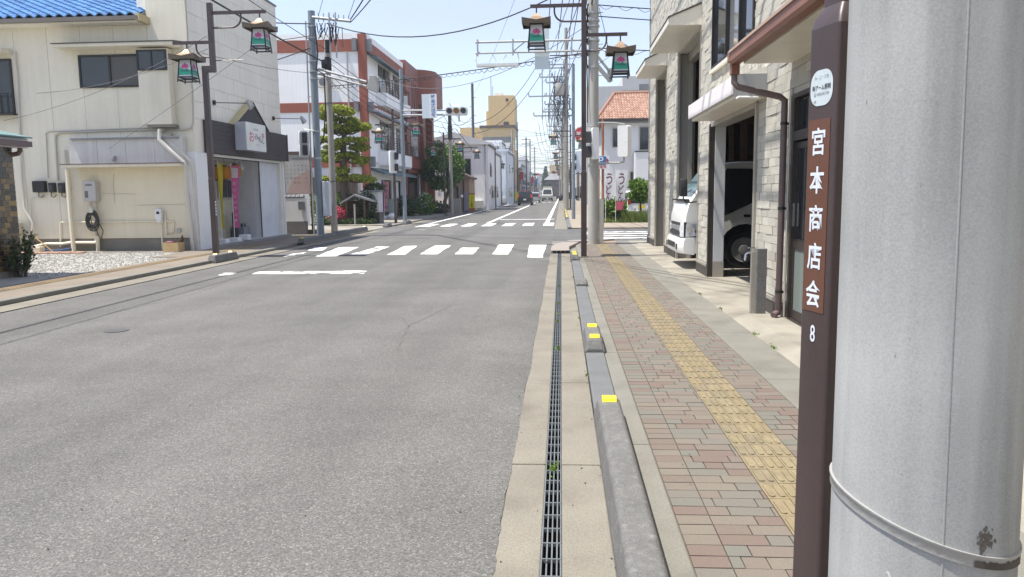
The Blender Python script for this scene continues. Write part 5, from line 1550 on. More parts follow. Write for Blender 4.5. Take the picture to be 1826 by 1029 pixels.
# things by the restaurant wall
t = thing('hose_reel', (W(172, 400)[0], WY - 0.2, 0.8), 'coiled dark garden hose hanging on the cream wall', 'garden hose')
hx, hz = W(172, 392)
q = MB(); rr = random.Random(4)
for k in range(9):
    a, c = rr.uniform(0.10, 0.17), rr.uniform(0.18, 0.28)
    ox, oz = rr.uniform(-0.04, 0.04), rr.uniform(-0.06, 0.05)
    q.tube([(hx + ox + a * cos(s * pi / 10), WY - 0.13 - 0.012 * k, hz + oz + c * sin(s * pi / 10)) for s in range(21)], 0.014, 5)
q.tube([(hx + 0.05, WY - 0.15, hz - 0.2), (hx + 0.12, WY - 0.16, hz - 0.42), (hx + 0.2, WY - 0.16, hz - 0.5), (hx + 0.26, WY - 0.15, hz - 0.3), (hx + 0.16, WY - 0.14, hz - 0.1)], 0.013, 5)
q.build('coil', M['hosegreen'], t)
q = MB(); q.box(hx - 0.06, hx + 0.06, WY - 0.25, WY - 0.02, hz + 0.2, hz + 0.34); q.build('bracket', M['offwhite'], t)
x0, z1 = W(311, 434); x1, _ = W(338, 452)
t = thing('tan_box', (x0, WY - 0.5, 0.045), 'open tan box holding sticks and a pink pack at the wall foot', 'box')
q = MB()
for bx in ((x0, x1, WY - 0.62, WY - 0.60), (x0, x1, WY - 0.26, WY - 0.24), (x0, x0 + 0.02, WY - 0.599, WY - 0.261), (x1 - 0.02, x1, WY - 0.599, WY - 0.261)):
    q.box(*bx, 0.05, 0.30)
q.box(x0 + 0.021, x1 - 0.021, WY - 0.599, WY - 0.261, 0.05, 0.07); q.build('carton', M['cardboard'], t)
q = MB(); q.box(x0 + 0.04, x0 + 0.2, WY - 0.55, WY - 0.3, 0.08, 0.33); q.build('pink_pack', mat('pink pack', (0.45, 0.2, 0.22)), t)
q = MB()
for k in range(5):
    q.tube([(x0 + 0.24 + 0.02 * k, WY - 0.5 + 0.04 * k, 0.08), (x1 + 0.08 - 0.02 * k, WY - 0.48 + 0.05 * k, 0.50 - 0.03 * k)], 0.016, 5)
q.build('stick', M['woodd'], t)
x0, z1 = W(12, 397); x1, z0 = W(50, 452)
t = thing('storage_bin', (x0, WY - 0.6, 0.045), 'white and tan outdoor unit standing at left by the shrub', 'outdoor unit')
q = MB(); q.box(x0 - 0.3, x1 - 0.22, WY - 0.85, WY - 0.1, 0.06, z1 + 0.02); q.build('cabinet', M['offwhite'], t, bevel=0.015)
q = MB(); q.box(x1 - 0.218, x1, WY - 0.80, WY - 0.12, 0.06, z1); q.build('side_cabinet', mat('beige cabinet', (0.55, 0.48, 0.36)), t, bevel=0.015)
q = MB(); q.box(x0 + 0.06, x0 + 0.15, WY - 0.856, WY - 0.851, z1 - 0.2, z1 - 0.14); q.box(x0 + 0.15, x0 + 0.25, WY - 0.856, WY - 0.851, z1 - 0.32, z1 - 0.28); q.build('badge', M['inkgrey'], t)
for k, (a, c) in enumerate(((54, 66), (80, 93))):
    x0, z1 = W(a, 441); x1, _ = W(c, 441)
    q = MB(); q.box(x0, x1, WY - 0.5, WY - 0.3, 0.06, 0.21); o = q.build('concrete_block', M['cream2'], bevel=0.01)
    tag(o, 'small beige foot block under the wall pipes, %s' % ('nearest the outdoor unit' if k == 0 else 'farther from the outdoor unit'), 'block', 'foot blocks by the wall')
for k in range(7):
    x0, _ = W(48 + 19 * k, 454)
    q = MB(); q.box(x0, x0 + 0.26, WY - 0.85, WY - 0.58, 0.04, 0.085); o = q.build('paving_slab', M['terracotta'], bevel=0.006)
    tag(o, 'pinkish flat paver in the row laid on the gravel edge', 'paver', 'pinkish pavers in a row')
tag(MB().tube([(-14.25, WY - 0.45, 0.55), (-13.55, WY - 0.6, 0.06)], 0.016, 5).build('bamboo_stick', mat('bamboo', (0.36, 0.23, 0.09))), 'thin bamboo stick leaning beside the outdoor unit', 'stick')
# nobori banners and paper lanterns in the entrance
def nobori(x, y, z0, z1, w, m, label, prints=(), lean=0.0, cat='banner', foot=True, pole=None, dirv=(1, 0), group='upright cloth banners'):
    t = thing('banner', (x, y, 0), label, cat, group)
    q = MB(); q.tube([(x, y, 0.1), (x + lean * 0.2, y, z1 + 0.1)], 0.012, 6); q.build('pole', pole or M['white'], t)
    q = MB(); n = 10
    rows = []
    for k in range(n + 1):
        v = k / n
        wv = w * (0.62 + 0.38 * v)
        xs_ = []
        for j in range(5):
            u = j / 4
            bend = 0.05 * sin(3.1 * v * 2 + u * 2.2) * (1 - 0.5 * v)
            xs_.append((x + dirv[0] * u * wv + lean * v * 0.2 - dirv[1] * bend, y + dirv[1] * u * wv + dirv[0] * bend, z0 + (z1 - z0) * v))
        rows.append(xs_)
    q.loft(rows, cap=False, closed=False)
    cl = q.build('cloth', m, t, smooth=True)
    if foot:
        q = MB(); q.cbox((x, y, 0.16), (0.34, 0.3, 0.2)); q.build('water_base', M['whiteplastic'], t, bevel=0.03)
    return t, cl
tp, cl = nobori(-9.9, 22.75, 0.55, 2.40, 0.25, M['cloth_pink'], 'pink upright banner with white writing at the restaurant entrance')
q = MB(); rr = random.Random(8)
for k, ch in enumerate('おいしいランチ'):
    write(q, ch, (-9.9 + 0.105, 22.68, 1.88 - 0.185 * k), (1, 0, 0), (0, 0, 1), 0.13, 0.85, 0.02)
q.build('lettering', M['cloth_white'], cl)
q = MB(); q.face([(-9.88, 22.72, 2.05), (-9.70, 22.74, 2.05), (-9.68, 22.74, 2.33), (-9.88, 22.72, 2.36)]); q.build('white_patch', M['cloth_white'], cl)
nobori(-10.0, 22.1, 0.55, 2.45, 0.13, M['cloth_yellow'], 'yellow upright banner half hidden by the brown lamp post')
q = MB(); q.cbox((-9.75, 23.15, 0.24), (0.3, 0.28, 0.18)); o = q.build('banner_weight', M['whiteplastic'], bevel=0.03); tag(o, 'white plastic weight standing right of the pink banner', 'weight')
for k, (x, y, z) in enumerate(((-10.22, 22.4, 2.2), (-10.1, 22.75, 2.2), (-10.1, 23.5, 2.28))):
    q = MB(); q.lathe(x, y, [(0.06, z - 0.2), (0.15, z - 0.17), (0.19, z - 0.07), (0.2, z), (0.19, z + 0.07), (0.15, z + 0.17), (0.06, z + 0.2)], 16)
    t = thing('paper_lantern', (x, y, z), ('orange paper lantern half hidden behind the yellow banner', 'middle orange paper lantern hanging above the pink banner', 'orange paper lantern hanging nearest the entrance door')[k], 'paper lantern', 'orange paper lanterns at the entrance')
    q.build('shade', M['paperlamp'], t, smooth=True)
    q = MB(); q.cyl(x, y, z + 0.2, z + 0.23, 0.07, n=12); q.cyl(x, y, z - 0.23, z - 0.2, 0.07, n=12); q.tube([(x, y, z + 0.23), (x, y, 2.62)], 0.006, 4); q.build('cap_ring', M['lampblack'], t)
q = MB(); q.box(-10.55, -10.40, 24.1, 24.25, 0.15, 1.0); tag(q.build('umbrella_stand', M['lampblack'], bevel=0.02), 'tall narrow black bin beside the entrance wall', 'bin')
t = thing('drink_crates', (-10.6, 24.6, 0.15), 'grey bottle crate with bottles standing on the entrance step', 'crate')
q = MB(); q.box(-10.70, -10.30, 24.4, 24.9, 0.15, 0.5); q.build('crate', mat('grey crate', (0.26, 0.28, 0.30), rough=0.5), t, bevel=0.01)
q = MB()
for k in range(6):
    q.cyl(-10.62 + 0.12 * (k % 3), 24.5 + 0.2 * (k // 3), 0.45, 0.62, 0.035, 0.02, 8)
q.build('bottle', M['hosegreen'], t)
q = MB(); q.lathe(-10.3, 24.4, [(0.05, 2.60), (0.07, 2.5), (0.11, 2.36), (0.10, 2.33)], 10); tag(q.build('hanging_spot', M['galv'], smooth=True), 'bell shaped spot light under the entrance ceiling', 'spot light')

# ---------------------------------------------------------------- far left foreground: shop corner with glazed tiles
sh = thing('corner_shop', (-11, 11, 0), 'shop corner at left edge clad in brown and gold glazed tiles', 'building')
CX = -10.32
q = MB(); q.box(-20, CX - 0.012, 6.0, 14.05, 0, 2.62); q.build('wall', M['grout'], sh)
tm2 = None
for k in range(24):
    for j in range(5):
        y1 = 14.05 - 0.155 * j - (0.07 if k % 2 else 0); y0 = y1 - 0.148
        if j == 0: y1 = 14.045
        z0 = 0.05 + 0.102 * k
        if tm2 is None:
            q = MB(); q.box(0, 1, -0.5, 0.5, -0.5, 0.5); o = q.build('wall_tile', M['mosaic'], sh); tm2 = o.data
            for v in tm2.vertices: v.co += ORG[sh.name]
        else: o = piece('wall_tile', tm2, sh, (0, 0, 0))
        o.location = Vector((CX - 0.012, (y0 + y1) / 2, z0 + 0.047)) - ORG[sh.name]; o.scale = (0.014, y1 - y0, 0.094)
q = MB(); q.box(CX - 0.05, CX + 0.03, 13.15, 13.27, 0.03, 2.6); q.build('door_post', M['maroon'], sh)
q = MB(); q.prism([(-12.2, 3.10), (-10.10, 2.63), (-10.10, 2.45), (-12.2, 2.52)], 'y', 7, 14.2); e_ = q.build('eave', mat('pale eave', (0.56, 0.57, 0.60), rough=0.5), sh)
q = MB(); q.prism([(-12.2, 3.14), (-10.04, 2.66), (-10.04, 2.633), (-12.2, 3.105)], 'y', 6.95, 14.25); q.build('roof_sheet', mat('green grey sheet', (0.14, 0.24, 0.23), rough=0.5), e_)
q = MB(); q.box(-10.09, -9.98, 7, 14.15, 2.47, 2.57); q.build('rain_gutter', M['pipebrown'], e_)
tube_part('downpipe', [(-10.2, 14.1, 2.45), (-10.2, 14.1, 2.40), (-10.24, 14.1, 2.35), (-10.6, 14.1, 2.30)], 0.045, M['pipebrown'], par=sh)
q = MB(); q.box(-10.6, -10.30, 13.0, 14.06, -0.1, 0.16); q.build('base_slab', M['wallbase'], sh)
t = thing('evergreen_shrub', (-10.12, 13.75, 0.04), 'sparse dark green shrub growing by the glazed tile corner', 'shrub')
rr = random.Random(17)
q = MB(); lf = MB()
for k in range(26):
    a = rr.uniform(0, 6.3); r0 = rr.uniform(0, 0.12); r1 = rr.uniform(0.08, 0.30); h = rr.uniform(0.35, 0.95)
    p0 = Vector((-10.15 + r0 * cos(a), 13.75 + r0 * sin(a), 0.04)); p1 = Vector((-10.12 + r1 * cos(a), 13.75 + r1 * sin(a), h))
    pm_ = (p0 + p1) / 2 + Vector((rr.uniform(-0.03, 0.03), 0, 0.05))
    q.tube([p0, pm_, p1], 0.008, 4, 0.003)
    for j in range(34):
        t_ = rr.uniform(0.25, 1.0); c = p0 + (p1 - p0) * t_ + Vector((rr.gauss(0, 0.03), rr.gauss(0, 0.03), rr.gauss(0, 0.02)))
        lf.leaf(c, 0.06, rr, 0.2)
q.build('stem', M['trunk'], t); lf.build('foliage', M['leafd'], t)

# ---------------------------------------------------------------- poles, signals, boards around the crossing
def pole(x, y, z1, r0, r1, m, label, name='utility_pole', n=16, group=None, lean=(0, 0)):
    t = thing(name, (x, y, 0), label, 'utility pole', group)
    q = MB(); q.loft([[(x + lean[0] * f + r * cos(2 * pi * k / n), y + lean[1] * f + r * sin(2 * pi * k / n), z) for k in range(n)] for z, r, f in ((-0.2, r0, 0), (z1 * 0.5, (r0 + r1) / 2, 0.5), (z1, r1, 1))])
    q.build('shaft', m, t, smooth=True)
    return t
def sub(parent, name, m, fn, smooth=False, bevel=0):
    q = MB(); fn(q); return q.build(name, m, parent, smooth=smooth, bevel=bevel)

# concrete pole by the corner
t = pole(0.90, 22.0, 11.5, 0.158, 0.128, M['polec'], 'concrete utility pole at right corner carrying signal arms and white pedestrian signal boxes')
def f_(q):
    for z in (5.65, 5.36): q.tube([(0.88, 21.86, z), (-2.36, 21.86, z)], 0.032, 8)
    for x in (-2.3, -1.32, 0.3): q.box(x - 0.02, x + 0.02, 21.82, 21.90, 5.28, 5.72)
    q.tube([(-1.35, 21.86, 5.36), (-1.0, 21.86, 5.62)], 0.015, 5)
sub(t, 'signal_arm', M['galv'], f_)
def f_(q):      # thin signal head seen from its back edge
    q.box(-2.33, -1.18, 21.70, 21.95, 4.985, 5.05); q.tube([(-2.33, 21.86, 5.36), (-2.36, 21.86, 5.18), (-2.28, 21.86, 5.04)], 0.02, 6); q.tube([(-1.20, 21.86, 5.36), (-1.16, 21.86, 5.18), (-1.22, 21.86, 5.04)], 0.02, 6)
    q.tube([(-1.9, 21.86, 5.34), (-1.75, 21.86, 5.06)], 0.014, 5); q.tube([(-1.65, 21.86, 5.06), (-1.5, 21.86, 5.3)], 0.014, 5)
sub(t, 'signal_head', M['whiteplastic'], f_)
sub(t, 'sign_plate', M['skyplate'], lambda q: q.box(-0.72, -0.32, 21.93, 21.95, 4.90, 6.02))
def pedbox(q, x, y, z0, z1, w=0.34, d=0.26, rz=0.0):
    c, s = cos(rz), sin(rz)
    rings = []
    for yy, k in ((-d / 2, 0.86), (-d / 2 + 0.04, 1), (d / 2 - 0.03, 1), (d / 2, 0.9)):
        rings.append([(x + p[0] * c - yy * s, y + p[0] * s + yy * c, (z0 + z1) / 2 + p[1]) for p in rounded_rect(w * k, (z1 - z0) * (0.93 + 0.07 * k), 0.05, 3)])
    q.loft(rings)
s1 = sub(t, 'pedestrian_signal', M['whiteplastic'], lambda q: pedbox(q, 0.93, 21.74, 2.40, 3.26, 0.20, 0.3, 0.1), True)
sub(s1, 'visor', M['trim'], lambda q: (q.prism([(2.98, 21.64) , (3.02, 21.66)][0:0] or [(21.62, 3.14), (21.66, 3.16), (21.66, 2.9), (21.55, 2.84)], 'x', 0.68, 0.82), q.prism([(21.62, 2.74), (21.66, 2.76), (21.66, 2.5), (21.55, 2.44)], 'x', 0.68, 0.82)))
sub(s1, 'lens_box', M['whiteplastic'], lambda q: (q.box(0.66, 0.83, 21.66, 21.86, 2.88, 3.2), q.box(0.66, 0.83, 21.66, 21.86, 2.46, 2.8)))
s2 = sub(t, 'pedestrian_signal', M['whiteplastic'], lambda q: pedbox(q, 1.76, 21.9, 2.46, 3.32, 0.34, 0.26, -0.45), True)
sub(s2, 'badge', M['inkgrey'], lambda q: q.box(1.77, 1.83, 21.748, 21.753, 2.84, 2.89))
sub(t, 'signal_bracket', M['galv'], lambda q: (q.tube([(0.9, 21.9, 2.30), (1.6, 21.9, 2.30), (1.74, 21.9, 2.32), (1.76, 21.9, 2.46)], 0.03, 8), q.tube([(0.9, 21.9, 3.42), (1.5, 21.9, 3.40), (1.76, 21.9, 3.36), (1.76, 21.9, 3.3)], 0.02, 8), q.tube([(0.9, 21.8, 3.34), (0.76, 21.7, 3.34)], 0.03, 8)))
for z in (2.24, 3.36, 4.9, 5.30, 5.62, 6.0, 6.15, 6.35): sub(t, 'steel_band', M['galv'], lambda q: q.cyl(0.9, 22.0, z, z + 0.05, 0.172, n=18))
for k in range(9):
    z = 4.7 + 0.42 * k; a = pi * (k % 2)
    sub(t, 'step_bolt', M['galv'], lambda q: q.tube([(0.9, 22.0, z), (0.9 + 0.27 * cos(a), 21.95, z)], 0.009, 4))
def f_(q):
    for k in range(5):
        q.tube([(0.76, 21.84, 6.9 - 0.3 * k), (0.68 - 0.02 * k, 21.80, 6.5 - 0.3 * k), (0.75, 21.84, 6.1 - 0.3 * k)], 0.018, 5)
    q.tube([(0.74, 21.9, 6.6), (0.70, 21.9, 5.5), (0.74, 21.9, 4.2), (0.74, 21.84, 3.4)], 0.016, 5)
    q.tube([(1.05, 21.9, 6.5), (1.2, 21.9, 5.9), (1.35, 21.9, 5.2), (1.04, 21.9, 5.0)], 0.008, 4)
sub(t, 'cable_loop', M['cable'], f_)
def f_(q):      # arms of the second signal reaching along the side street
    for z in (5.28, 5.05, 4.98): q.tube([(0.98, 22.05, z), (1.5, 24.5, z - 0.1)], 0.04, 8)
    q.box(1.42, 1.58, 24.3, 24.36, 4.85, 5.25)
sub(t, 'side_arm', M['galv'], f_)
sub(t, 'control_box', M['offwhite'], lambda q: q.box(1.07, 1.19, 21.95, 22.2, 0.03, 1.30), bevel=0.01)

# P sign on a rust coloured post
t = thing('parking_sign', (1.72, 38.6, 0), 'blue P parking sign with red arrow on a rust coloured post', 'sign')
X_ = lambda px: py_(px, 288, 30.0).x
sgx0, sgx1 = py_(1062, 288, 32.2).x, py_(1086.5, 288, 32.2).x
t.location = (1.72, 32.2, 0); ORG[t.name] = Vector((1.72, 32.2, 0))
zt, zb = py_(1070, 278, 32.2).z, py_(1070, 301, 32.2).z
sub(t, 'post', M['rustpost'], lambda q: q.tube([(py_(1075, 380, 32.3).x, 32.3, 0), (py_(1075, 218, 32.3).x, 32.3, 4.45)], 0.05, 8))
sub(t, 'board', M['white'], lambda q: q.box(sgx0, sgx1, 32.20, 32.23, zb, zt))
w_ = sgx1 - sgx0; h_ = zt - zb
sub(t, 'blue_field', M['bluepaint'], lambda q: q.box(sgx0 + 0.02, sgx0 + w_ * 0.76, 32.195, 32.199, zb + h_ * 0.30, zt - 0.02))
q = MB(); write(q, 'P', (sgx0 + w_ * 0.40, 32.193, zb + h_ * 0.64), (1, 0, 0), (0, 0, 1), 0.42, 1.1, 0.012); q.build('lettering', M['white'], t)
sub(t, 'arrow', M['redpaint'], lambda q: q.prism([(sgx0 + w_ * 0.78, zb + h_ * 0.40), (sgx0 + w_ * 0.98, zb + h_ * 0.63), (sgx0 + w_ * 0.78, zb + h_ * 0.88)], 'y', 32.195, 32.199))
q = MB(); write(q, '駐車場', (sgx0 + w_ * 0.42, 32.193, zb + h_ * 0.15), (1, 0, 0), (0, 0, 1), 0.13, 1.05, 0.015); q.build('lettering', M['redpaint'], t)
# udon banners
for k, (a, c) in enumerate(((1080, 1094), (1098, 1120))):
    yb = 36.6
    x0 = py_(a, 330, yb).x; x1 = py_(c, 310, yb).x
    z1 = py_(a, 303, yb).z; z0 = py_(a, 358, yb).z
    t, cl = nobori(x0, yb, z0, z1, (x1 - x0), M['cloth_white'], ('narrower white noodle shop banner with plum lettering beside the parking sign', 'wider white noodle shop banner with plum lettering and rose coloured foot')[k], foot=False)
    q = MB()
    for j, (ch, s) in enumerate((('う', 0.62), ('ど', 0.46), ('ん', 0.40))):
        write(q, ch, (x0 + (x1 - x0) * 0.46 - 0.02 * j, yb - 0.075, z1 - (0.42, 0.92, 1.28)[j]), (1, 0, 0), (0, 0, 1), s, 0.7, 0.012)
    q.build('lettering', M['plum'], cl)
    if k == 1:
        q = MB(); q.loft([[(x0, yb - 0.02, z0 - 0.05), (x0 + 0.40, yb - 0.05, z0 - 0.02)], [(x0 + 0.02, yb - 0.02, z0 - 0.45), (x0 + 0.34, yb - 0.03, z0 - 0.42)]], cap=False, closed=False); q.build('rose_cloth', M['cloth_rose'], t)
# blue grey steel signal pole across the side street
t = pole(0.66, 42.3, 8.3, 0.10, 0.085, M['steelpole'], 'slim blue grey steel pole with pedestrian signals beyond the right corner')
sub(t, 'pedestrian_signal', M['paleblue'], lambda q: pedbox(q, 0.95, 42.2, 2.6, 3.7, 0.42, 0.3), True)
sub(t, 'signal_bracket', M['steelpole'], lambda q: (q.tube([(0.66, 42.2, 2.5), (1.3, 42.2, 2.5)], 0.04, 6), q.tube([(0.66, 42.2, 3.8), (0.95, 42.2, 3.8)], 0.03, 6)))
sub(t, 'visor', M['trim'], lambda q: (q.prism([(41.8, 3.4), (42.05, 3.55), (42.05, 3.2)], 'x', 0.72, 0.8), q.prism([(41.8, 2.9), (42.05, 3.05), (42.05, 2.7)], 'x', 0.72, 0.8)))
sub(t, 'top_box', M['steelpole'], lambda q: q.box(0.42, 0.52, 42.2, 42.4, 5.9, 6.5))
# round red sign
t = thing('round_sign', (1.4, 55, 0), 'round red sign with white characters behind the brown lamp post', 'sign')
sx, sz = py_(1036, 239, 55).x, py_(1036, 239, 55).z
sub(t, 'disc', M['redpaint'], lambda q: q.tube([(sx, 55, sz), (sx, 55.08, sz)], 0.46, 24))
sub(t, 'border', M['white'], lambda q: q.tube([(sx, 55.01, sz), (sx, 55.07, sz)], 0.54, 24))
q = MB(); write(q, '薬局', (sx, 54.99, sz), (1, 0, 0), (0, 0, 1), 0.36, 1, 0.01); q.build('lettering', M['white'], t)
sub(t, 'post', M['greypole'], lambda q: q.tube([(sx + 0.6, 55.1, 0), (sx + 0.6, 55.1, sz + 0.4)], 0.05, 6))
sub(t, 'bracket', M['greypole'], lambda q: q.tube([(sx + 0.6, 55.1, sz), (sx, 55.09, sz)], 0.03, 6))

# left side: grey steel pole, slim concrete pole
t = pole(-8.78, 27.6, 7.95, 0.135, 0.125, M['steelpole'], 'grey steel utility pole left of the pruned pine with a crossarm reaching over the road')
def f_(q):
    q.tube([(-8.72, 27.5, 7.72), (-7.35, 27.5, 7.55)], 0.055, 8)
    for k in range(7): q.tube([(-8.5 + 0.18 * k, 27.5, 7.55), (-8.5 + 0.18 * k, 27.5, 7.86 - 0.02 * k)], 0.022, 5)
    q.tube([(-8.1, 27.45, 7.85), (-8.1, 27.45, 6.3)], 0.03, 5); q.tube([(-7.88, 27.45, 7.85), (-7.88, 27.45, 6.3)], 0.03, 5)
sub(t, 'crossarm', M['galv'], f_)
def f_(q):
    q.tube([(-8.6, 27.5, 5.95), (-6.85, 27.4, 5.45)], 0.045, 8); q.tube([(-8.6, 27.5, 5.78), (-6.85, 27.4, 5.30)], 0.045, 8)
    q.tube([(-8.3, 27.5, 5.7), (-8.0, 27.5, 5.9)], 0.02, 5)
sub(t, 'signal_arm', M['galv'], f_)
sub(t, 'signal_head', M['backgrey'], lambda q: q.prism([(-6.83, 5.20), (-6.70, 5.68), (-6.36, 5.60), (-6.45, 5.05)], 'y', 27.3, 27.48), bevel=0.02)
for z in (7.4, 7.0, 6.2, 5.85, 5.6, 3.75, 2.8): sub(t, 'steel_band', M['galv'], lambda q: q.cyl(-8.78, 27.6, z, z + 0.05, 0.15, n=14))
for k in range(8): sub(t, 'step_bolt', M['galv'], lambda q: q.tube([(-8.78, 27.6, 2.6 + 0.6 * k), (-8.78 + 0.26 * (1 if k % 2 else -1), 27.55, 2.6 + 0.6 * k)], 0.01, 4))
def f_(q):
    rr = random.Random(12)
    for k in range(8):
        x = -8.55 + 0.1 * k
        q.tube([(x, 27.45, 7.5), (x + rr.uniform(-0.1, 0.2), 27.4, 7.2), (x + rr.uniform(-0.1, 0.25), 27.4, 7.0 - 0.05 * k), (x + 0.2, 27.42, 7.35)], 0.018, 4)
    q.tube([(-8.62, 27.45, 7.4), (-8.55, 27.42, 6.5), (-8.62, 27.42, 5.9), (-8.35, 27.42, 5.75), (-8.35, 27.42, 4.6), (-8.45, 27.42, 3.6), (-8.6, 27.45, 3.3)], 0.028, 5)
sub(t, 'cable_loop', M['cable'], f_)
sub(t, 'conduit', M['galv'], lambda q: q.tube([(-9.0, 27.55, 0), (-9.0, 27.55, 4.0), (-8.98, 27.55, 7.6)], 0.028, 6))
sub(t, 'control_box', mat('pale blue box', (0.60, 0.63, 0.66), rough=0.45), lambda q: q.box(-8.63, -8.38, 27.5, 27.75, 0.75, 2.0), bevel=0.015)
s_ = sub(t, 'pedestrian_signal', M['whiteplastic'], lambda q: (pedbox(q, -9.22, 27.5, 3.30, 3.78, 0.36, 0.3, 0.35), pedbox(q, -9.22, 27.5, 2.88, 3.32, 0.36, 0.3, 0.35)), True)
sub(s_, 'visor', M['trim'], lambda q: (q.box(-9.20, -9.02, 27.18, 27.34, 3.36, 3.72, 0.35), q.box(-9.20, -9.02, 27.18, 27.34, 2.93, 3.27, 0.35)))
sub(t, 'signal_bracket', M['galv'], lambda q: (q.tube([(-8.78, 27.5, 3.78), (-9.2, 27.5, 3.86), (-9.22, 27.5, 3.78)], 0.022, 6), q.tube([(-8.78, 27.5, 2.82), (-9.2, 27.5, 2.80), (-9.22, 27.5, 2.9)], 0.022, 6)))
t = pole(-8.68, 29.0, 7.2, 0.125, 0.10, M['polefar'], 'slim weathered concrete pole standing in front of the pruned pine')
def f_(q):
    q.cyl(-8.66, 29.0, 6.75, 7.22, 0.115, n=12); q.cyl(-8.67, 29.0, 6.1, 6.6, 0.128, n=12); q.box(-8.88, -8.76, 28.85, 29.1, 6.2, 6.5)
sub(t, 'cable_clamp', M['cable'], f_)
for z in (2.0, 4.9): sub(t, 'steel_band', M['greypole'], lambda q: q.cyl(-8.68, 29.0, z, z + 0.04, 0.128, n=12))

# wall, notice board and the opening beside the restaurant
t = thing('plaster_wall', (-10.2, 28.0, 0), 'pale plaster garden wall with grey coping and a mailbox beside restaurant', 'wall')
wx0, wx1 = py_(503, 400, 28).x, py_(546, 400, 28).x
sub(t, 'wall', mat('pale plaster', (0.60, 0.585, 0.565), var=0.05, streak=0.03), lambda q: q.box(wx0 - 1.2, wx1, 28.0, 28.15, 0.55, 1.40))
sub(t, 'base', mat('dark plaster base', (0.13, 0.125, 0.12), var=0.12), lambda q: q.box(wx0 - 1.2, wx1 + 0.01, 27.98, 28.17, 0.0, 0.548))
sub(t, 'coping', M['greyroof'], lambda q: [q.tube([(wx0 - 1.2 + 0.16 * k, 28.07, 1.44), (wx0 - 1.06 + 0.16 * k, 28.07, 1.46)], 0.085, 8) for k in range(int((wx1 - wx0 + 1.2) / 0.16))], True)
sub(t, 'mailbox', mat('grey box', (0.20, 0.20, 0.20)), lambda q: q.box(wx1 - 0.22, wx1 + 0.0, 27.84, 27.98, 0.98, 1.28), bevel=0.01)
bx0, bx1 = py_(506, 310, 28.6).x, py_(553, 310, 28.6).x
bz0, bz1 = py_(530, 346, 28.6).z, py_(530, 276, 28.6).z
t = thing('notice_board', (bx0, 28.6, 0), 'big faded notice board with rows of small text above garden wall', 'notice board')
sub(t, 'board', mat('faded board', (0.44, 0.43, 0.42), var=0.05, streak=0.04), lambda q: q.box(bx0, bx1, 28.6, 28.66, bz0, bz1))
sub(t, 'pink_field', mat('faded pink', (0.43, 0.315, 0.275), streak=0.04), lambda q: q.prism([(bx0 + 0.08, bz0 + 0.02), (bx1 - 0.01, bz0 + 0.02), (bx1 - 0.01, bz0 + (bz1 - bz0) * 0.62), (bx0 + 0.35, bz0 + (bz1 - bz0) * 0.40)], 'y', 28.594, 28.599))
q = MB()
for k, s in enumerate(('おしながき', 'うなぎ重', '天ぷら御膳', '季節の料理', '御宴会', '仕出し承り')):
    x = bx0 + 0.14 + 0.145 * k
    for j, ch in enumerate(s):
        write(q, ch, (x, 28.59, bz1 - 0.40 - 0.155 * j), (1, 0, 0), (0, 0, 1), 0.085)
write(q, '宮本商店会', ((bx0 + bx1) / 2 + 0.05, 28.59, bz1 - 0.14), (1, 0, 0), (0, 0, 1), 0.085)
q.build('lettering', M['inkgrey'], t)
sub(t, 'frame', M['darkwall'], lambda q: (q.box(bx0 - 0.04, bx0 - 0.002, 28.58, 28.7, 0.3, bz1 + 0.05), q.box(bx1 + 0.002, bx1 + 0.04, 28.58, 28.7, 0.3, bz1 + 0.0), q.box(bx0 - 0.04, bx1 + 0.04, 28.58, 28.7, bz1 + 0.004, bz1 + 0.12)))
gx0, gx1 = py_(545, 375, 28.4).x, py_(553, 375, 28.4).x
t = thing('garden_gate_panel', (gx0, 28.4, 0), 'white panel with a tall barred window shape looking onto green garden', 'gate panel')
vx0, vx1 = py_(535, 375, 28.4).x, py_(549, 375, 28.4).x
z1, z0 = py_(540, 346, 28.4).z, py_(540, 402, 28.4).z
cxv, czv = (vx0 + vx1) / 2, (z0 + z1) / 2
q = MB()
ins = []
for k in range(20):
    a = 2 * pi * k / 20
    ins.append((cxv + (vx1 - vx0) * 0.36 * cos(a) * (1 - 0.25 * abs(sin(a)) ** 3), czv + 0.42 * sin(a)))
outp = []
for k in range(20):
    a = 2 * pi * k / 20
    m_ = max(abs(cos(a)) / ((vx1 + 0.12 - vx0) / 2), abs(sin(a)) / ((z1 - z0) / 2))
    outp.append((cxv + 0.03 + cos(a) / m_, czv + sin(a) / m_))
for k in range(20):
    j = (k + 1) % 20
    q.raw([(outp[k][0], 28.4, outp[k][1]), (outp[j][0], 28.4, outp[j][1]), (ins[j][0], 28.4, ins[j][1]), (ins[k][0], 28.4, ins[k][1]), (ins[k][0], 28.48, ins[k][1]), (ins[j][0], 28.48, ins[j][1])], [(0, 1, 2, 3), (3, 2, 5, 4)])
q.build('panel', M['white'], t)
sub(t, 'bar', M['white'], lambda q: (q.box(cxv - 0.02, cxv + 0.02, 28.42, 28.45, czv - 0.42, czv + 0.42), q.box(cxv - 0.15, cxv + 0.15, 28.42, 28.45, czv + 0.02, czv + 0.05), q.box(cxv - 0.13, cxv + 0.13, 28.42, 28.45, czv - 0.28, czv - 0.25)))
sub(t, 'post', M['woodd'], lambda q: q.box(vx1 + 0.10, vx1 + 0.17, 28.45, 28.52, 0, z1))
sub(t, 'foot_wall', M['plinth'], lambda q: q.box(vx0 - 0.1, vx1 + 0.25, 28.3, 28.6, 0.0, 0.22))

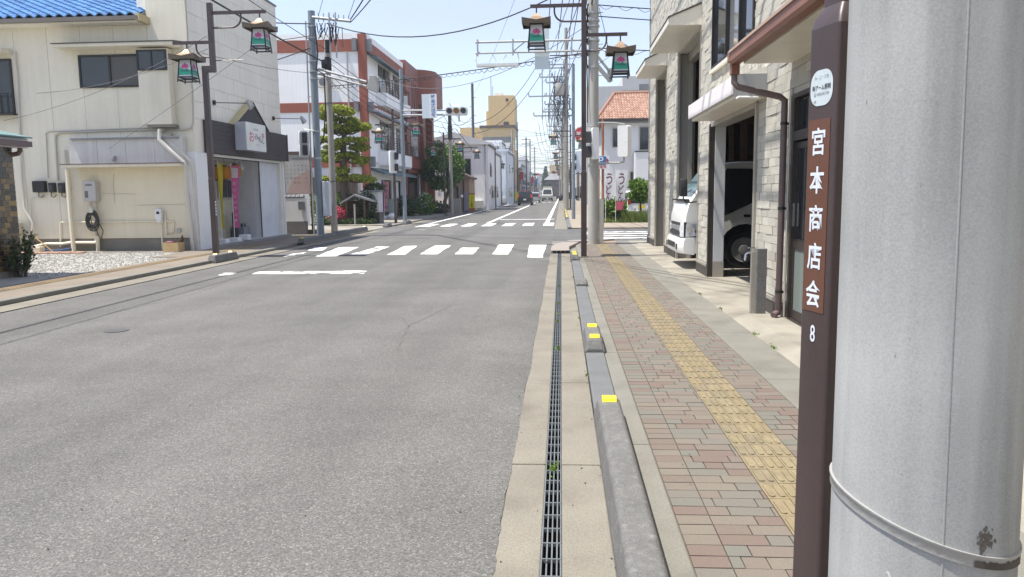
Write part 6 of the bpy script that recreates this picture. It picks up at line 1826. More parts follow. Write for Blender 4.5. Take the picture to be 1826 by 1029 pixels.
# ---------------------------------------------------------------- white building with rust bands
wb = thing('white_building', (-11, 43, 0), 'white three storey building with rust red bands and balcony rails', 'building')
BX, BY, BE = -10.85, 43.0, 53.0
q = MB()
q.box(-26, BX - 0.25, BY, BY + 0.25, 0, 10.3); q.box(-26, BX - 0.25, BE - 0.25, BE, 0, 10.3); q.box(-26, -25.75, BY + 0.253, BE - 0.253, 0, 10.3); q.box(-25.75, BX - 0.25, BY + 0.253, BE - 0.253, 10.0, 10.2)
def fz(y0, y1, z0, z1): q.box(BX - 0.247, BX, y0, y1, z0, z1)
wz = [(46.3, 49.7, 7.6, 9.3), (50.4, 52.4, 7.6, 9.25), (46.3, 50.2, 4.2, 5.95), (50.9, 52.6, 4.2, 5.9), (46.3, 49.2, 0, 2.4), (50.2, 52.2, 0, 2.4)]
yc = sorted({BY, BE, *[a for w in wz for a in w[:2]]}); zc = sorted({0, 10.3, *[a for w in wz for a in w[2:]]})
for y0, y1 in zip(yc, yc[1:]):
    for z0, z1 in zip(zc, zc[1:]):
        if not any(w[0] <= y0 and y1 <= w[1] and w[2] <= z0 and z1 <= w[3] for w in wz): fz(y0, y1, z0, z1)
q.build('wall', M['whitewall'], wb)
q = MB(); q.box(BX - 3, BX - 0.252, BY + 0.26, BE - 0.26, 3.3, 3.4); q.box(BX - 3, BX - 0.252, BY + 0.26, BE - 0.26, 6.7, 6.8); q.box(BX - 3.1, BX - 3, BY + 0.26, BE - 0.26, 0, 10); q.build('inner_wall', M['darkwall'], wb)
for z0, z1 in ((9.35, 10.0), (6.1, 6.62), (3.05, 3.62)):
    sub(wb, 'band', M['rust'], lambda q: q.box(-26, BX - 0.3, BY - 0.06, BY - 0.003, z0, z1))
    if z0 > 4: sub(wb, 'band', M['rust'], lambda q: q.box(BX + 0.003, BX + 0.12, BY + 0.3, BE, z0 + 0.05, z1))
    sub(wb, 'beam_end', M['greyroof'], lambda q: q.box(BX - 0.55, BX - 0.32, BY - 0.35, BY - 0.063, z0, z1))
    sub(wb, 'beam_end', M['greyroof'], lambda q: q.box(BX + 0.123, BX + 0.42, BY + 0.02, BY + 0.28, z0, z1))
sub(wb, 'corner_column', M['rust'], lambda q: q.box(BX - 0.29, BX + 0.12, BY - 0.10, BY + 0.29, 0, 10.28))
sub(wb, 'parapet', M['whitewall'], lambda q: (q.box(BX - 0.3, BX + 0.15, BY + 0.292, BE + 0.02, 10.0, 10.32), q.box(-26, BX - 0.302, BY - 0.05, BY - 0.004, 10.004, 10.32)))
for k, w in enumerate(wz):
    y0, y1, z0, z1 = w
    q = MB()
    q.box(BX - 0.16, BX - 0.10, y0, y0 + 0.07, z0, z1); q.box(BX - 0.16, BX - 0.10, y1 - 0.07, y1, z0, z1); q.box(BX - 0.16, BX - 0.10, y0 + 0.07, y1 - 0.07, z1 - 0.07, z1); q.box(BX - 0.16, BX - 0.10, y0 + 0.07, y1 - 0.07, z0, z0 + 0.07)
    n = 4 if y1 - y0 > 3 else 2
    for j in range(1, n): q.box(BX - 0.155, BX - 0.105, y0 + (y1 - y0) * j / n - 0.03, y0 + (y1 - y0) * j / n + 0.03, z0 + 0.07, z1 - 0.07)
    if z0 > 1:
        f = q.build('window', M['framesilver'], wb)
        for j in range(n): sub(f, 'pane', M['glassc'] if j % 2 else M['glass'], lambda q: q.box(BX - 0.14, BX - 0.13, y0 + 0.07 + (y1 - y0 - 0.14) * j / n, y0 + 0.07 + (y1 - y0 - 0.14) * (j + 1) / n, z0 + 0.07, z1 - 0.07))
    else:
        q.build('shop_door', M['framedark'], wb)
for z in (7.45, 4.05):
    q = MB()
    for k in range(6): q.box(BX + 0.55, BX + 0.58, 45.9, 52.8, z + 0.12 + 0.15 * k, z + 0.15 + 0.15 * k)
    for k in range(9): q.box(BX + 0.54, BX + 0.59, 45.9 + 0.85 * k, 45.94 + 0.85 * k, z, z + 0.95)
    for y in (45.9, 52.7): q.box(BX, BX + 0.56, y, y + 0.04, z + 0.85, z + 0.9)
    q.build('balcony_rail', M['darkwall'], wb)
    sub(wb, 'balcony', M['whitewall'], lambda q: q.box(BX + 0.003, BX + 0.6, 45.7, 53.0, z - 0.75, z - 0.003))
for z in (9.1, 6.0):
    sub(wb, 'awning', M['slate'], lambda q: q.prism([(BX + 0.003, z + 0.28), (BX + 0.003, z + 0.2), (BX + 0.65, z - 0.02), (BX + 0.65, z + 0.06)], 'y', BY + 0.6, BE))
sub(wb, 'shop_awning', M['slate'], lambda q: q.prism([(BX + 0.003, 3.05), (BX + 0.003, 2.9), (BX + 0.9, 2.6), (BX + 0.9, 2.72)], 'y', BY + 0.5, BE))
for z in (6.62, 3.62):
    q = MB()
    for k in range(16): q.box(BX + 0.12, BX + 0.55, BY + 0.6 + 0.62 * k, BY + 0.7 + 0.62 * k, z - 0.42, z - 0.3)
    q.build('bracket', M['whitewall'], wb)
sub(wb, 'emblem', M['ink'], lambda q: q.prism([(48.0, 3.75), (48.5, 3.75), (48.6, 4.15), (48.2, 4.4), (47.95, 4.15)], 'x', BX + 0.603, BX + 0.62))
sub(wb, 'wall_fence', M['darkwall'], lambda q: [q.box(-20 + 0.16 * k, -19.88 + 0.16 * k, BY - 0.2, BY - 0.16, 0.9, 2.5) for k in range(54)])
# small fittings that clutter a real front
for (y, z) in ((53.02, 0), ):
    pass
for (x, z) in ((-14.5, 2.3), (-13.0, 7.4)):
    q = MB(); q.box(x - 0.4, x + 0.4, BY - 0.36, BY - 0.063, z, z + 0.6); ac = q.build('air_conditioner', M['offwhite'], wb, bevel=0.02)
    sub(ac, 'fan_grille', M['inkgrey'], lambda q: q.disc((x - 0.08, BY - 0.364, z + 0.3), (0, -1, 0), 0.22, 16))
sub(wb, 'downpipe', M['galv'], lambda q: q.tube([(BX - 0.9, BY - 0.09, 0.3), (BX - 0.9, BY - 0.09, 9.3)], 0.05, 7))
sub(wb, 'downpipe', M['galv'], lambda q: q.tube([(BX + 0.08, BE - 0.25, 0.3), (BX + 0.08, BE - 0.25, 9.9)], 0.05, 7))
for k in range(3):
    sub(wb, 'air_conditioner', M['offwhite'], lambda q: q.box(BX + 0.12, BX + 0.45, 46.4 + 2.3 * k, 47.1 + 2.3 * k, 7.46, 8.0))
sub(wb, 'shop_sign', M['white'], lambda q: q.box(BX + 0.15, BX + 0.2, 49.4, 50.1, 1.2, 2.3))
# shop things in front
def banner_far(x, y, z0, z1, w, m, label, txt=None, ink='white'):
    t, cl = nobori(x, y, z0, z1, w, m, label, foot=True)
    if txt:
        q = MB(); s = (z1 - z0) / (len(txt) + 0.5)
        for k, ch in enumerate(txt): write(q, ch, (x + w * 0.40, y - 0.08, z1 - s * (k + 0.75)), (1, 0, 0), (0, 0, 1), min(s * 0.85, w * 0.8), 1, 0.01)
        q.build('lettering', M[ink], cl)
xb = py_(685, 345, 44.6)
banner_far(xb.x, 44.6, 0.5, 2.25, 0.32, mat('salmon cloth', (0.55, 0.25, 0.24), trans=0.3), 'salmon and purple banner at the white building shop entrance', '大売出し中', 'cloth_purple')
banner_far(xb.x - 0.22, 44.9, 0.5, 2.25, 0.24, M['cloth_purple'], 'narrow dark purple banner behind the salmon one')
o = MB(); p = g_(688, 388); o.lathe(-9.9, 44.6, [(0.05, 0.06), (0.24, 0.08), (0.27, 0.22), (0.18, 0.36), (0.04, 0.42)], 14)
tag(o.build('banner_weight', M['whiteplastic'], smooth=True), 'white rounded weight at foot of the salmon banner', 'weight')
t = thing('a_board', (-10.3, 47.4, 0.06), 'small dark easel board with a pale green sheet by shop door', 'sign board')
sub(t, 'frame', M['woodd'], lambda q: (q.prism([(47.2, 0.06), (47.3, 0.06), (47.5, 1.3), (47.4, 1.3)], 'x', -10.75, -10.7), q.prism([(47.2, 0.06), (47.3, 0.06), (47.5, 1.3), (47.4, 1.3)], 'x', -10.15, -10.1)))
sub(t, 'sheet', mat('pale green sheet', (0.40, 0.50, 0.46)), lambda q: q.prism([(47.24, 0.35), (47.28, 0.35), (47.42, 1.22), (47.38, 1.22)], 'x', -10.695, -10.155))

# garden wall post, small roofed gate, pine
t = thing('gate_pillar', (-9.4, 38.4, 0), 'white plaster gate pillar with dark base at right of pine garden', 'pillar')
sub(t, 'pillar', mat('grey white plaster', (0.58, 0.57, 0.56), streak=0.03), lambda q: q.box(-10.0, -9.15, 38.3, 39.2, 0.62, 1.62))
sub(t, 'base', M['plinth'], lambda q: q.box(-10.02, -9.13, 38.28, 39.22, 0, 0.617))
sub(t, 'cap', M['greyroof'], lambda q: q.box(-10.08, -9.07, 38.22, 39.28, 1.623, 1.72))
sub(t, 'plaque', M['framedark'], lambda q: q.box(-9.75, -9.5, 38.27, 38.297, 1.1, 1.45))
t = thing('plaster_wall', (-14, 39.4, 0), 'low white wall behind the azalea in the pine garden', 'wall')
sub(t, 'wall', M['whitewall'], lambda q: q.box(-20, -10.05, 39.5, 39.7, 0, 1.45)); sub(t, 'coping', M['greyroof'], lambda q: q.box(-20, -10.04, 39.42, 39.78, 1.453, 1.56))
t = thing('roofed_well', (-10.6, 37.9, 0), 'little dark wooden gable roofed shelter at foot of the pine', 'shelter')
rx, ry, rz_ = py_(636, 350, 37.9).x, 37.9, py_(636, 346, 37.9).z
sub(t, 'roof', M['greyroof'], lambda q: (q.prism([(rx - 0.75, rz_ - 0.42), (rx, rz_), (rx, rz_ - 0.09), (rx - 0.72, rz_ - 0.5)], 'y', ry - 0.5, ry + 0.5), q.prism([(rx + 0.001, rz_), (rx + 0.95, rz_ - 0.32), (rx + 0.95, rz_ - 0.41), (rx + 0.001, rz_ - 0.09)], 'y', ry - 0.5, ry + 0.5)))
for sx_ in (-0.45, 0.45):
    for sy_ in (-0.3, 0.3): sub(t, 'post', M['woodd'], lambda q: q.box(rx + sx_ - 0.05, rx + sx_ + 0.05, ry + sy_ - 0.05, ry + sy_ + 0.05, 0, rz_ - 0.25))
sub(t, 'back_panel', M['woodd'], lambda q: q.box(rx - 0.4, rx + 0.4, ry + 0.36, ry + 0.4, 0.1, rz_ - 0.35))
pt = thing('pine_tree', (-10.9, 38.6, 0), 'tall cloud pruned pine tree with flat needle pads in the corner garden', 'tree')
def PP(px, py, y=38.6):
    v = py_(px, py, y); return v
rr = random.Random(31)
tk = MB()
trunk = [PP(617, 400), PP(614, 360), PP(613, 320), PP(613, 285), PP(612, 255), PP(613, 238), PP(606, 222), PP(612, 205)]
trunk = [(p.x, 38.6 + 0.1 * sin(i * 1.7), p.z) for i, p in enumerate(trunk)]
tk.tube(trunk, 0.27, 9, 0.05)
pads = [  # centre px, py, half width px, half height px
    (604, 197, 26, 9), (622, 202, 14, 8), (582, 207, 14, 9), (594, 213, 14, 7), (624, 216, 15, 9), (588, 231, 16, 9), (620, 230, 19, 8), (643, 226, 17, 9), (600, 226, 12, 8),
    (579, 249, 14, 7), (596, 262, 16, 10), (608, 254, 12, 7), (628, 250, 11, 6), (644, 250, 13, 7), (640, 263, 17, 8), (573, 277, 10, 12), (588, 281, 14, 12), (606, 279, 12, 8), (624, 277, 18, 8), (645, 286, 15, 9), (598, 283, 14, 7),
    (612, 305, 14, 8), (578, 319, 12, 6), (610, 318, 18, 8), (648, 319, 19, 8), (664, 321, 10, 5), (636, 316, 12, 6)]
cr = MB()
for px, py, hw, hh in pads:
    off = rr.uniform(-0.7, 0.7)
    c = PP(px, py); yv = 38.6 + off
    rx_, rz2 = hw / 1370 * 38.6 * 1.0, hh / 1370 * 38.6 * 0.95
    for j in range(3):
        cc = (c.x + rr.uniform(-0.45, 0.45) * rx_, yv + rr.uniform(-0.3, 0.3), c.z + rr.uniform(-0.2, 0.25) * rz2)
        cr.leaves(cc, (rx_ * 0.72, rx_ * 0.75, rz2 * 0.75), 420, 0.10, rr, 0.45, 0.8, lump=0.3)
    cr.leaves((c.x, yv, c.z), (rx_, rx_ * 0.95, rz2 * 0.85), 900, 0.10, rr, 0.5, 0.8, lump=0.35)
    # limb to the trunk
    best = min(trunk, key=lambda q_: abs(q_[2] - (c.z - 0.35)))
    b0 = Vector(best); b1 = Vector((c.x, yv, c.z - rz2 * 0.5))
    mid_ = (b0 + b1) / 2 + Vector((0, 0, -0.12))
    tk.tube([b0, mid_, b1], 0.06, 5, 0.02)
tk.build('trunk', M['trunk'], pt, smooth=True)
cr.build('crown', M['pine'], pt)
t = thing('azalea', (-10.6, 37.6, 0), 'pinkish red azalea in bloom beside the concrete pole', 'shrub')
c = PP(603, 383, 37.6); q = MB(); q.leaves((c.x, 37.6, 0.55), (0.5, 0.45, 0.42), 1100, 0.09, rr, 0.5); q.build('blossom', M['azalea'], t)
t = thing('garden_shrub', (-12, 38.4, 0), 'bright green shrub seen between the two poles', 'shrub')
q = MB(); q.leaves((PP(580, 372, 38.3).x, 38.3, 0.9), (0.9, 0.5, 0.8), 1800, 0.10, rr, 0.5); q.leaves((PP(612, 365, 38.8).x, 38.8, 1.0), (0.8, 0.4, 0.75), 1500, 0.10, rr, 0.5); q.build('foliage', M['leafy'], t)
t = thing('garden_shrub', (-10, 38.2, 0), 'dark green shrub beside the gate pillar under the shelter roof', 'shrub')
q = MB(); q.leaves((PP(655, 372, 38.1).x, 38.1, 0.85), (0.5, 0.4, 0.85), 1300, 0.10, rr, 0.5); q.leaves((PP(668, 346, 38.9).x, 38.9, 1.85), (0.55, 0.4, 0.25), 600, 0.10, rr, 0.5); q.build('foliage', M['leafd'], t)
q = MB()
for k in range(60):
    x = rr.uniform(PP(566, 398, 37.3).x, PP(664, 398, 37.3).x)
    q.leaves((x, 37.4 + rr.uniform(-0.2, 0.35), 0.16), (0.24, 0.2, 0.2), 85, 0.085, rr, 0.3)
tag(q.build('ground_ivy', M['leafd'], kind='stuff'), 'low ivy edging the pine garden along the pavement', 'ivy', kind='stuff')
tag(MB().tube([(-10.05, 37.05, 0), (-10.05, 37.05, 1.05)], 0.045, 8).build('stake', M['polefar']), 'short pale stake at the pine garden edge', 'stake')
t = thing('dark_garden_house', (-15, 44, 0), 'dark board fence behind the pine garden', 'fence')
for k in range(30):
    sub(t, 'fence_board', M['darkwall'], lambda q: q.box(-16 + 0.17 * k, -15.84 + 0.17 * k, 40.6, 40.64, 0.2, 2.45))

# ---------------------------------------------------------------- left: signal pole, red brick building, round tree
t = pole(-7.85, 38.35, 7.6, 0.10, 0.09, M['steelpole'], 'blue grey signal pole in front of white building carrying the amber traffic light')
def f_(q):
    for z in (5.60, 5.38): q.tube([(-7.8, 38.3, z), (-4.6, 38.3, z - 0.03)], 0.045, 8)
    q.tube([(-5.6, 38.3, 5.38), (-6.3, 38.3, 5.0), (-6.6, 38.3, 5.36)], 0.02, 5)
sub(t, 'signal_arm', M['galv'], f_)
sg = sub(t, 'traffic_light', M['whiteplastic'], lambda q: q.loft([[(-5.08 + p[0], y, 5.50 + p[1]) for p in rounded_rect(1.08, 0.36, 0.10, 4)] for y in (37.95, 38.2)]))
for k, m in enumerate(('darklens', 'amber', 'darklens')):
    sub(sg, 'lens', M[m], lambda q: q.disc((-5.42 + 0.34 * k, 37.94, 5.50), (0, -1, 0), 0.135, 20))
    sub(sg, 'visor', M['galv'], lambda q: q.loft([[(-5.42 + 0.34 * k + 0.15 * cos(a), y, 5.50 + 0.15 * sin(a)) for a in [radians(-20 + 20 * j) for j in range(12)]] for y in (37.948, 37.75)], cap=False, closed=False))
sub(t, 'top_bracket', M['galv'], lambda q: (q.tube([(-5.4, 38.2, 5.69), (-5.3, 38.2, 5.80), (-4.9, 38.2, 5.80), (-4.8, 38.2, 5.69)], 0.02, 5), q.tube([(-5.0, 38.25, 5.3), (-5.0, 38.25, 5.0)], 0.04, 6)))
sub(t, 'pedestrian_signal', M['whiteplastic'], lambda q: pedbox(q, -8.35, 38.2, 2.55, 3.65, 0.36, 0.3, 0.4), True)
sub(t, 'visor', M['trim'], lambda q: (q.box(-8.22, -8.05, 37.92, 38.08, 3.2, 3.55, 0.4), q.box(-8.22, -8.05, 37.92, 38.08, 2.65, 3.0, 0.4)))
sub(t, 'small_box', M['galv'], lambda q: q.box(-7.72, -7.55, 38.25, 38.4, 5.9, 6.3))
sx0, sx1 = -6.44, -6.08
sp = sub(t, 'sign_plate', M['white'], lambda q: q.box(sx0, sx1, 38.18, 38.21, 5.2, 6.36))
sub(t, 'sign_back', M['skyplate'], lambda q: q.box(sx0 - 0.38, sx0 - 0.01, 38.22, 38.25, 5.2, 6.36))
q = MB()
for k, ch in enumerate('時差式信号'): write(q, ch, ((sx0 + sx1) / 2, 38.175, 6.23 - 0.222 * k), (1, 0, 0), (0, 0, 1), 0.225, 1.05, 0.012)
q.build('lettering', M['bluepaint'], sp)

rb = thing('red_building', (-11, 54, 0), 'red brown tiled building with a rounded top storey', 'building')
RX = -10.6
sub(rb, 'wall', M['redtile'], lambda q: (q.box(-20, RX, 53.3, 58.2, 3.0, 10.6), q.box(-20, RX - 0.7, 58.203, 66, 0, 10.5), q.box(RX - 0.2, RX + 0.25, 58.3, 59.3, 0, 7.7), q.box(RX - 1.5, RX + 0.25, 62.4, 63.2, 0, 7.7), q.box(RX - 2.0, RX - 0.2, 53.5, 62.2, 0, 2.99)))
def f_(q):
    pts = [(-13, 58.3)] + [(RX - 0.9 + 1.95 * cos(a), 60.3 + 2.0 * sin(a)) for a in [radians(-90 + 12 * k) for k in range(9)]] + [(RX + 1.05, 63.0), (-13, 63.0)]
    q.prism(pts, 'z', 8.2, 10.75)
sub(rb, 'round_bay', M['redtile'], f_)
for k in range(4):
    sub(rb, 'slit_window', M['glass'], lambda q: q.box(RX - 0.02, RX + 0.012, 55.4 + 0.75 * k, 55.65 + 0.75 * k, 7.2, 9.4))
sub(rb, 'band', M['redpil'], lambda q: (q.box(RX + 0.003, RX + 0.06, 53.3, 58.2, 6.0, 6.12), q.box(RX + 0.003, RX + 0.3, 53.3, 63, 3.3, 3.9)))
sub(rb, 'window', M['glassc'], lambda q: q.box(RX + 0.003, RX + 0.03, 54.6, 57.2, 4.2, 5.9))
sub(rb, 'window', M['glassc'], lambda q: q.box(RX - 0.69, RX - 0.66, 59.6, 62.0, 4.3, 6.6))
sub(rb, 'shop_window', M['glass'], lambda q: q.box(RX - 0.19, RX - 0.15, 54.2, 57.8, 0.4, 2.7))
sub(rb, 'white_panel', M['whitewall'], lambda q: q.box(RX - 0.15, RX - 0.05, 58.0, 58.25, 0.3, 3.2))
tt = thing('round_tree', (-8.9, 58, 0), 'big leafy round tree overhanging the pavement past red brick building', 'tree')
rr = random.Random(77)
q = MB(); q.tube([(-8.7, 58, 0), (-8.8, 58, 0.9), (-8.5, 58.1, 1.8), (-8.9, 58, 2.6)], 0.17, 8, 0.10)
for a in range(7):
    q.tube([(-8.75, 58, 1.2 + 0.15 * a), (-8.75 + 0.9 * cos(a * 0.9), 58 + 0.9 * sin(a * 0.9), 2.4 + 0.15 * a), (-8.8 + 1.5 * cos(a * 0.9), 58 + 1.4 * sin(a * 0.9), 3.4 + 0.2 * a)], 0.06, 5, 0.02)
q.build('trunk', M['trunk'], tt)
q = MB()
for k in range(42):
    d = Vector((rr.gauss(0, 1), rr.gauss(0, 1), rr.gauss(0, 1))).normalized()
    c = (-8.9 + 1.25 * d.x, 58 + 1.25 * d.y, 3.55 + 1.45 * d.z)
    q.leaves(c, (0.58, 0.58, 0.5), 210, 0.19, rr, 0.35, 0.6)
q.build('crown', M['leaf'], tt)
for k, (x, y, rx_, rz2, l) in enumerate(((-10.2, 50.8, 0.8, 0.75, 'rounded dark shrub at foot of the red brick building'), (-9.3, 52.4, 0.7, 0.85, 'looser shrub with white flowers near the red brick building'), (-9.2, 57, 1.0, 0.5, 'low clipped shrub under the round tree'), (-8.9, 70, 0.8, 0.6, 'small green shrub by the upright yellow sign'))):
    t = thing('shrub', (x, y, 0), l, 'shrub')
    q = MB(); q.leaves((x, y, rz2 * 0.9), (rx_, rx_, rz2), 1200, 0.14, rr, 0.4); q.build('foliage', M['leafd' if k != 1 else 'leaf'], t)
    if k == 1:
        q = MB(); q.leaves((x, y - 0.3, 1.1), (0.5, 0.4, 0.5), 50, 0.1, rr, 0.9); q.build('blossom', M['white'], t)

# upright signs on the left pavement
t = thing('upright_sign', (-7.9, 63, 0), 'bright yellow upright sign with black characters on the kerb', 'sign')
a, c = py_(836.5, 346, 63), py_(846.5, 371, 63)
sub(t, 'panel', M['yelpaint'], lambda q: q.box(a.x, c.x, 62.9, 63.05, c.z, a.z - 0.05)); sub(t, 'rim', M['rustpost'], lambda q: (q.box(a.x - 0.02, c.x + 0.02, 62.88, 63.07, a.z - 0.048, a.z + 0.06), q.box(a.x - 0.02, c.x + 0.02, 62.88, 63.07, 0.0, c.z - 0.003)))
q = MB()
for k, ch in enumerate('コニ工業所'): write(q, ch, ((a.x + c.x) / 2, 62.89, a.z - 0.28 - 0.19 * k), (1, 0, 0), (0, 0, 1), 0.19, 1, 0.012)
q.build('lettering', M['ink'], t)
t = thing('upright_sign', (-8.2, 61, 0), 'pale purple upright sign board left of the yellow sign', 'sign')
a, c = py_(827, 342, 61), py_(833, 375, 61)
sub(t, 'panel', mat('pale violet', (0.26, 0.25, 0.34)), lambda q: q.box(a.x, c.x, 61, 61.08, 0.15, a.z)); sub(t, 'foot', M['greypole'], lambda q: q.box(a.x - 0.1, c.x + 0.15, 60.8, 61.3, 0.0, 0.149))
t = thing('small_notice', (-8.0, 53.4, 0), 'small white notice fixed to the lamp post before the round tree', 'notice')
a = py_(783.5, 346, 53.3); sub(t, 'plate', M['white'], lambda q: q.box(a.x - 0.12, a.x + 0.12, 53.30, 53.33, a.z - 0.2, a.z + 0.2)); q = MB(); write(q, '止', (a.x, 53.295, a.z), (1, 0, 0), (0, 0, 1), 0.16); q.build('lettering', M['redpaint'], t)
t = thing('stone_post', (-8.3, 56, 0), 'grey stone gate post left of the far concrete pole', 'post')
a = py_(816, 362, 57); sub(t, 'shaft', M['polefar'], lambda q: q.box(a.x - 0.45, a.x + 0.2, 57, 57.4, 0, 1.15)); sub(t, 'lamp', M['white'], lambda q: q.lathe(a.x + 0.3, 57.1, [(0.05, 1.2), (0.12, 1.3), (0.05, 1.42)], 8))

# far poles
t = pole(py_(805, 350, 55).x, 55, 6.2, 0.14, 0.11, M['polefar'], 'weathered concrete pole beside the round tree with a transformer bundle on top')
sub(t, 'cable_clamp', M['lampblack'], lambda q: (q.cyl(py_(805, 350, 55).x, 55, 5.3, 6.3, 0.16, n=10), q.box(py_(805, 350, 55).x - 0.1, py_(805, 350, 55).x + 0.1, 54.8, 55.2, 6.0, 7.0)))
FP = [(842, 72, 149, 'tall dark steel pole standing right of the round tree', 'greypole', 0.14), (862, 84, 300, 'short grey pole before the pale blue house', 'polefar', 0.12), (884, 96, 275, 'blue grey pole carrying a bicycle road sign', 'steelpole', 0.13),
      (913, 118, 232, 'pale concrete pole in front of the ochre tower windows', 'polefar', 0.15), (922, 135, 218, 'dark thin pole at right edge of the ochre tower', 'greypole', 0.14), (938, 165, 245, 'hooked grey pole past the ochre tower', 'greypole', 0.16),
      (945, 190, 250, 'crossarmed pole second past the ochre tower', 'polefar', 0.18), (953, 230, 262, 'crossarmed pole farthest along the left side', 'polefar', 0.2)]
for px, y, top, l, m, r in FP:
    v = py_(px, top, y)
    t = pole(v.x, y, v.z, r, r * 0.85, M[m], l, n=10)
    if y > 150:
        sub(t, 'crossarm', M[m], lambda q: [q.box(v.x - 1.0, v.x + 1.0, y - 0.06, y + 0.06, v.z - 0.5 - 0.9 * k, v.z - 0.38 - 0.9 * k) for k in range(2)])
    else:
        sub(t, 'climbing_step', M[m], lambda q: [q.tube([(v.x, y, v.z * (0.4 + 0.07 * k)), (v.x + (0.35 if k % 2 else -0.35), y, v.z * (0.4 + 0.07 * k))], 0.02, 4) for k in range(8)])
    if px == 884:
        sub(t, 'road_sign', M['bluepaint'], lambda q: q.prism([(v.x - 0.55, 2.2), (v.x + 0.15, 2.2), (v.x + 0.15, 2.6), (v.x - 0.2, 3.0), (v.x - 0.55, 2.6)], 'y', y - 0.2, y - 0.16))
def bigpole(px0, px1, y, top, label, levels, m='polefar', trans=None):
    v0, v1 = py_(px0, 376, y), py_(px1, 376, y)
    x = (v0.x + v1.x) / 2
    zt = py_(px0, top, y).z
    t = pole(x, y, zt, (v1.x - v0.x) / 2, (v1.x - v0.x) / 2 * 0.62, M[m], label, n=12)
    for py, l, r in levels:
        z = py_(px0, py, y).z
        def f_(q):
            q.box(x - l, x + r, y - 0.08, y - 0.0 + 0.02, z - 0.05, z + 0.05)
            for k in range(3):
                xx = x - l + (l - 0.2) * k / 2
                q.cyl(xx, y - 0.04, z + 0.05, z + 0.28, 0.05, n=6)
        sub(t, 'crossarm', M['galv'], f_)
    if trans:
        z0, z1 = py_(px0, trans[1], y).z, py_(px0, trans[0], y).z
        xx = py_((trans[2] + trans[3]) / 2, 300, y).x
        tr_ = sub(t, 'transformer', M['backgrey'], lambda q: q.lathe(xx, y - 0.3, [(0.02, z1), (0.32, z1 - 0.05), (0.36, z1 - 0.3), (0.36, z0 + 0.1), (0.3, z0)], 14), True)
        sub(tr_, 'bushing', M['greypole'], lambda q: [q.cyl(xx - 0.2 + 0.2 * k, y - 0.3, z1 - 0.02, z1 + 0.35, 0.05, n=6) for k in range(3)])
    for dx_ in (-1.9, -1.3):
        sub(t, 'arm_strut', M['galv'], lambda q: q.box(x + dx_ - 0.04, x + dx_ + 0.04, y - 0.12, y - 0.085, py_(px0, levels[-1][0], y).z - 0.3, py_(px0, levels[0][0], y).z + 0.3))
    def f_(q):
        rr = random.Random(int(y))
        zs = [py_(px0, l[0], y).z for l in levels]
        for k in range(26):
            za, zb = rr.uniform(min(zs) - 1, max(zs)), rr.uniform(min(zs) - 1, max(zs))
            xa, xb = x + rr.uniform(-1.6, 0.5), x + rr.uniform(-1.2, 0.4)
            q.tube([(xa, y - 0.1, za), ((xa + xb) / 2 - 0.25, y - 0.15, (za + zb) / 2 - 0.3), (xb, y - 0.1, zb)], 0.03, 4)
    sub(t, 'cable_loop', M['cablegrey'], f_)
    return x, zt
BPX, BPZ = bigpole(1006, 1014.7, 63, 50, 'tall concrete pole with crossarms and a grey transformer at right of the far road',
        [(115, 2.0, 0.4), (121, 1.9, 0.1), (137, 2.1, 0.1), (147, 1.6, 0.1), (171, 3.0, 0.3), (186, 1.7, 0.1), (199, 1.9, 0.1), (206, 2.6, 0.6)], trans=(148, 171, 994, 1003))
bigpole(1004, 1010, 100, 150, 'second crossarmed pole behind the transformer pole', [(170, 2.5, 0.6), (195, 2.5, 0.6), (225, 2.2, 0.6), (245, 2, 0.5)])
bigpole(1001, 1005, 140, 200, 'third crossarmed pole behind the transformer pole', [(212, 2.5, 0.6), (232, 2.5, 0.6), (252, 2.2, 0.6)])
bigpole(1000, 1003, 190, 235, 'fourth crossarmed pole behind the transformer pole', [(246, 3.5, 1.0), (262, 3.5, 1.0)])
bigpole(997, 999.5, 250, 262, 'last crossarmed pole at far end of the right side', [(272, 4, 1.2), (282, 4, 1.2)])

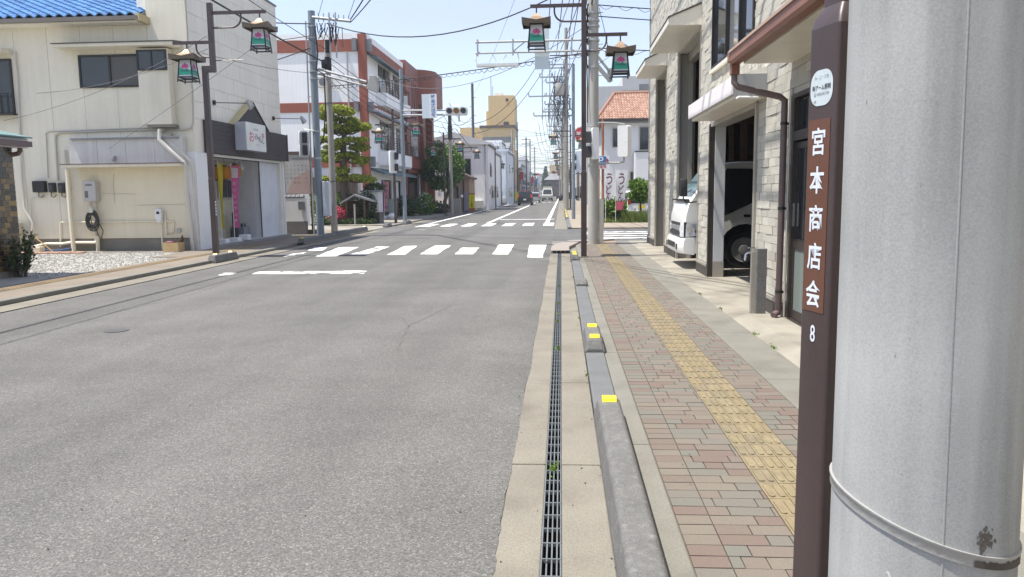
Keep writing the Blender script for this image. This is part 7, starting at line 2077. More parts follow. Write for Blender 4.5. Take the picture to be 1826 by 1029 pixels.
# ---------------------------------------------------------------- far houses
def bld(name, label, x0, x1, y0, y1, h, m, wins=(), roof=None, side=None, wm='glass'):
    t = thing(name, ((x0 + x1) / 2, y0, 0), label, 'building')
    sub(t, 'wall', M[m], lambda q: q.box(x0, x1, y0, y1, 0, h))
    for (a, c, z0, z1) in wins:
        f = sub(t, 'window', M['framesilver'], lambda q: q.box(a, c, y0 - 0.05, y0 - 0.003, z0, z1))
        n = max(1, int((c - a) / 0.9))
        for k in range(n): sub(f, 'pane', M[wm], lambda q: q.box(a + 0.06 + (c - a - 0.06) * k / n, a + (c - a - 0.06) * (k + 1) / n, y0 - 0.07, y0 - 0.053, z0 + 0.07, z1 - 0.07))
    for (a, c, z0, z1) in (side or ()):      # on the wall that faces the street
        xs_ = x1 if x1 < 0 else x0
        s = 1 if x1 < 0 else -1
        f = sub(t, 'window', M['framedark'], lambda q: q.box(min(xs_ + s * 0.003, xs_ + s * 0.05), max(xs_ + s * 0.003, xs_ + s * 0.05), a, c, z0, z1))
        sub(f, 'pane', M[wm], lambda q: q.box(min(xs_ + s * 0.053, xs_ + s * 0.07), max(xs_ + s * 0.053, xs_ + s * 0.07), a + 0.07, c - 0.07, z0 + 0.07, z1 - 0.07))
    if roof:
        kind, rm, rh, ov = roof
        if kind == 'gable_x':       # ridge along x
            sub(t, 'roof', M[rm], lambda q: q.prism([(y0 - ov, h - 0.1), (y0 - ov, h + 0.05), ((y0 + y1) / 2, h + rh), (y1 + ov, h + 0.05), (y1 + ov, h - 0.1)], 'x', x0 - ov, x1 + ov))
        elif kind == 'gable_y':
            sub(t, 'roof', M[rm], lambda q: q.prism([(x0 - ov, h - 0.1), (x0 - ov, h + 0.05), ((x0 + x1) / 2, h + rh), (x1 + ov, h + 0.05), (x1 + ov, h - 0.1)], 'y', y0 - ov, y1 + ov))
        elif kind == 'hip':
            d = min(x1 - x0, y1 - y0) * 0.35
            sub(t, 'roof', M[rm], lambda q: q.loft([[(x0 - ov, y0 - ov, h), (x1 + ov, y0 - ov, h), (x1 + ov, y1 + ov, h), (x0 - ov, y1 + ov, h)], [(x0 + d, y0 + d, h + rh), (x1 - d, y0 + d, h + rh), (x1 - d, y1 - d, h + rh), (x0 + d, y1 - d, h + rh)]]))
        else:
            sub(t, 'parapet', M[rm], lambda q: q.box(x0 - ov, x1 + ov, y0 - ov, y1 + ov, h + 0.003, h + rh))
    return t
def bp(px0, px1, y): return py_(px0, 300, y).x, py_(px1, 300, y).x
# pale gable house
x0, x1 = bp(806, 872, 68)
t = bld('gable_house', 'pale grey gable house behind the tall dark pole', x0 - 3, x1 - 0.15, 69, 76, 5.9, 'whitewall', wins=[(py_(826, 300, 68).x, py_(838, 300, 68).x, 3.0, 4.6)], roof=('gable_y', 'palegrey', 1.0, 0.25), side=[(70.5, 72, 3, 4.2)])
t = bld('tan_shed', 'low tan shed with dark door under the round tree', py_(812, 340, 64).x - 0.6, py_(837, 340, 64).x, 64, 68, 2.8, 'tanwall', wins=[(py_(813, 340, 64).x, py_(819, 340, 64).x, 0.2, 2.2)], roof=('gable_y', 'darkwall', 0.5, 0.2))
x0, x1 = bp(842, 880, 82)
t = bld('corner_house', 'light grey cube house beyond the gable house', x0, x1, 80, 92, 5.9, 'whitewall', wins=[(x1 - 1.5, x1 - 0.9, 0.8, 1.4)], roof=('p', 'palegrey', 0.3, 0.05))
x0, x1 = bp(866, 906, 100)
t = bld('pale_blue_house', 'pale blue flat roofed house with small windows beside far poles', x0, x1, 100, 112, 6.85, 'paleblue', wins=[(x0 + 0.25, x0 + 2.0, 0.2, 1.9), (x0 + 0.6, x0 + 1.7, 3.6, 4.3)], roof=('p', 'paleblue', 0.25, 0.05), side=[(103, 105, 4.2, 5.2)])
x0, x1 = bp(866, 895, 113)
t = bld('upper_block', 'white upper storey block peeking over the pale blue house', x0, x1, 113, 120, 8.9, 'whitewall', wins=[(x0 + 0.6, x0 + 2.0, 7.6, 8.3)], roof=('p', 'whitewall', 0.2, 0.05))
# fittings on the far houses
for nm in ('corner_house', 'pale_blue_house', 'gable_house', 'upper_block'):
    o = bpy.data.objects[nm]; w_ = [c for c in o.children if c.name.startswith('wall')][0]
    vs = [v.co + o.location for v in w_.data.vertices]
    xa_, xb_ = min(v.x for v in vs), max(v.x for v in vs); ya_ = min(v.y for v in vs); yb_ = max(v.y for v in vs); ht = max(v.z for v in vs)
    sub(o, 'downpipe', M['galv'], lambda q: (q.tube([(xb_ - 0.25, ya_ - 0.08, 0), (xb_ - 0.25, ya_ - 0.08, ht - 0.1)], 0.06, 6)))
    sub(o, 'air_conditioner', M['offwhite'], lambda q: q.box(xb_ - 1.3, xb_ - 0.5, ya_ - 0.4, ya_ - 0.003, 0.2, 0.85))
    sub(o, 'meter_box', M['greywall'], lambda q: q.box(xb_ + 0.003, xb_ + 0.2, ya_ + 0.8, ya_ + 1.2, 1.4, 1.9))
    sub(o, 'downpipe', M['greypole'], lambda q: q.tube([(xb_ + 0.08, yb_ - 0.6, 0), (xb_ + 0.08, yb_ - 0.6, ht - 0.1)], 0.06, 6))
    sub(o, 'eave_strip', M['greypole'], lambda q: q.box(xb_ + 0.003, xb_ + 0.12, ya_, yb_, ht - 0.22, ht - 0.08))
    for k in range(2):
        f = sub(o, 'window', M['framesilver'], lambda q: q.box(xb_ + 0.003, xb_ + 0.06, ya_ + 2.6 + 3 * k, ya_ + 4.2 + 3 * k, 1.0, 2.2)); sub(f, 'pane', M['glass'], lambda q: q.box(xb_ + 0.063, xb_ + 0.07, ya_ + 2.7 + 3 * k, ya_ + 4.1 + 3 * k, 1.1, 2.1))
x0, x1 = bp(849, 858, 80)
o = bpy.data.objects['corner_house']; f = sub(o, 'window', M['framedark'], lambda q: q.box(x0, x1, 79.93, 79.997, 3.6, 4.5)); sub(f, 'pane', M['glass'], lambda q: q.box(x0 + 0.06, x1 - 0.06, 79.91, 79.927, 3.66, 4.44))
# ochre tower block
t = thing('ochre_tower', (-13, 150, 0), 'ochre yellow tower block with a stepped top and antenna', 'building')
def Z(py, y=150): return py_(900, py, y).z
xa, xb, xc, xd = (py_(p, 200, 150).x for p in (866, 917, 871, 909))
sub(t, 'wall', M['ochre'], lambda q: (q.box(xc, xb, 150, 160, 0, Z(170)), q.box(xa, xc - 0.003, 151, 159, 0, Z(197)), q.box(py_(820, 250, 150).x, xa + 0.9, 150.5, 160, 0, Z(226))))
sub(t, 'stair_column', M['ochre'], lambda q: q.box(xd, xb + 0.05, 149.75, 149.997, 0, Z(171.5)))
sub(t, 'roof_hut', M['palegrey'], lambda q: q.box(py_(882, 165, 152).x, py_(896, 165, 152).x, 152, 156, Z(170), Z(163)))
sub(t, 'antenna', M['greypole'], lambda q: (q.tube([(py_(875, 150, 150).x, 150.5, Z(170)), (py_(875, 150, 150).x, 150.5, Z(136))], 0.06, 5), q.tube([(py_(878, 150, 150).x, 150.5, Z(170)), (py_(878, 150, 150).x, 150.5, Z(153))], 0.05, 5)))
v = py_(904, 178, 149.9); sub(t, 'vent_window', M['glass'], lambda q: q.box(v.x - 0.25, v.x + 0.25, 149.9, 149.997, v.z - 0.25, v.z + 0.25))
v = py_(903, 222, 149.9); sub(t, 'equipment', M['glass'], lambda q: q.box(v.x - 0.5, v.x + 0.4, 149.6, 149.997, v.z - 0.6, v.z + 0.5))
x0, x1 = py_(858, 250, 140).x, py_(917, 250, 140).x
def Z2(py): return py_(890, py, 140).z
t = bld('ochre_annex', 'ochre annex with a dark roof edge and a long window band below the tower', x0, x1, 140, 149, Z2(228), 'ochre', wins=[(x0 + 0.2, x1 - 0.5, Z2(268), Z2(244))], wm='glassc', roof=('p', 'darkwall', 0.45, 0.25), side=[(141, 148, Z2(268), Z2(244))])
sub(t, 'dark_storey', M['darkwall'], lambda q: q.box(x0 + 3.5, x1 - 0.2, 139.9, 139.997, Z2(330), Z2(281)))
# the long perspective of small fronts on the left
rr = random.Random(55)
CLR = ['palegrey', 'darkwall', 'tanwall', 'greywall', 'whitewall', 'palegrey', 'ochre', 'greywall', 'paleblue', 'tanwall', 'redtile', 'palegrey']
WD = ['grey shop front just past the pale blue house', 'dark narrow shop front below the ochre annex', 'tan shop house past the ochre annex', 'grey house with blue awning on the left far street', 'white fronted house halfway down the left far street',
      'pale house with red sign on the left far street', 'ochre low house far down the left street', 'grey block far down the left street', 'pale blue far house near the red signal', 'tan far house beyond the red signal', 'small red roofed house at far left end', 'last pale house at far left end of the street']
y = 121
for k in range(12):
    d = rr.uniform(9, 13) * (1 + 0.05 * k)
    if y < 139: d = min(d, 139 - y) if 139 - y > 5 else d
    if 133 < y < 161: y = 161
    h = rr.uniform(5.5, 8.5) + (2.5 if k in (4, 5) else 0)
    x1 = -8.3 - rr.uniform(0, 0.7)
    t = bld('street_house', WD[k], -20, x1, y, y + d * 0.96, h, CLR[k], side=[(y + 1 + 2.6 * j, y + 2.8 + 2.6 * j, 3.4, 4.7) for j in range(int(d / 3))], roof=('p', 'greyroof', 0.3, 0.1) if k % 2 else ('gable_x', 'greyroof', 1.2, 0.3))
    if k in (1, 3, 5, 7):
        sub(t, 'awning', M[('bluepanel', 'bluepanel', 'redpaint', 'greyroof')[k // 2]], lambda q: q.prism([(x1, 3.0), (x1, 2.85), (x1 + 1.1, 2.4), (x1 + 1.1, 2.5)], 'y', y + 0.5, y + d * 0.9))
    if k in (2, 5, 6, 9):
        sub(t, 'street_sign', M[('bluepaint', 'redpaint', 'white', 'redpaint')[(k // 2) % 4]], lambda q: q.box(x1 + 0.05, x1 + 0.95, y + 0.4, y + 0.6, 4.2, 5.8))
    y += d
# head of the street
t = bld('brown_roof_house', 'dark timber house with pale tiled roof closing the far end of the road', py_(974, 330, 290).x, py_(1001, 330, 290).x, 290, 300, 6.2, 'darkwall', wins=[(py_(978, 330, 290).x, py_(984, 330, 290).x, 3.5, 5), (py_(990, 330, 290).x, py_(996, 330, 290).x, 3.2, 5)], roof=('hip', 'greyroof', 2.4, 0.9))
t = bld('far_block', 'grey brown block left of the far timber house', py_(961, 320, 330).x, py_(974, 320, 330).x, 330, 345, 9, 'greywall', roof=('p', 'greyroof', 0.4, 0.1))
t = bld('far_ochre_block', 'far ochre block rising over the timber house roof', py_(980, 310, 380).x, py_(1003, 310, 380).x, 380, 395, 15, 'ochre', wins=[(py_(984, 310, 380).x, py_(990, 310, 380).x, 9, 12)])
tt = thing('far_conifer', (py_(973, 320, 310).x, 310, 0), 'dark conifer standing left of the far timber house', 'tree')
q = MB(); fx = py_(973, 320, 310).x
for k in range(9): q.leaves((fx, 310, 3 + 1.0 * k), (2.4 - 0.24 * k, 2.4 - 0.24 * k, 1.0), 130, 0.8, rr, 0.3)
q.build('crown', M['leafd'], tt); q = MB(); q.cyl(fx, 310, 0, 9, 0.4, 0.1, 7); q.build('trunk', M['trunk'], tt)
for k, (px, y, h, l) in enumerate(((965, 420, 12, 'far tree clump left of the street end'), (990, 430, 15, 'far tree clump behind the ochre block'), (1003, 400, 14, 'far tree clump right of the street end'))):
    tt = thing('far_tree', (py_(px, 320, y).x, y, 0), l, 'tree')
    q = MB(); fx = py_(px, 320, y).x
    for j in range(8): q.leaves((fx + rr.uniform(-4, 4), y, h * rr.uniform(0.4, 0.9)), (3, 3, 2.4), 140, 1.0, rr, 0.3)
    q.build('crown', M['leaf'], tt); q = MB(); q.cyl(fx, y, 0, h * 0.5, 0.4, 0.3, 7); q.build('trunk', M['trunk'], tt)
for px, py, y, l in ((957, 311, 215, 'small far traffic signal with red lamp on the left'), (989, 308, 240, 'small far traffic signal with red lamp over the street end')):
    v = py_(px, py, y)
    t = thing('traffic_signal', (v.x, y, v.z), l, 'traffic signal')
    sub(t, 'housing', M['trim'], lambda q: q.box(v.x - 0.95, v.x + 0.7, y - 0.15, y + 0.15, v.z - 0.28, v.z + 0.28)); sub(t, 'red_lamp', M['redlamp'], lambda q: q.disc((v.x + 0.45, y - 0.16, v.z), (0, -1, 0), 0.30, 10))
    sub(t, 'mast', M['greypole'], lambda q: (q.tube([(v.x - 2.5 if px < 970 else v.x + 3, y, 0), (v.x - 2.5 if px < 970 else v.x + 3, y, v.z + 0.5)], 0.12, 6), q.tube([(v.x - 2.5 if px < 970 else v.x + 3, y, v.z), (v.x, y, v.z)], 0.08, 6)))

# ---------------------------------------------------------------- right side beyond the crossing
t = thing('tiled_house', (5, 60, 0), 'pale house with terracotta pan tile hip roof behind hedge', 'building')
hx0, hx1, hy = 2.7, 16.0, 60.0
def HZ(py): return py_(1100, py, hy).z
ez, rz2 = HZ(213), HZ(164)
sub(t, 'wall', M['palegrey'], lambda q: q.box(hx0 + 0.55, hx1, hy + 0.5, hy + 10, 0, ez))
q = MB()
ridge0 = py_(1102, 163, hy + 4.0).x
A = Vector((hx0, hy - 0.1, ez)); B = Vector((hx1, hy - 0.1, ez)); R0 = Vector((hx0 + 1.62, hy + 4.2, rz2 + 0.35)); R1 = Vector((hx1 - 2, hy + 4.2, rz2 + 0.35)); D0 = Vector((hx0, hy + 10.4, ez))
q.face([A, B, R1, R0]); q.face([D0, A, R0])
q.box(hx0 + 0.05, hx1, hy - 0.05, hy + 10, ez - 0.25, ez - 0.02)
rf = q.build('roof', M['greyroof'], t)
q = MB(); rr = random.Random(9)
n_r = 15; n_c = 58
for r_ in range(n_r):
    f0, f1 = r_ / n_r, (r_ + 1) / n_r
    l0, r0 = A.lerp(R0, f0), B.lerp(R1, f0); l1, r1 = A.lerp(R0, f1), B.lerp(R1, f1)
    w = 0.215
    k = 0; x = hx1
    while x - w > l0.x:
        q.ct = rr.random()
        y_a, z_a, y_b, z_b = l0.y, l0.z, l1.y, l1.z
        prof_ = [(0, 0.02), (0.25, 0.075), (0.5, 0.085), (0.75, 0.05), (1.0, 0.02)]
        if x - w > l0.x - 0.02:
            q.loft([[(x - w * u, y_a, z_a + hgt + 0.05) for u, hgt in prof_], [(x - w * u, y_b, z_b + hgt) for u, hgt in prof_]], cap=False, closed=False)
            q.loft([[(x - w * u, y_a, z_a + hgt + 0.05) for u, hgt in prof_], [(x - w * u, y_a, z_a - 0.01) for u, hgt in prof_]], cap=False, closed=False)
        x -= w
o = q.build('roof_tile', M['orangetile'], rf, smooth=False); o['kind'] = 'stuff'
q = MB(); q.tube([A + Vector((0, 0, 0.08)), R0 + Vector((0, 0, 0.1))], 0.13, 7); q.tube([R0 + Vector((0, 0, 0.1)), R1 + Vector((0, 0, 0.1))], 0.14, 7); q.build('ridge_tile', M['orangetile'], rf)
sub(rf, 'rain_gutter', M['framebrown'], lambda q: q.box(hx0 - 0.05, hx1, hy - 0.28, hy - 0.12, ez - 0.12, ez + 0.02))
def hw(px0, px1, py0, py1, nm='window'):
    a, c = py_(px0, py0, hy + 0.45), py_(px1, py1, hy + 0.45)
    f = sub(t, nm, M['framesilver'], lambda q: q.box(a.x, c.x, hy + 0.42, hy + 0.497, c.z, a.z)); sub(f, 'pane', M['glass'], lambda q: q.box(a.x + 0.06, c.x - 0.06, hy + 0.40, hy + 0.417, c.z + 0.06, a.z - 0.06))
hw(1092, 1104, 228, 263); hw(1140, 1158, 226, 268); hw(1123, 1136, 306, 340)
sub(t, 'balcony', M['palegrey'], lambda q: q.box(py_(1134, 270, 58.5).x, hx1, 58.8, hy + 0.49, 0, py_(1134, 271, 58.8).z)); sub(t, 'balcony_cap', M['framedark'], lambda q: q.box(py_(1134, 270, 58.5).x - 0.05, hx1, 58.75, 59.0, py_(1134, 271, 58.8).z, py_(1134, 269, 58.8).z))
t = bld('grey_parapet_block', 'grey flat roofed block rising behind the terracotta roof', py_(1046, 180, 90).x, 30, 90, 105, py_(1080, 154, 90).z, 'greywall', roof=None)
sub(t, 'upper_storey', M['greywall'], lambda q: q.box(py_(1110, 150, 90).x, 30, 89.9, 104, py_(1080, 154, 90).z - 0.5, py_(1130, 136, 90).z)); v0, v1 = py_(1140, 150, 89.8), py_(1160, 160, 89.8)
sub(t, 'window', M['glassc'], lambda q: q.box(v0.x, v1.x, 89.8, 89.897, v1.z, v0.z))
x0 = py_(1027, 320, 68).x
for k, (y, d, h, m, l) in enumerate(((66, 12, 4.2, 'tanwall', 'low tan shop behind the blue grey steel pole'), (112, 14, 6.5, 'greywall', 'grey shop block on the right far street'), (130, 16, 7, 'darkwall', 'dark shop house on the right far street'), (150, 18, 8, 'palegrey', 'pale far house on the right street'), (172, 20, 7, 'tanwall', 'tan far house on the right street'), (196, 22, 8, 'greywall', 'grey far house on the right street'), (222, 24, 9, 'darkwall', 'last dark house on the right street'))):
    bld('street_house', l, 2.9, 14, y, y + d * 0.95, h, m, side=[(y + 1 + 3 * j, y + 3 + 3 * j, 0.6, 2.4) for j in range(int(d / 4))], roof=('p', 'greyroof', 0.3, 0.2))
# greenery between pavement and house
t = thing('hedge', (4, 39.5, 0), 'bright green leafy hedge along the yard beside noodle banners', 'hedge')
rr = random.Random(101)
q = MB()
for k in range(26):
    px = rr.uniform(1064, 1118); v = py_(px, 370, 37.6)
    q.leaves((v.x, 37.6 + rr.uniform(-0.3, 0.5), rr.uniform(0.3, 0.95)), (0.38, 0.35, 0.34), 230, 0.13, rr, 0.35, 0.5, zmin=0.03)
q.build('foliage', M['leafy'], t)
q = MB()
for k in range(1500):
    px = rr.uniform(1063, 1160); y = rr.uniform(36.6, 37.9) if rr.random() < 0.6 else rr.uniform(37.8, 40.5)
    x = py_(px, 390, y).x
    h = rr.uniform(0.15, 0.6) * (1.2 if px > 1110 else 0.6); dx, dy = rr.gauss(0, 0.12), rr.gauss(0, 0.1)
    q.ct = rr.random()
    q.face([(x - 0.022, y, 0.03), (x + 0.022, y, 0.03), (x + dx * 0.6 + 0.012, y + dy * 0.5, h * 0.7), (x + dx, y + dy, h)])
for k in range(3000):
    px = rr.uniform(1063, 1160); y = rr.uniform(36.5, 37.2); x = py_(px, 398, y).x; h = rr.uniform(0.03, 0.12); q.ct = rr.random()
    q.face([(x - 0.03, y, 0.03), (x + 0.03, y, 0.03), (x + rr.gauss(0, 0.03), y, h)])
tag(q.build('grass', M['grass'], kind='stuff'), 'long grass growing along the yard edge across the side street', 'grass', kind='stuff')
t = thing('small_tree', (6, 38.6, 0), 'small bushy round tree in front of pale house beside noodle banners', 'tree')
v = py_(1142, 336, 38.2); q = MB()
for k in range(16):
    d = Vector((rr.gauss(0, 1), rr.gauss(0, 1), rr.gauss(0, 1))).normalized()
    q.leaves((v.x + 0.52 * d.x, 38.2 + 0.5 * d.y, v.z - 0.05 + 0.42 * d.z), (0.32, 0.3, 0.28), 190, 0.13, rr, 0.35, 0.6)
q.build('crown', M['leafy'], t); q = MB(); q.tube([(v.x + 0.05, 38.2, 0), (v.x, 38.2, 1.0), (v.x, 38.2, 1.5)], 0.05, 6); q.build('trunk', M['trunk'], t)

# ---------------------------------------------------------------- vehicles
def vehicle(name, label, cat, x, y, w, L, h, body, kind='van', rear=True, rz=0.0, plate='plate', hood=0.0, lampm='redoff'):
    """built with its visible end at y (toward us), length going +y"""
    t = thing(name, (x, y, 0), label, cat)
    hb = h * 0.52
    if kind == 'van':
        pr = [(0.04, 0.32), (0.0, 0.5), (0.02, hb), (0.10, h * 0.92), (0.25, h), (L * 0.70, h), (L * 0.86, hb + 0.1), (L - 0.05, hb - 0.08), (L, 0.5), (L - 0.05, 0.3)]
    elif kind == 'front':     # nose toward us
        pr = [(0.05, 0.32), (0.0, 0.5), (0.04, hb - 0.1), (L * 0.12, hb + 0.02), (L * 0.28, h * 0.96), (L * 0.36, h), (L - 0.2, h), (L - 0.03, hb), (L, 0.5), (L - 0.05, 0.3)]
    else:                     # sedan, side on when turned
        pr = [(0.05, 0.30), (0.0, 0.55), (0.08, hb + 0.1), (L * 0.14, hb + 0.16), (L * 0.26, h), (L * 0.56, h), (L * 0.74, hb + 0.14), (L - 0.15, hb), (L, 0.5), (L - 0.05, 0.28)]
    def ins(k): return [(a, z) if z < hb * 0.95 else (a + (L / 2 - a) * 0.02 * k, z) for a, z in pr]
    rings = []
    for u, k in ((-1, 1), (-0.97, 0), (0.97, 0), (1, 1)):
        ring = []
        for a, z in pr:
            tum = 1.0 - (0.13 if z > hb + 0.05 else 0.0) * min(1, (z - hb) / (h - hb) if z > hb else 0)
            aa = a + (0.05 if k else 0) * (1 if a < L / 2 else -1)
            zz = z - (0.04 if k and z > hb else 0)
            ring.append((x + u * w / 2 * tum, y + aa, zz))
        rings.append(ring)
    q = MB(); q.loft(rings); bdy = q.build('body', M[body], t, smooth=True)
    wt = w * 0.5 * 0.93
    if kind == 'van':
        sub(t, 'rear_window', M['glass'], lambda q: q.face([(x - wt * 0.88, y + 0.005, hb + 0.08), (x + wt * 0.88, y + 0.005, hb + 0.08), (x + wt * 0.82, y + 0.085, h * 0.91), (x - wt * 0.82, y + 0.085, h * 0.91)]))
    if kind == 'front':
        sub(t, 'windscreen', M['glass'], lambda q: q.face([(x - wt * 0.9, y + L * 0.125 - 0.03, hb + 0.07), (x + wt * 0.9, y + L * 0.125 - 0.03, hb + 0.07), (x + wt * 0.8, y + L * 0.28 - 0.05, h * 0.95), (x - wt * 0.8, y + L * 0.28 - 0.05, h * 0.95)]))
    for s in (-1, 1):
        zz = (L * 0.12, L * 0.66) if kind == 'van' else (L * 0.34, L * 0.88) if kind == 'front' else (L * 0.22, L * 0.64)
        sub(t, 'side_window', M['glass'], lambda q: q.face([(x + s * (w / 2 + 0.003), y + zz[0] - 0.1, hb + 0.08), (x + s * (w / 2 + 0.003), y + zz[1] + 0.2, hb + 0.08), (x + s * (w / 2 * 0.885 + 0.01), y + zz[1], h - 0.12), (x + s * (w / 2 * 0.885 + 0.01), y + zz[0] + 0.1, h - 0.12)]))
        for yy in (L * 0.17, L * 0.80):
            q = MB(); r = 0.31
            q.tube([(x + s * (w / 2 - 0.2), y + yy, r), (x + s * (w / 2 + 0.005), y + yy, r)], r, 16)
            wh = q.build('wheel', M['rubber'], t)
            sub(wh, 'rim', M['rim'], lambda q: q.disc((x + s * (w / 2 + 0.008), y + yy, r), (s, 0, 0), 0.19, 14))
        lm, z0, z1, iw = (lampm, hb + 0.02, h * 0.72, 0.16) if kind == 'van' else ('lens', hb * 0.72, hb * 0.92, 0.3) if kind == 'front' else ('redoff', hb * 0.8, hb * 1.05, 0.22)
        sub(t, 'headlight' if kind == 'front' else 'tail_lamp', M[lm], lambda q: q.box(x + s * (w / 2 - 0.02) - (iw if s > 0 else 0), x + s * (w / 2 - 0.02) + (0 if s > 0 else iw), y - 0.012, y + 0.12, z0, z1))
        if kind == 'front': sub(t, 'mirror', M['trim'], lambda q: q.box(x + s * (w / 2 + 0.1) - 0.08, x + s * (w / 2 + 0.1) + 0.08, y + L * 0.13, y + L * 0.13 + 0.1, hb + 0.12, hb + 0.34))
    sub(t, 'bumper', M['trim'] if kind != 'van' else M[body], lambda q: q.box(x - w / 2 + 0.04, x + w / 2 - 0.04, y - 0.05, y + 0.08, 0.30, 0.52), bevel=0.03)
    sub(t, 'number_plate', M[plate], lambda q: q.box(x - 0.17, x + 0.17, y - 0.062, y - 0.052, 0.62 if kind == 'van' else 0.36, 0.79 if kind == 'van' else 0.52))
    if rz: t.rotation_euler[2] = rz
    return t
mv = vehicle('minivan', 'black minivan driving away with brake lamps lit in the left lane', 'car', -4.35, 92, 1.72, 4.2, 1.78, 'carblack', 'van', lampm='redlamp')
sub(mv, 'high_brake_lamp', M['redlamp'], lambda q: q.box(-4.35 - 0.14, -4.35 + 0.14, 92.0, 92.06, 1.66, 1.74))
vehicle('hatchback', 'small silver car ahead of the black minivan', 'car', -4.1, 116, 1.66, 3.9, 1.55, 'carsilver', 'van', lampm='redlamp')
vehicle('small_van', 'pale van coming toward us in the right lane', 'van', -2.45, 135, 1.85, 4.4, 2.15, 'carbeige', 'front')
sub(bpy.data.objects['small_van'], 'roof_box', M['carbeige'], lambda q: q.box(-3.25, -1.65, 137.2, 140, 2.16, 2.55))
vehicle('dark_sedan', 'dark blue car turning across the right kerb behind the van', 'car', -0.5, 138, 1.7, 4.3, 1.5, 'carblue', 'sedan', rz=radians(-62))
vehicle('kei_car', 'white small car with yellow plate parked behind the grass', 'car', py_(1144, 370, 41).x, 41, 1.48, 3.3, 1.55, 'carwhite', 'van', plate='plateyel')
vehicle('parked_van', 'pale grey small truck parked in front of the pale blue house', 'van', py_(877, 360, 97).x, 97, 1.6, 3.4, 1.8, 'carwhite', 'front')
vehicle('far_car', 'tiny dark car far along the left lane', 'car', -5.6, 150, 1.7, 4.2, 1.6, 'carblue', 'van', lampm='redlamp')
# roadside bits in the far left
t = thing('yellow_board', (-8.0, 112, 0), 'small yellow board standing at the far left kerb before the black minivan', 'sign')
a, c = py_(919, 343, 112), py_(924, 358, 112); sub(t, 'panel', M['yelpaint'], lambda q: q.box(a.x, c.x, 112, 112.06, c.z, a.z)); sub(t, 'leg', M['greypole'], lambda q: q.box(a.x + 0.1, a.x + 0.16, 112.06, 112.1, 0, c.z))

# ---------------------------------------------------------------- overhead cables
def cable(p0, p1, sag, r, label, m='cable', n=16, loops=0, lr=0.06):
    p0, p1 = Vector(p0), Vector(p1)
    q = MB(); pts = []
    for k in range(n + 1):
        t_ = k / n; p = p0.lerp(p1, t_); p.z -= sag * 4 * t_ * (1 - t_); pts.append(p)
    q.tube(pts, r, 4)
    if loops:
        d = (p1 - p0).normalized(); s = d.cross(Vector((0, 0, 1))).normalized()
        sp = []
        N = loops * 8
        for k in range(N + 1):
            t_ = k / N; p = p0.lerp(p1, t_); p.z -= sag * 4 * t_ * (1 - t_) + lr
            a = 2 * pi * k / 8
            sp.append(p + Vector((0, 0, lr * cos(a))) + s * lr * sin(a))
        q.tube(sp, r * 0.5, 3)
    o = q.build('overhead_cable', M[m])
    return tag(o, label, 'cable')
SPT, SLM, CPT = (-8.78, 27.5), (-8.66, 29.0), (0.9, 22.0)
cable((-7.35, 27.5, 7.62), (0.85, 9.0, 9.2), 0.35, 0.024, 'thick cable rising from crossarm tip of grey pole toward the top edge', 'cable')
cable((-7.35, 27.5, 7.52), (0.95, 9.0, 8.3), 0.45, 0.022, 'lower thick cable rising from crossarm tip of grey pole', 'cable')
cable((-7.42, 27.5, 7.70), (0.2, 8.0, 10.2), 0.3, 0.010, 'thin cable rising steeply from the crossarm tip of grey pole', 'cablegrey')
cable((-8.5, 27.5, 7.75), (0.5, 6.0, 11.5), 0.4, 0.009, 'thin grey cable from top of grey pole to the upper sky', 'cablegrey')
cable((-8.2, 27.5, 7.5), (0.80, 22.0, 7.35), 0.95, 0.020, 'sagging black cable crossing the road from grey pole to concrete corner pole')
cable((-8.6, 29.0, 5.55), (0.80, 22.0, 5.35), 0.10, 0.016, 'looped telecom cable crossing the road at signal arm height', loops=46, lr=0.055)
cable((-8.35, 38.3, 7.0), (0.80, 22.0, 6.1), 0.9, 0.010, 'thin wire from the signal pole to the concrete corner pole', 'cablegrey')
cable((-8.75, 27.5, 7.5), (-16, 24.8, 8.3), 0.3, 0.020, 'black cable from grey pole top behind the restaurant parapet')
cable((-8.75, 27.5, 7.1), (-16, 26.5, 6.9), 0.25, 0.014, 'second cable from grey pole behind the restaurant')
cable((-8.75, 27.5, 6.7), (-16, 27.2, 5.0), 0.2, 0.020, 'lower cable from grey pole dropping behind the restaurant')
cable((-8.66, 28.9, 6.35), (-8.75, 2.0, 7.2), 0.30, 0.028, 'thick black cable along the left pavement behind the stepped lamp post')
cable((-8.66, 28.9, 6.85), (-8.45, 2.0, 8.0), 0.35, 0.013, 'upper black cable along the left pavement past the lamp post top')
cable((-8.7, 28.9, 6.0), (-9.3, 20.0, 5.2), 0.12, 0.008, 'thin service wire dropping to the restaurant wall corner', 'cablegrey')
cable((-8.4, 18.4, 5.3), (-15.0, 20.2, 3.6), 0.25, 0.007, 'thin wire from the stepped lamp post to the far left wall', 'cablegrey')
cable((-8.4, 18.4, 5.0), (-14.0, 20.2, 4.3), 0.2, 0.006, 'second thin wire from the stepped lamp post across the cream wall', 'cablegrey')
cable((-7.0, 18.4, 5.2), (-12.0, 20.0, 2.8), 0.05, 0.006, 'thin diagonal wire across the dim wall toward the dome camera', 'cablegrey')
for k in range(5):
    cable((-8.6, 29.0, 6.6 - 0.22 * k), (-7.85 - 0.05 * k, 58, 6.6 - 0.3 * k), 0.5 + 0.1 * k, 0.014, ('topmost', 'second', 'middle', 'fourth', 'lowest')[k] + ' cable of the bundle passing along the white building front')
cable((-7.85, 58, 6.6), (py_(842, 200, 72).x, 72, 8.6), 0.3, 0.025, 'cable from the round tree pole up to the dark steel pole')
cable((-7.85, 58, 6.3), (-8.2, 108, 5.0), 0.8, 0.03, 'thick cable dropping past the pale blue house')
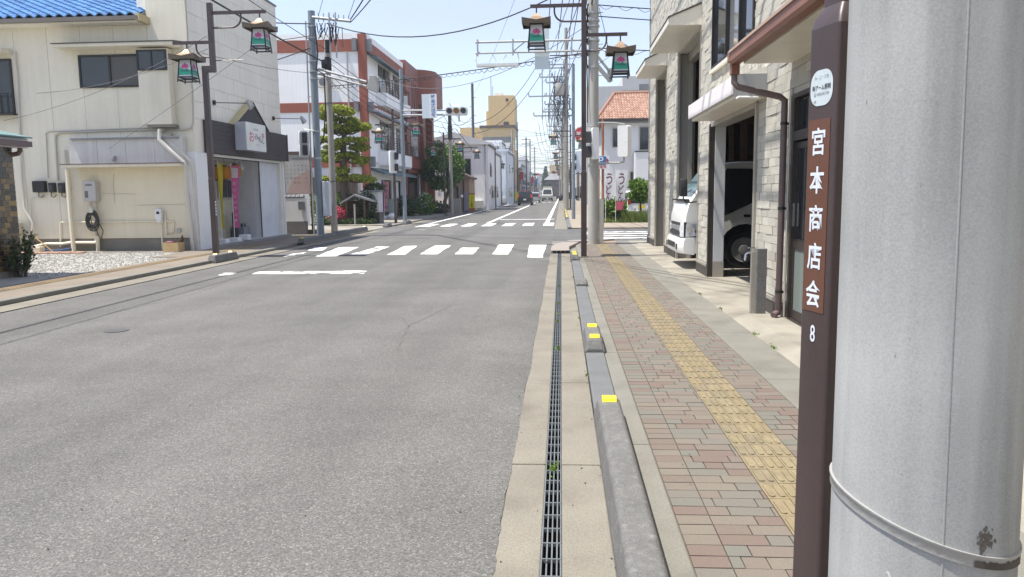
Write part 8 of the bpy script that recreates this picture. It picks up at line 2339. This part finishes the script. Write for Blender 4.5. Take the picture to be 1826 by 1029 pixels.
for k, (z0, z1_, sg) in enumerate(((7.9, 12.4, 1.3), (7.0, 11.2, 1.2))):
    cable((py_(842, 240, 72).x, 72, z0), (BPX - 1.8, 63, z1_), sg, 0.028, ('upper', 'lower')[k] + ' swooping cable from dark steel pole to the transformer pole')
cable((py_(842, 150, 72).x, 72, 10.4), (-0.5, 24.0, 9.5), 0.5, 0.008, 'hair thin wire from the dark steel pole toward the upper right', 'cablegrey')
for k in range(4):
    x = (-1.7, -0.9, -0.2, 0.3)[k]
    cable((BPX + x, 63, (12.2, 11.6, 11.0, 12.6)[k]), (0.72 + 0.25 * (k - 1.5), 12, 10.5), 0.9, 0.022, ('first', 'second', 'third', 'fourth')[k] + ' line running overhead from the transformer pole toward us, counted from the left')
for k in range(3):
    cable((BPX - 1.9, 63, (11.6, 10.2, 8.0)[k]), (0.85, 22.0, (8.5, 7.6, 6.2)[k]), 0.5, 0.016, ('upper', 'middle', 'lower')[k] + ' cable between transformer pole crossarms and the concrete corner pole', 'cablegrey')
for k, (z0, z1_) in enumerate(((6.6, 6.35), (6.3, 6.05))):
    cable((0.95, 22.0, z0), (14, 24.2, z1_), 0.15, 0.014, ('wavy upper', 'straight lower')[k] + ' cable from concrete corner pole behind the tiled warehouse', loops=0 if k else 24, lr=0.05)
cable((0.95, 22.0, 5.45), (14, 24.0, 5.2), 0.1, 0.014, 'lowest looped cable from concrete corner pole behind the warehouse', loops=18)
for k, (x, z) in enumerate(((0.75, 7.2), (0.68, 6.6))):
    cable((0.80 + 0.05 * k, 22.0, z), (x, 1.5, z + 0.3), 0.4, 0.022, ('upper', 'lower')[k] + ' cable above the pavement between both thick concrete poles')
q = MB(); rr = random.Random(66)
for k in range(34):
    y = rr.uniform(80, 240); z = rr.uniform(6.5, 11.5)
    p0 = Vector((-8.2, y, z)); p1 = Vector((0.6 + rr.uniform(-1, 0), y + rr.uniform(-25, 25), z + rr.uniform(-0.8, 0.8)))
    q.tube([p0.lerp(p1, t_ / 8) - Vector((0, 0, 0.5 * 4 * t_ / 8 * (1 - t_ / 8))) for t_ in range(9)], rr.uniform(0.012, 0.028), 3)
ys = [63, 100, 140, 190, 250, 320]
for a_, c_ in zip(ys, ys[1:]):
    for k in range(12):
        x = 0.7 - 0.25 * k; z = 12.5 - 0.55 * k
        p0 = Vector((x, a_, z)); p1 = Vector((x, c_, z))
        q.tube([p0.lerp(p1, t_ / 8) - Vector((0, 0, 0.9 * 4 * t_ / 8 * (1 - t_ / 8))) for t_ in range(9)], 0.022, 3)
ys = [58, 72, 96, 118, 165, 230]
for a_, c_ in zip(ys, ys[1:]):
    for k in range(6):
        q.tube([Vector((-8.3 - 0.2 * k, a_ + (c_ - a_) * t_ / 8, 8.2 - 0.5 * k - 0.7 * 4 * t_ / 8 * (1 - t_ / 8))) for t_ in range(9)], 0.02, 3)
tag(q.build('overhead_cables', M['cablegrey'], kind='stuff'), 'tangle of thin overhead cables along and across the far street', 'cables', kind='stuff')

# shop sign poles: helper text object is no longer needed
bpy.data.objects.remove(_to); bpy.data.curves.remove(_tc)

# ---------------------------------------------------------------- light summer haze
q = MB(); q.box(-1510, 1510, -610, 2510, -1.4, 30)
hm = bpy.data.materials.new('haze'); hm.use_nodes = True
nt = hm.node_tree; nt.nodes.clear()
out = nt.nodes.new('ShaderNodeOutputMaterial'); vp = nt.nodes.new('ShaderNodeVolumePrincipled')
vp.inputs['Color'].default_value = (0.80, 0.90, 1.0, 1); vp.inputs['Density'].default_value = 0.0006; vp.inputs['Anisotropy'].default_value = 0.2
nt.links.new(vp.outputs[0], out.inputs['Volume'])
o = q.build('haze', hm, kind='stuff')
o['label'] = 'thin pale summer haze hanging over the whole street'; o['category'] = 'haze'
scene.cycles.volume_bounces = 0
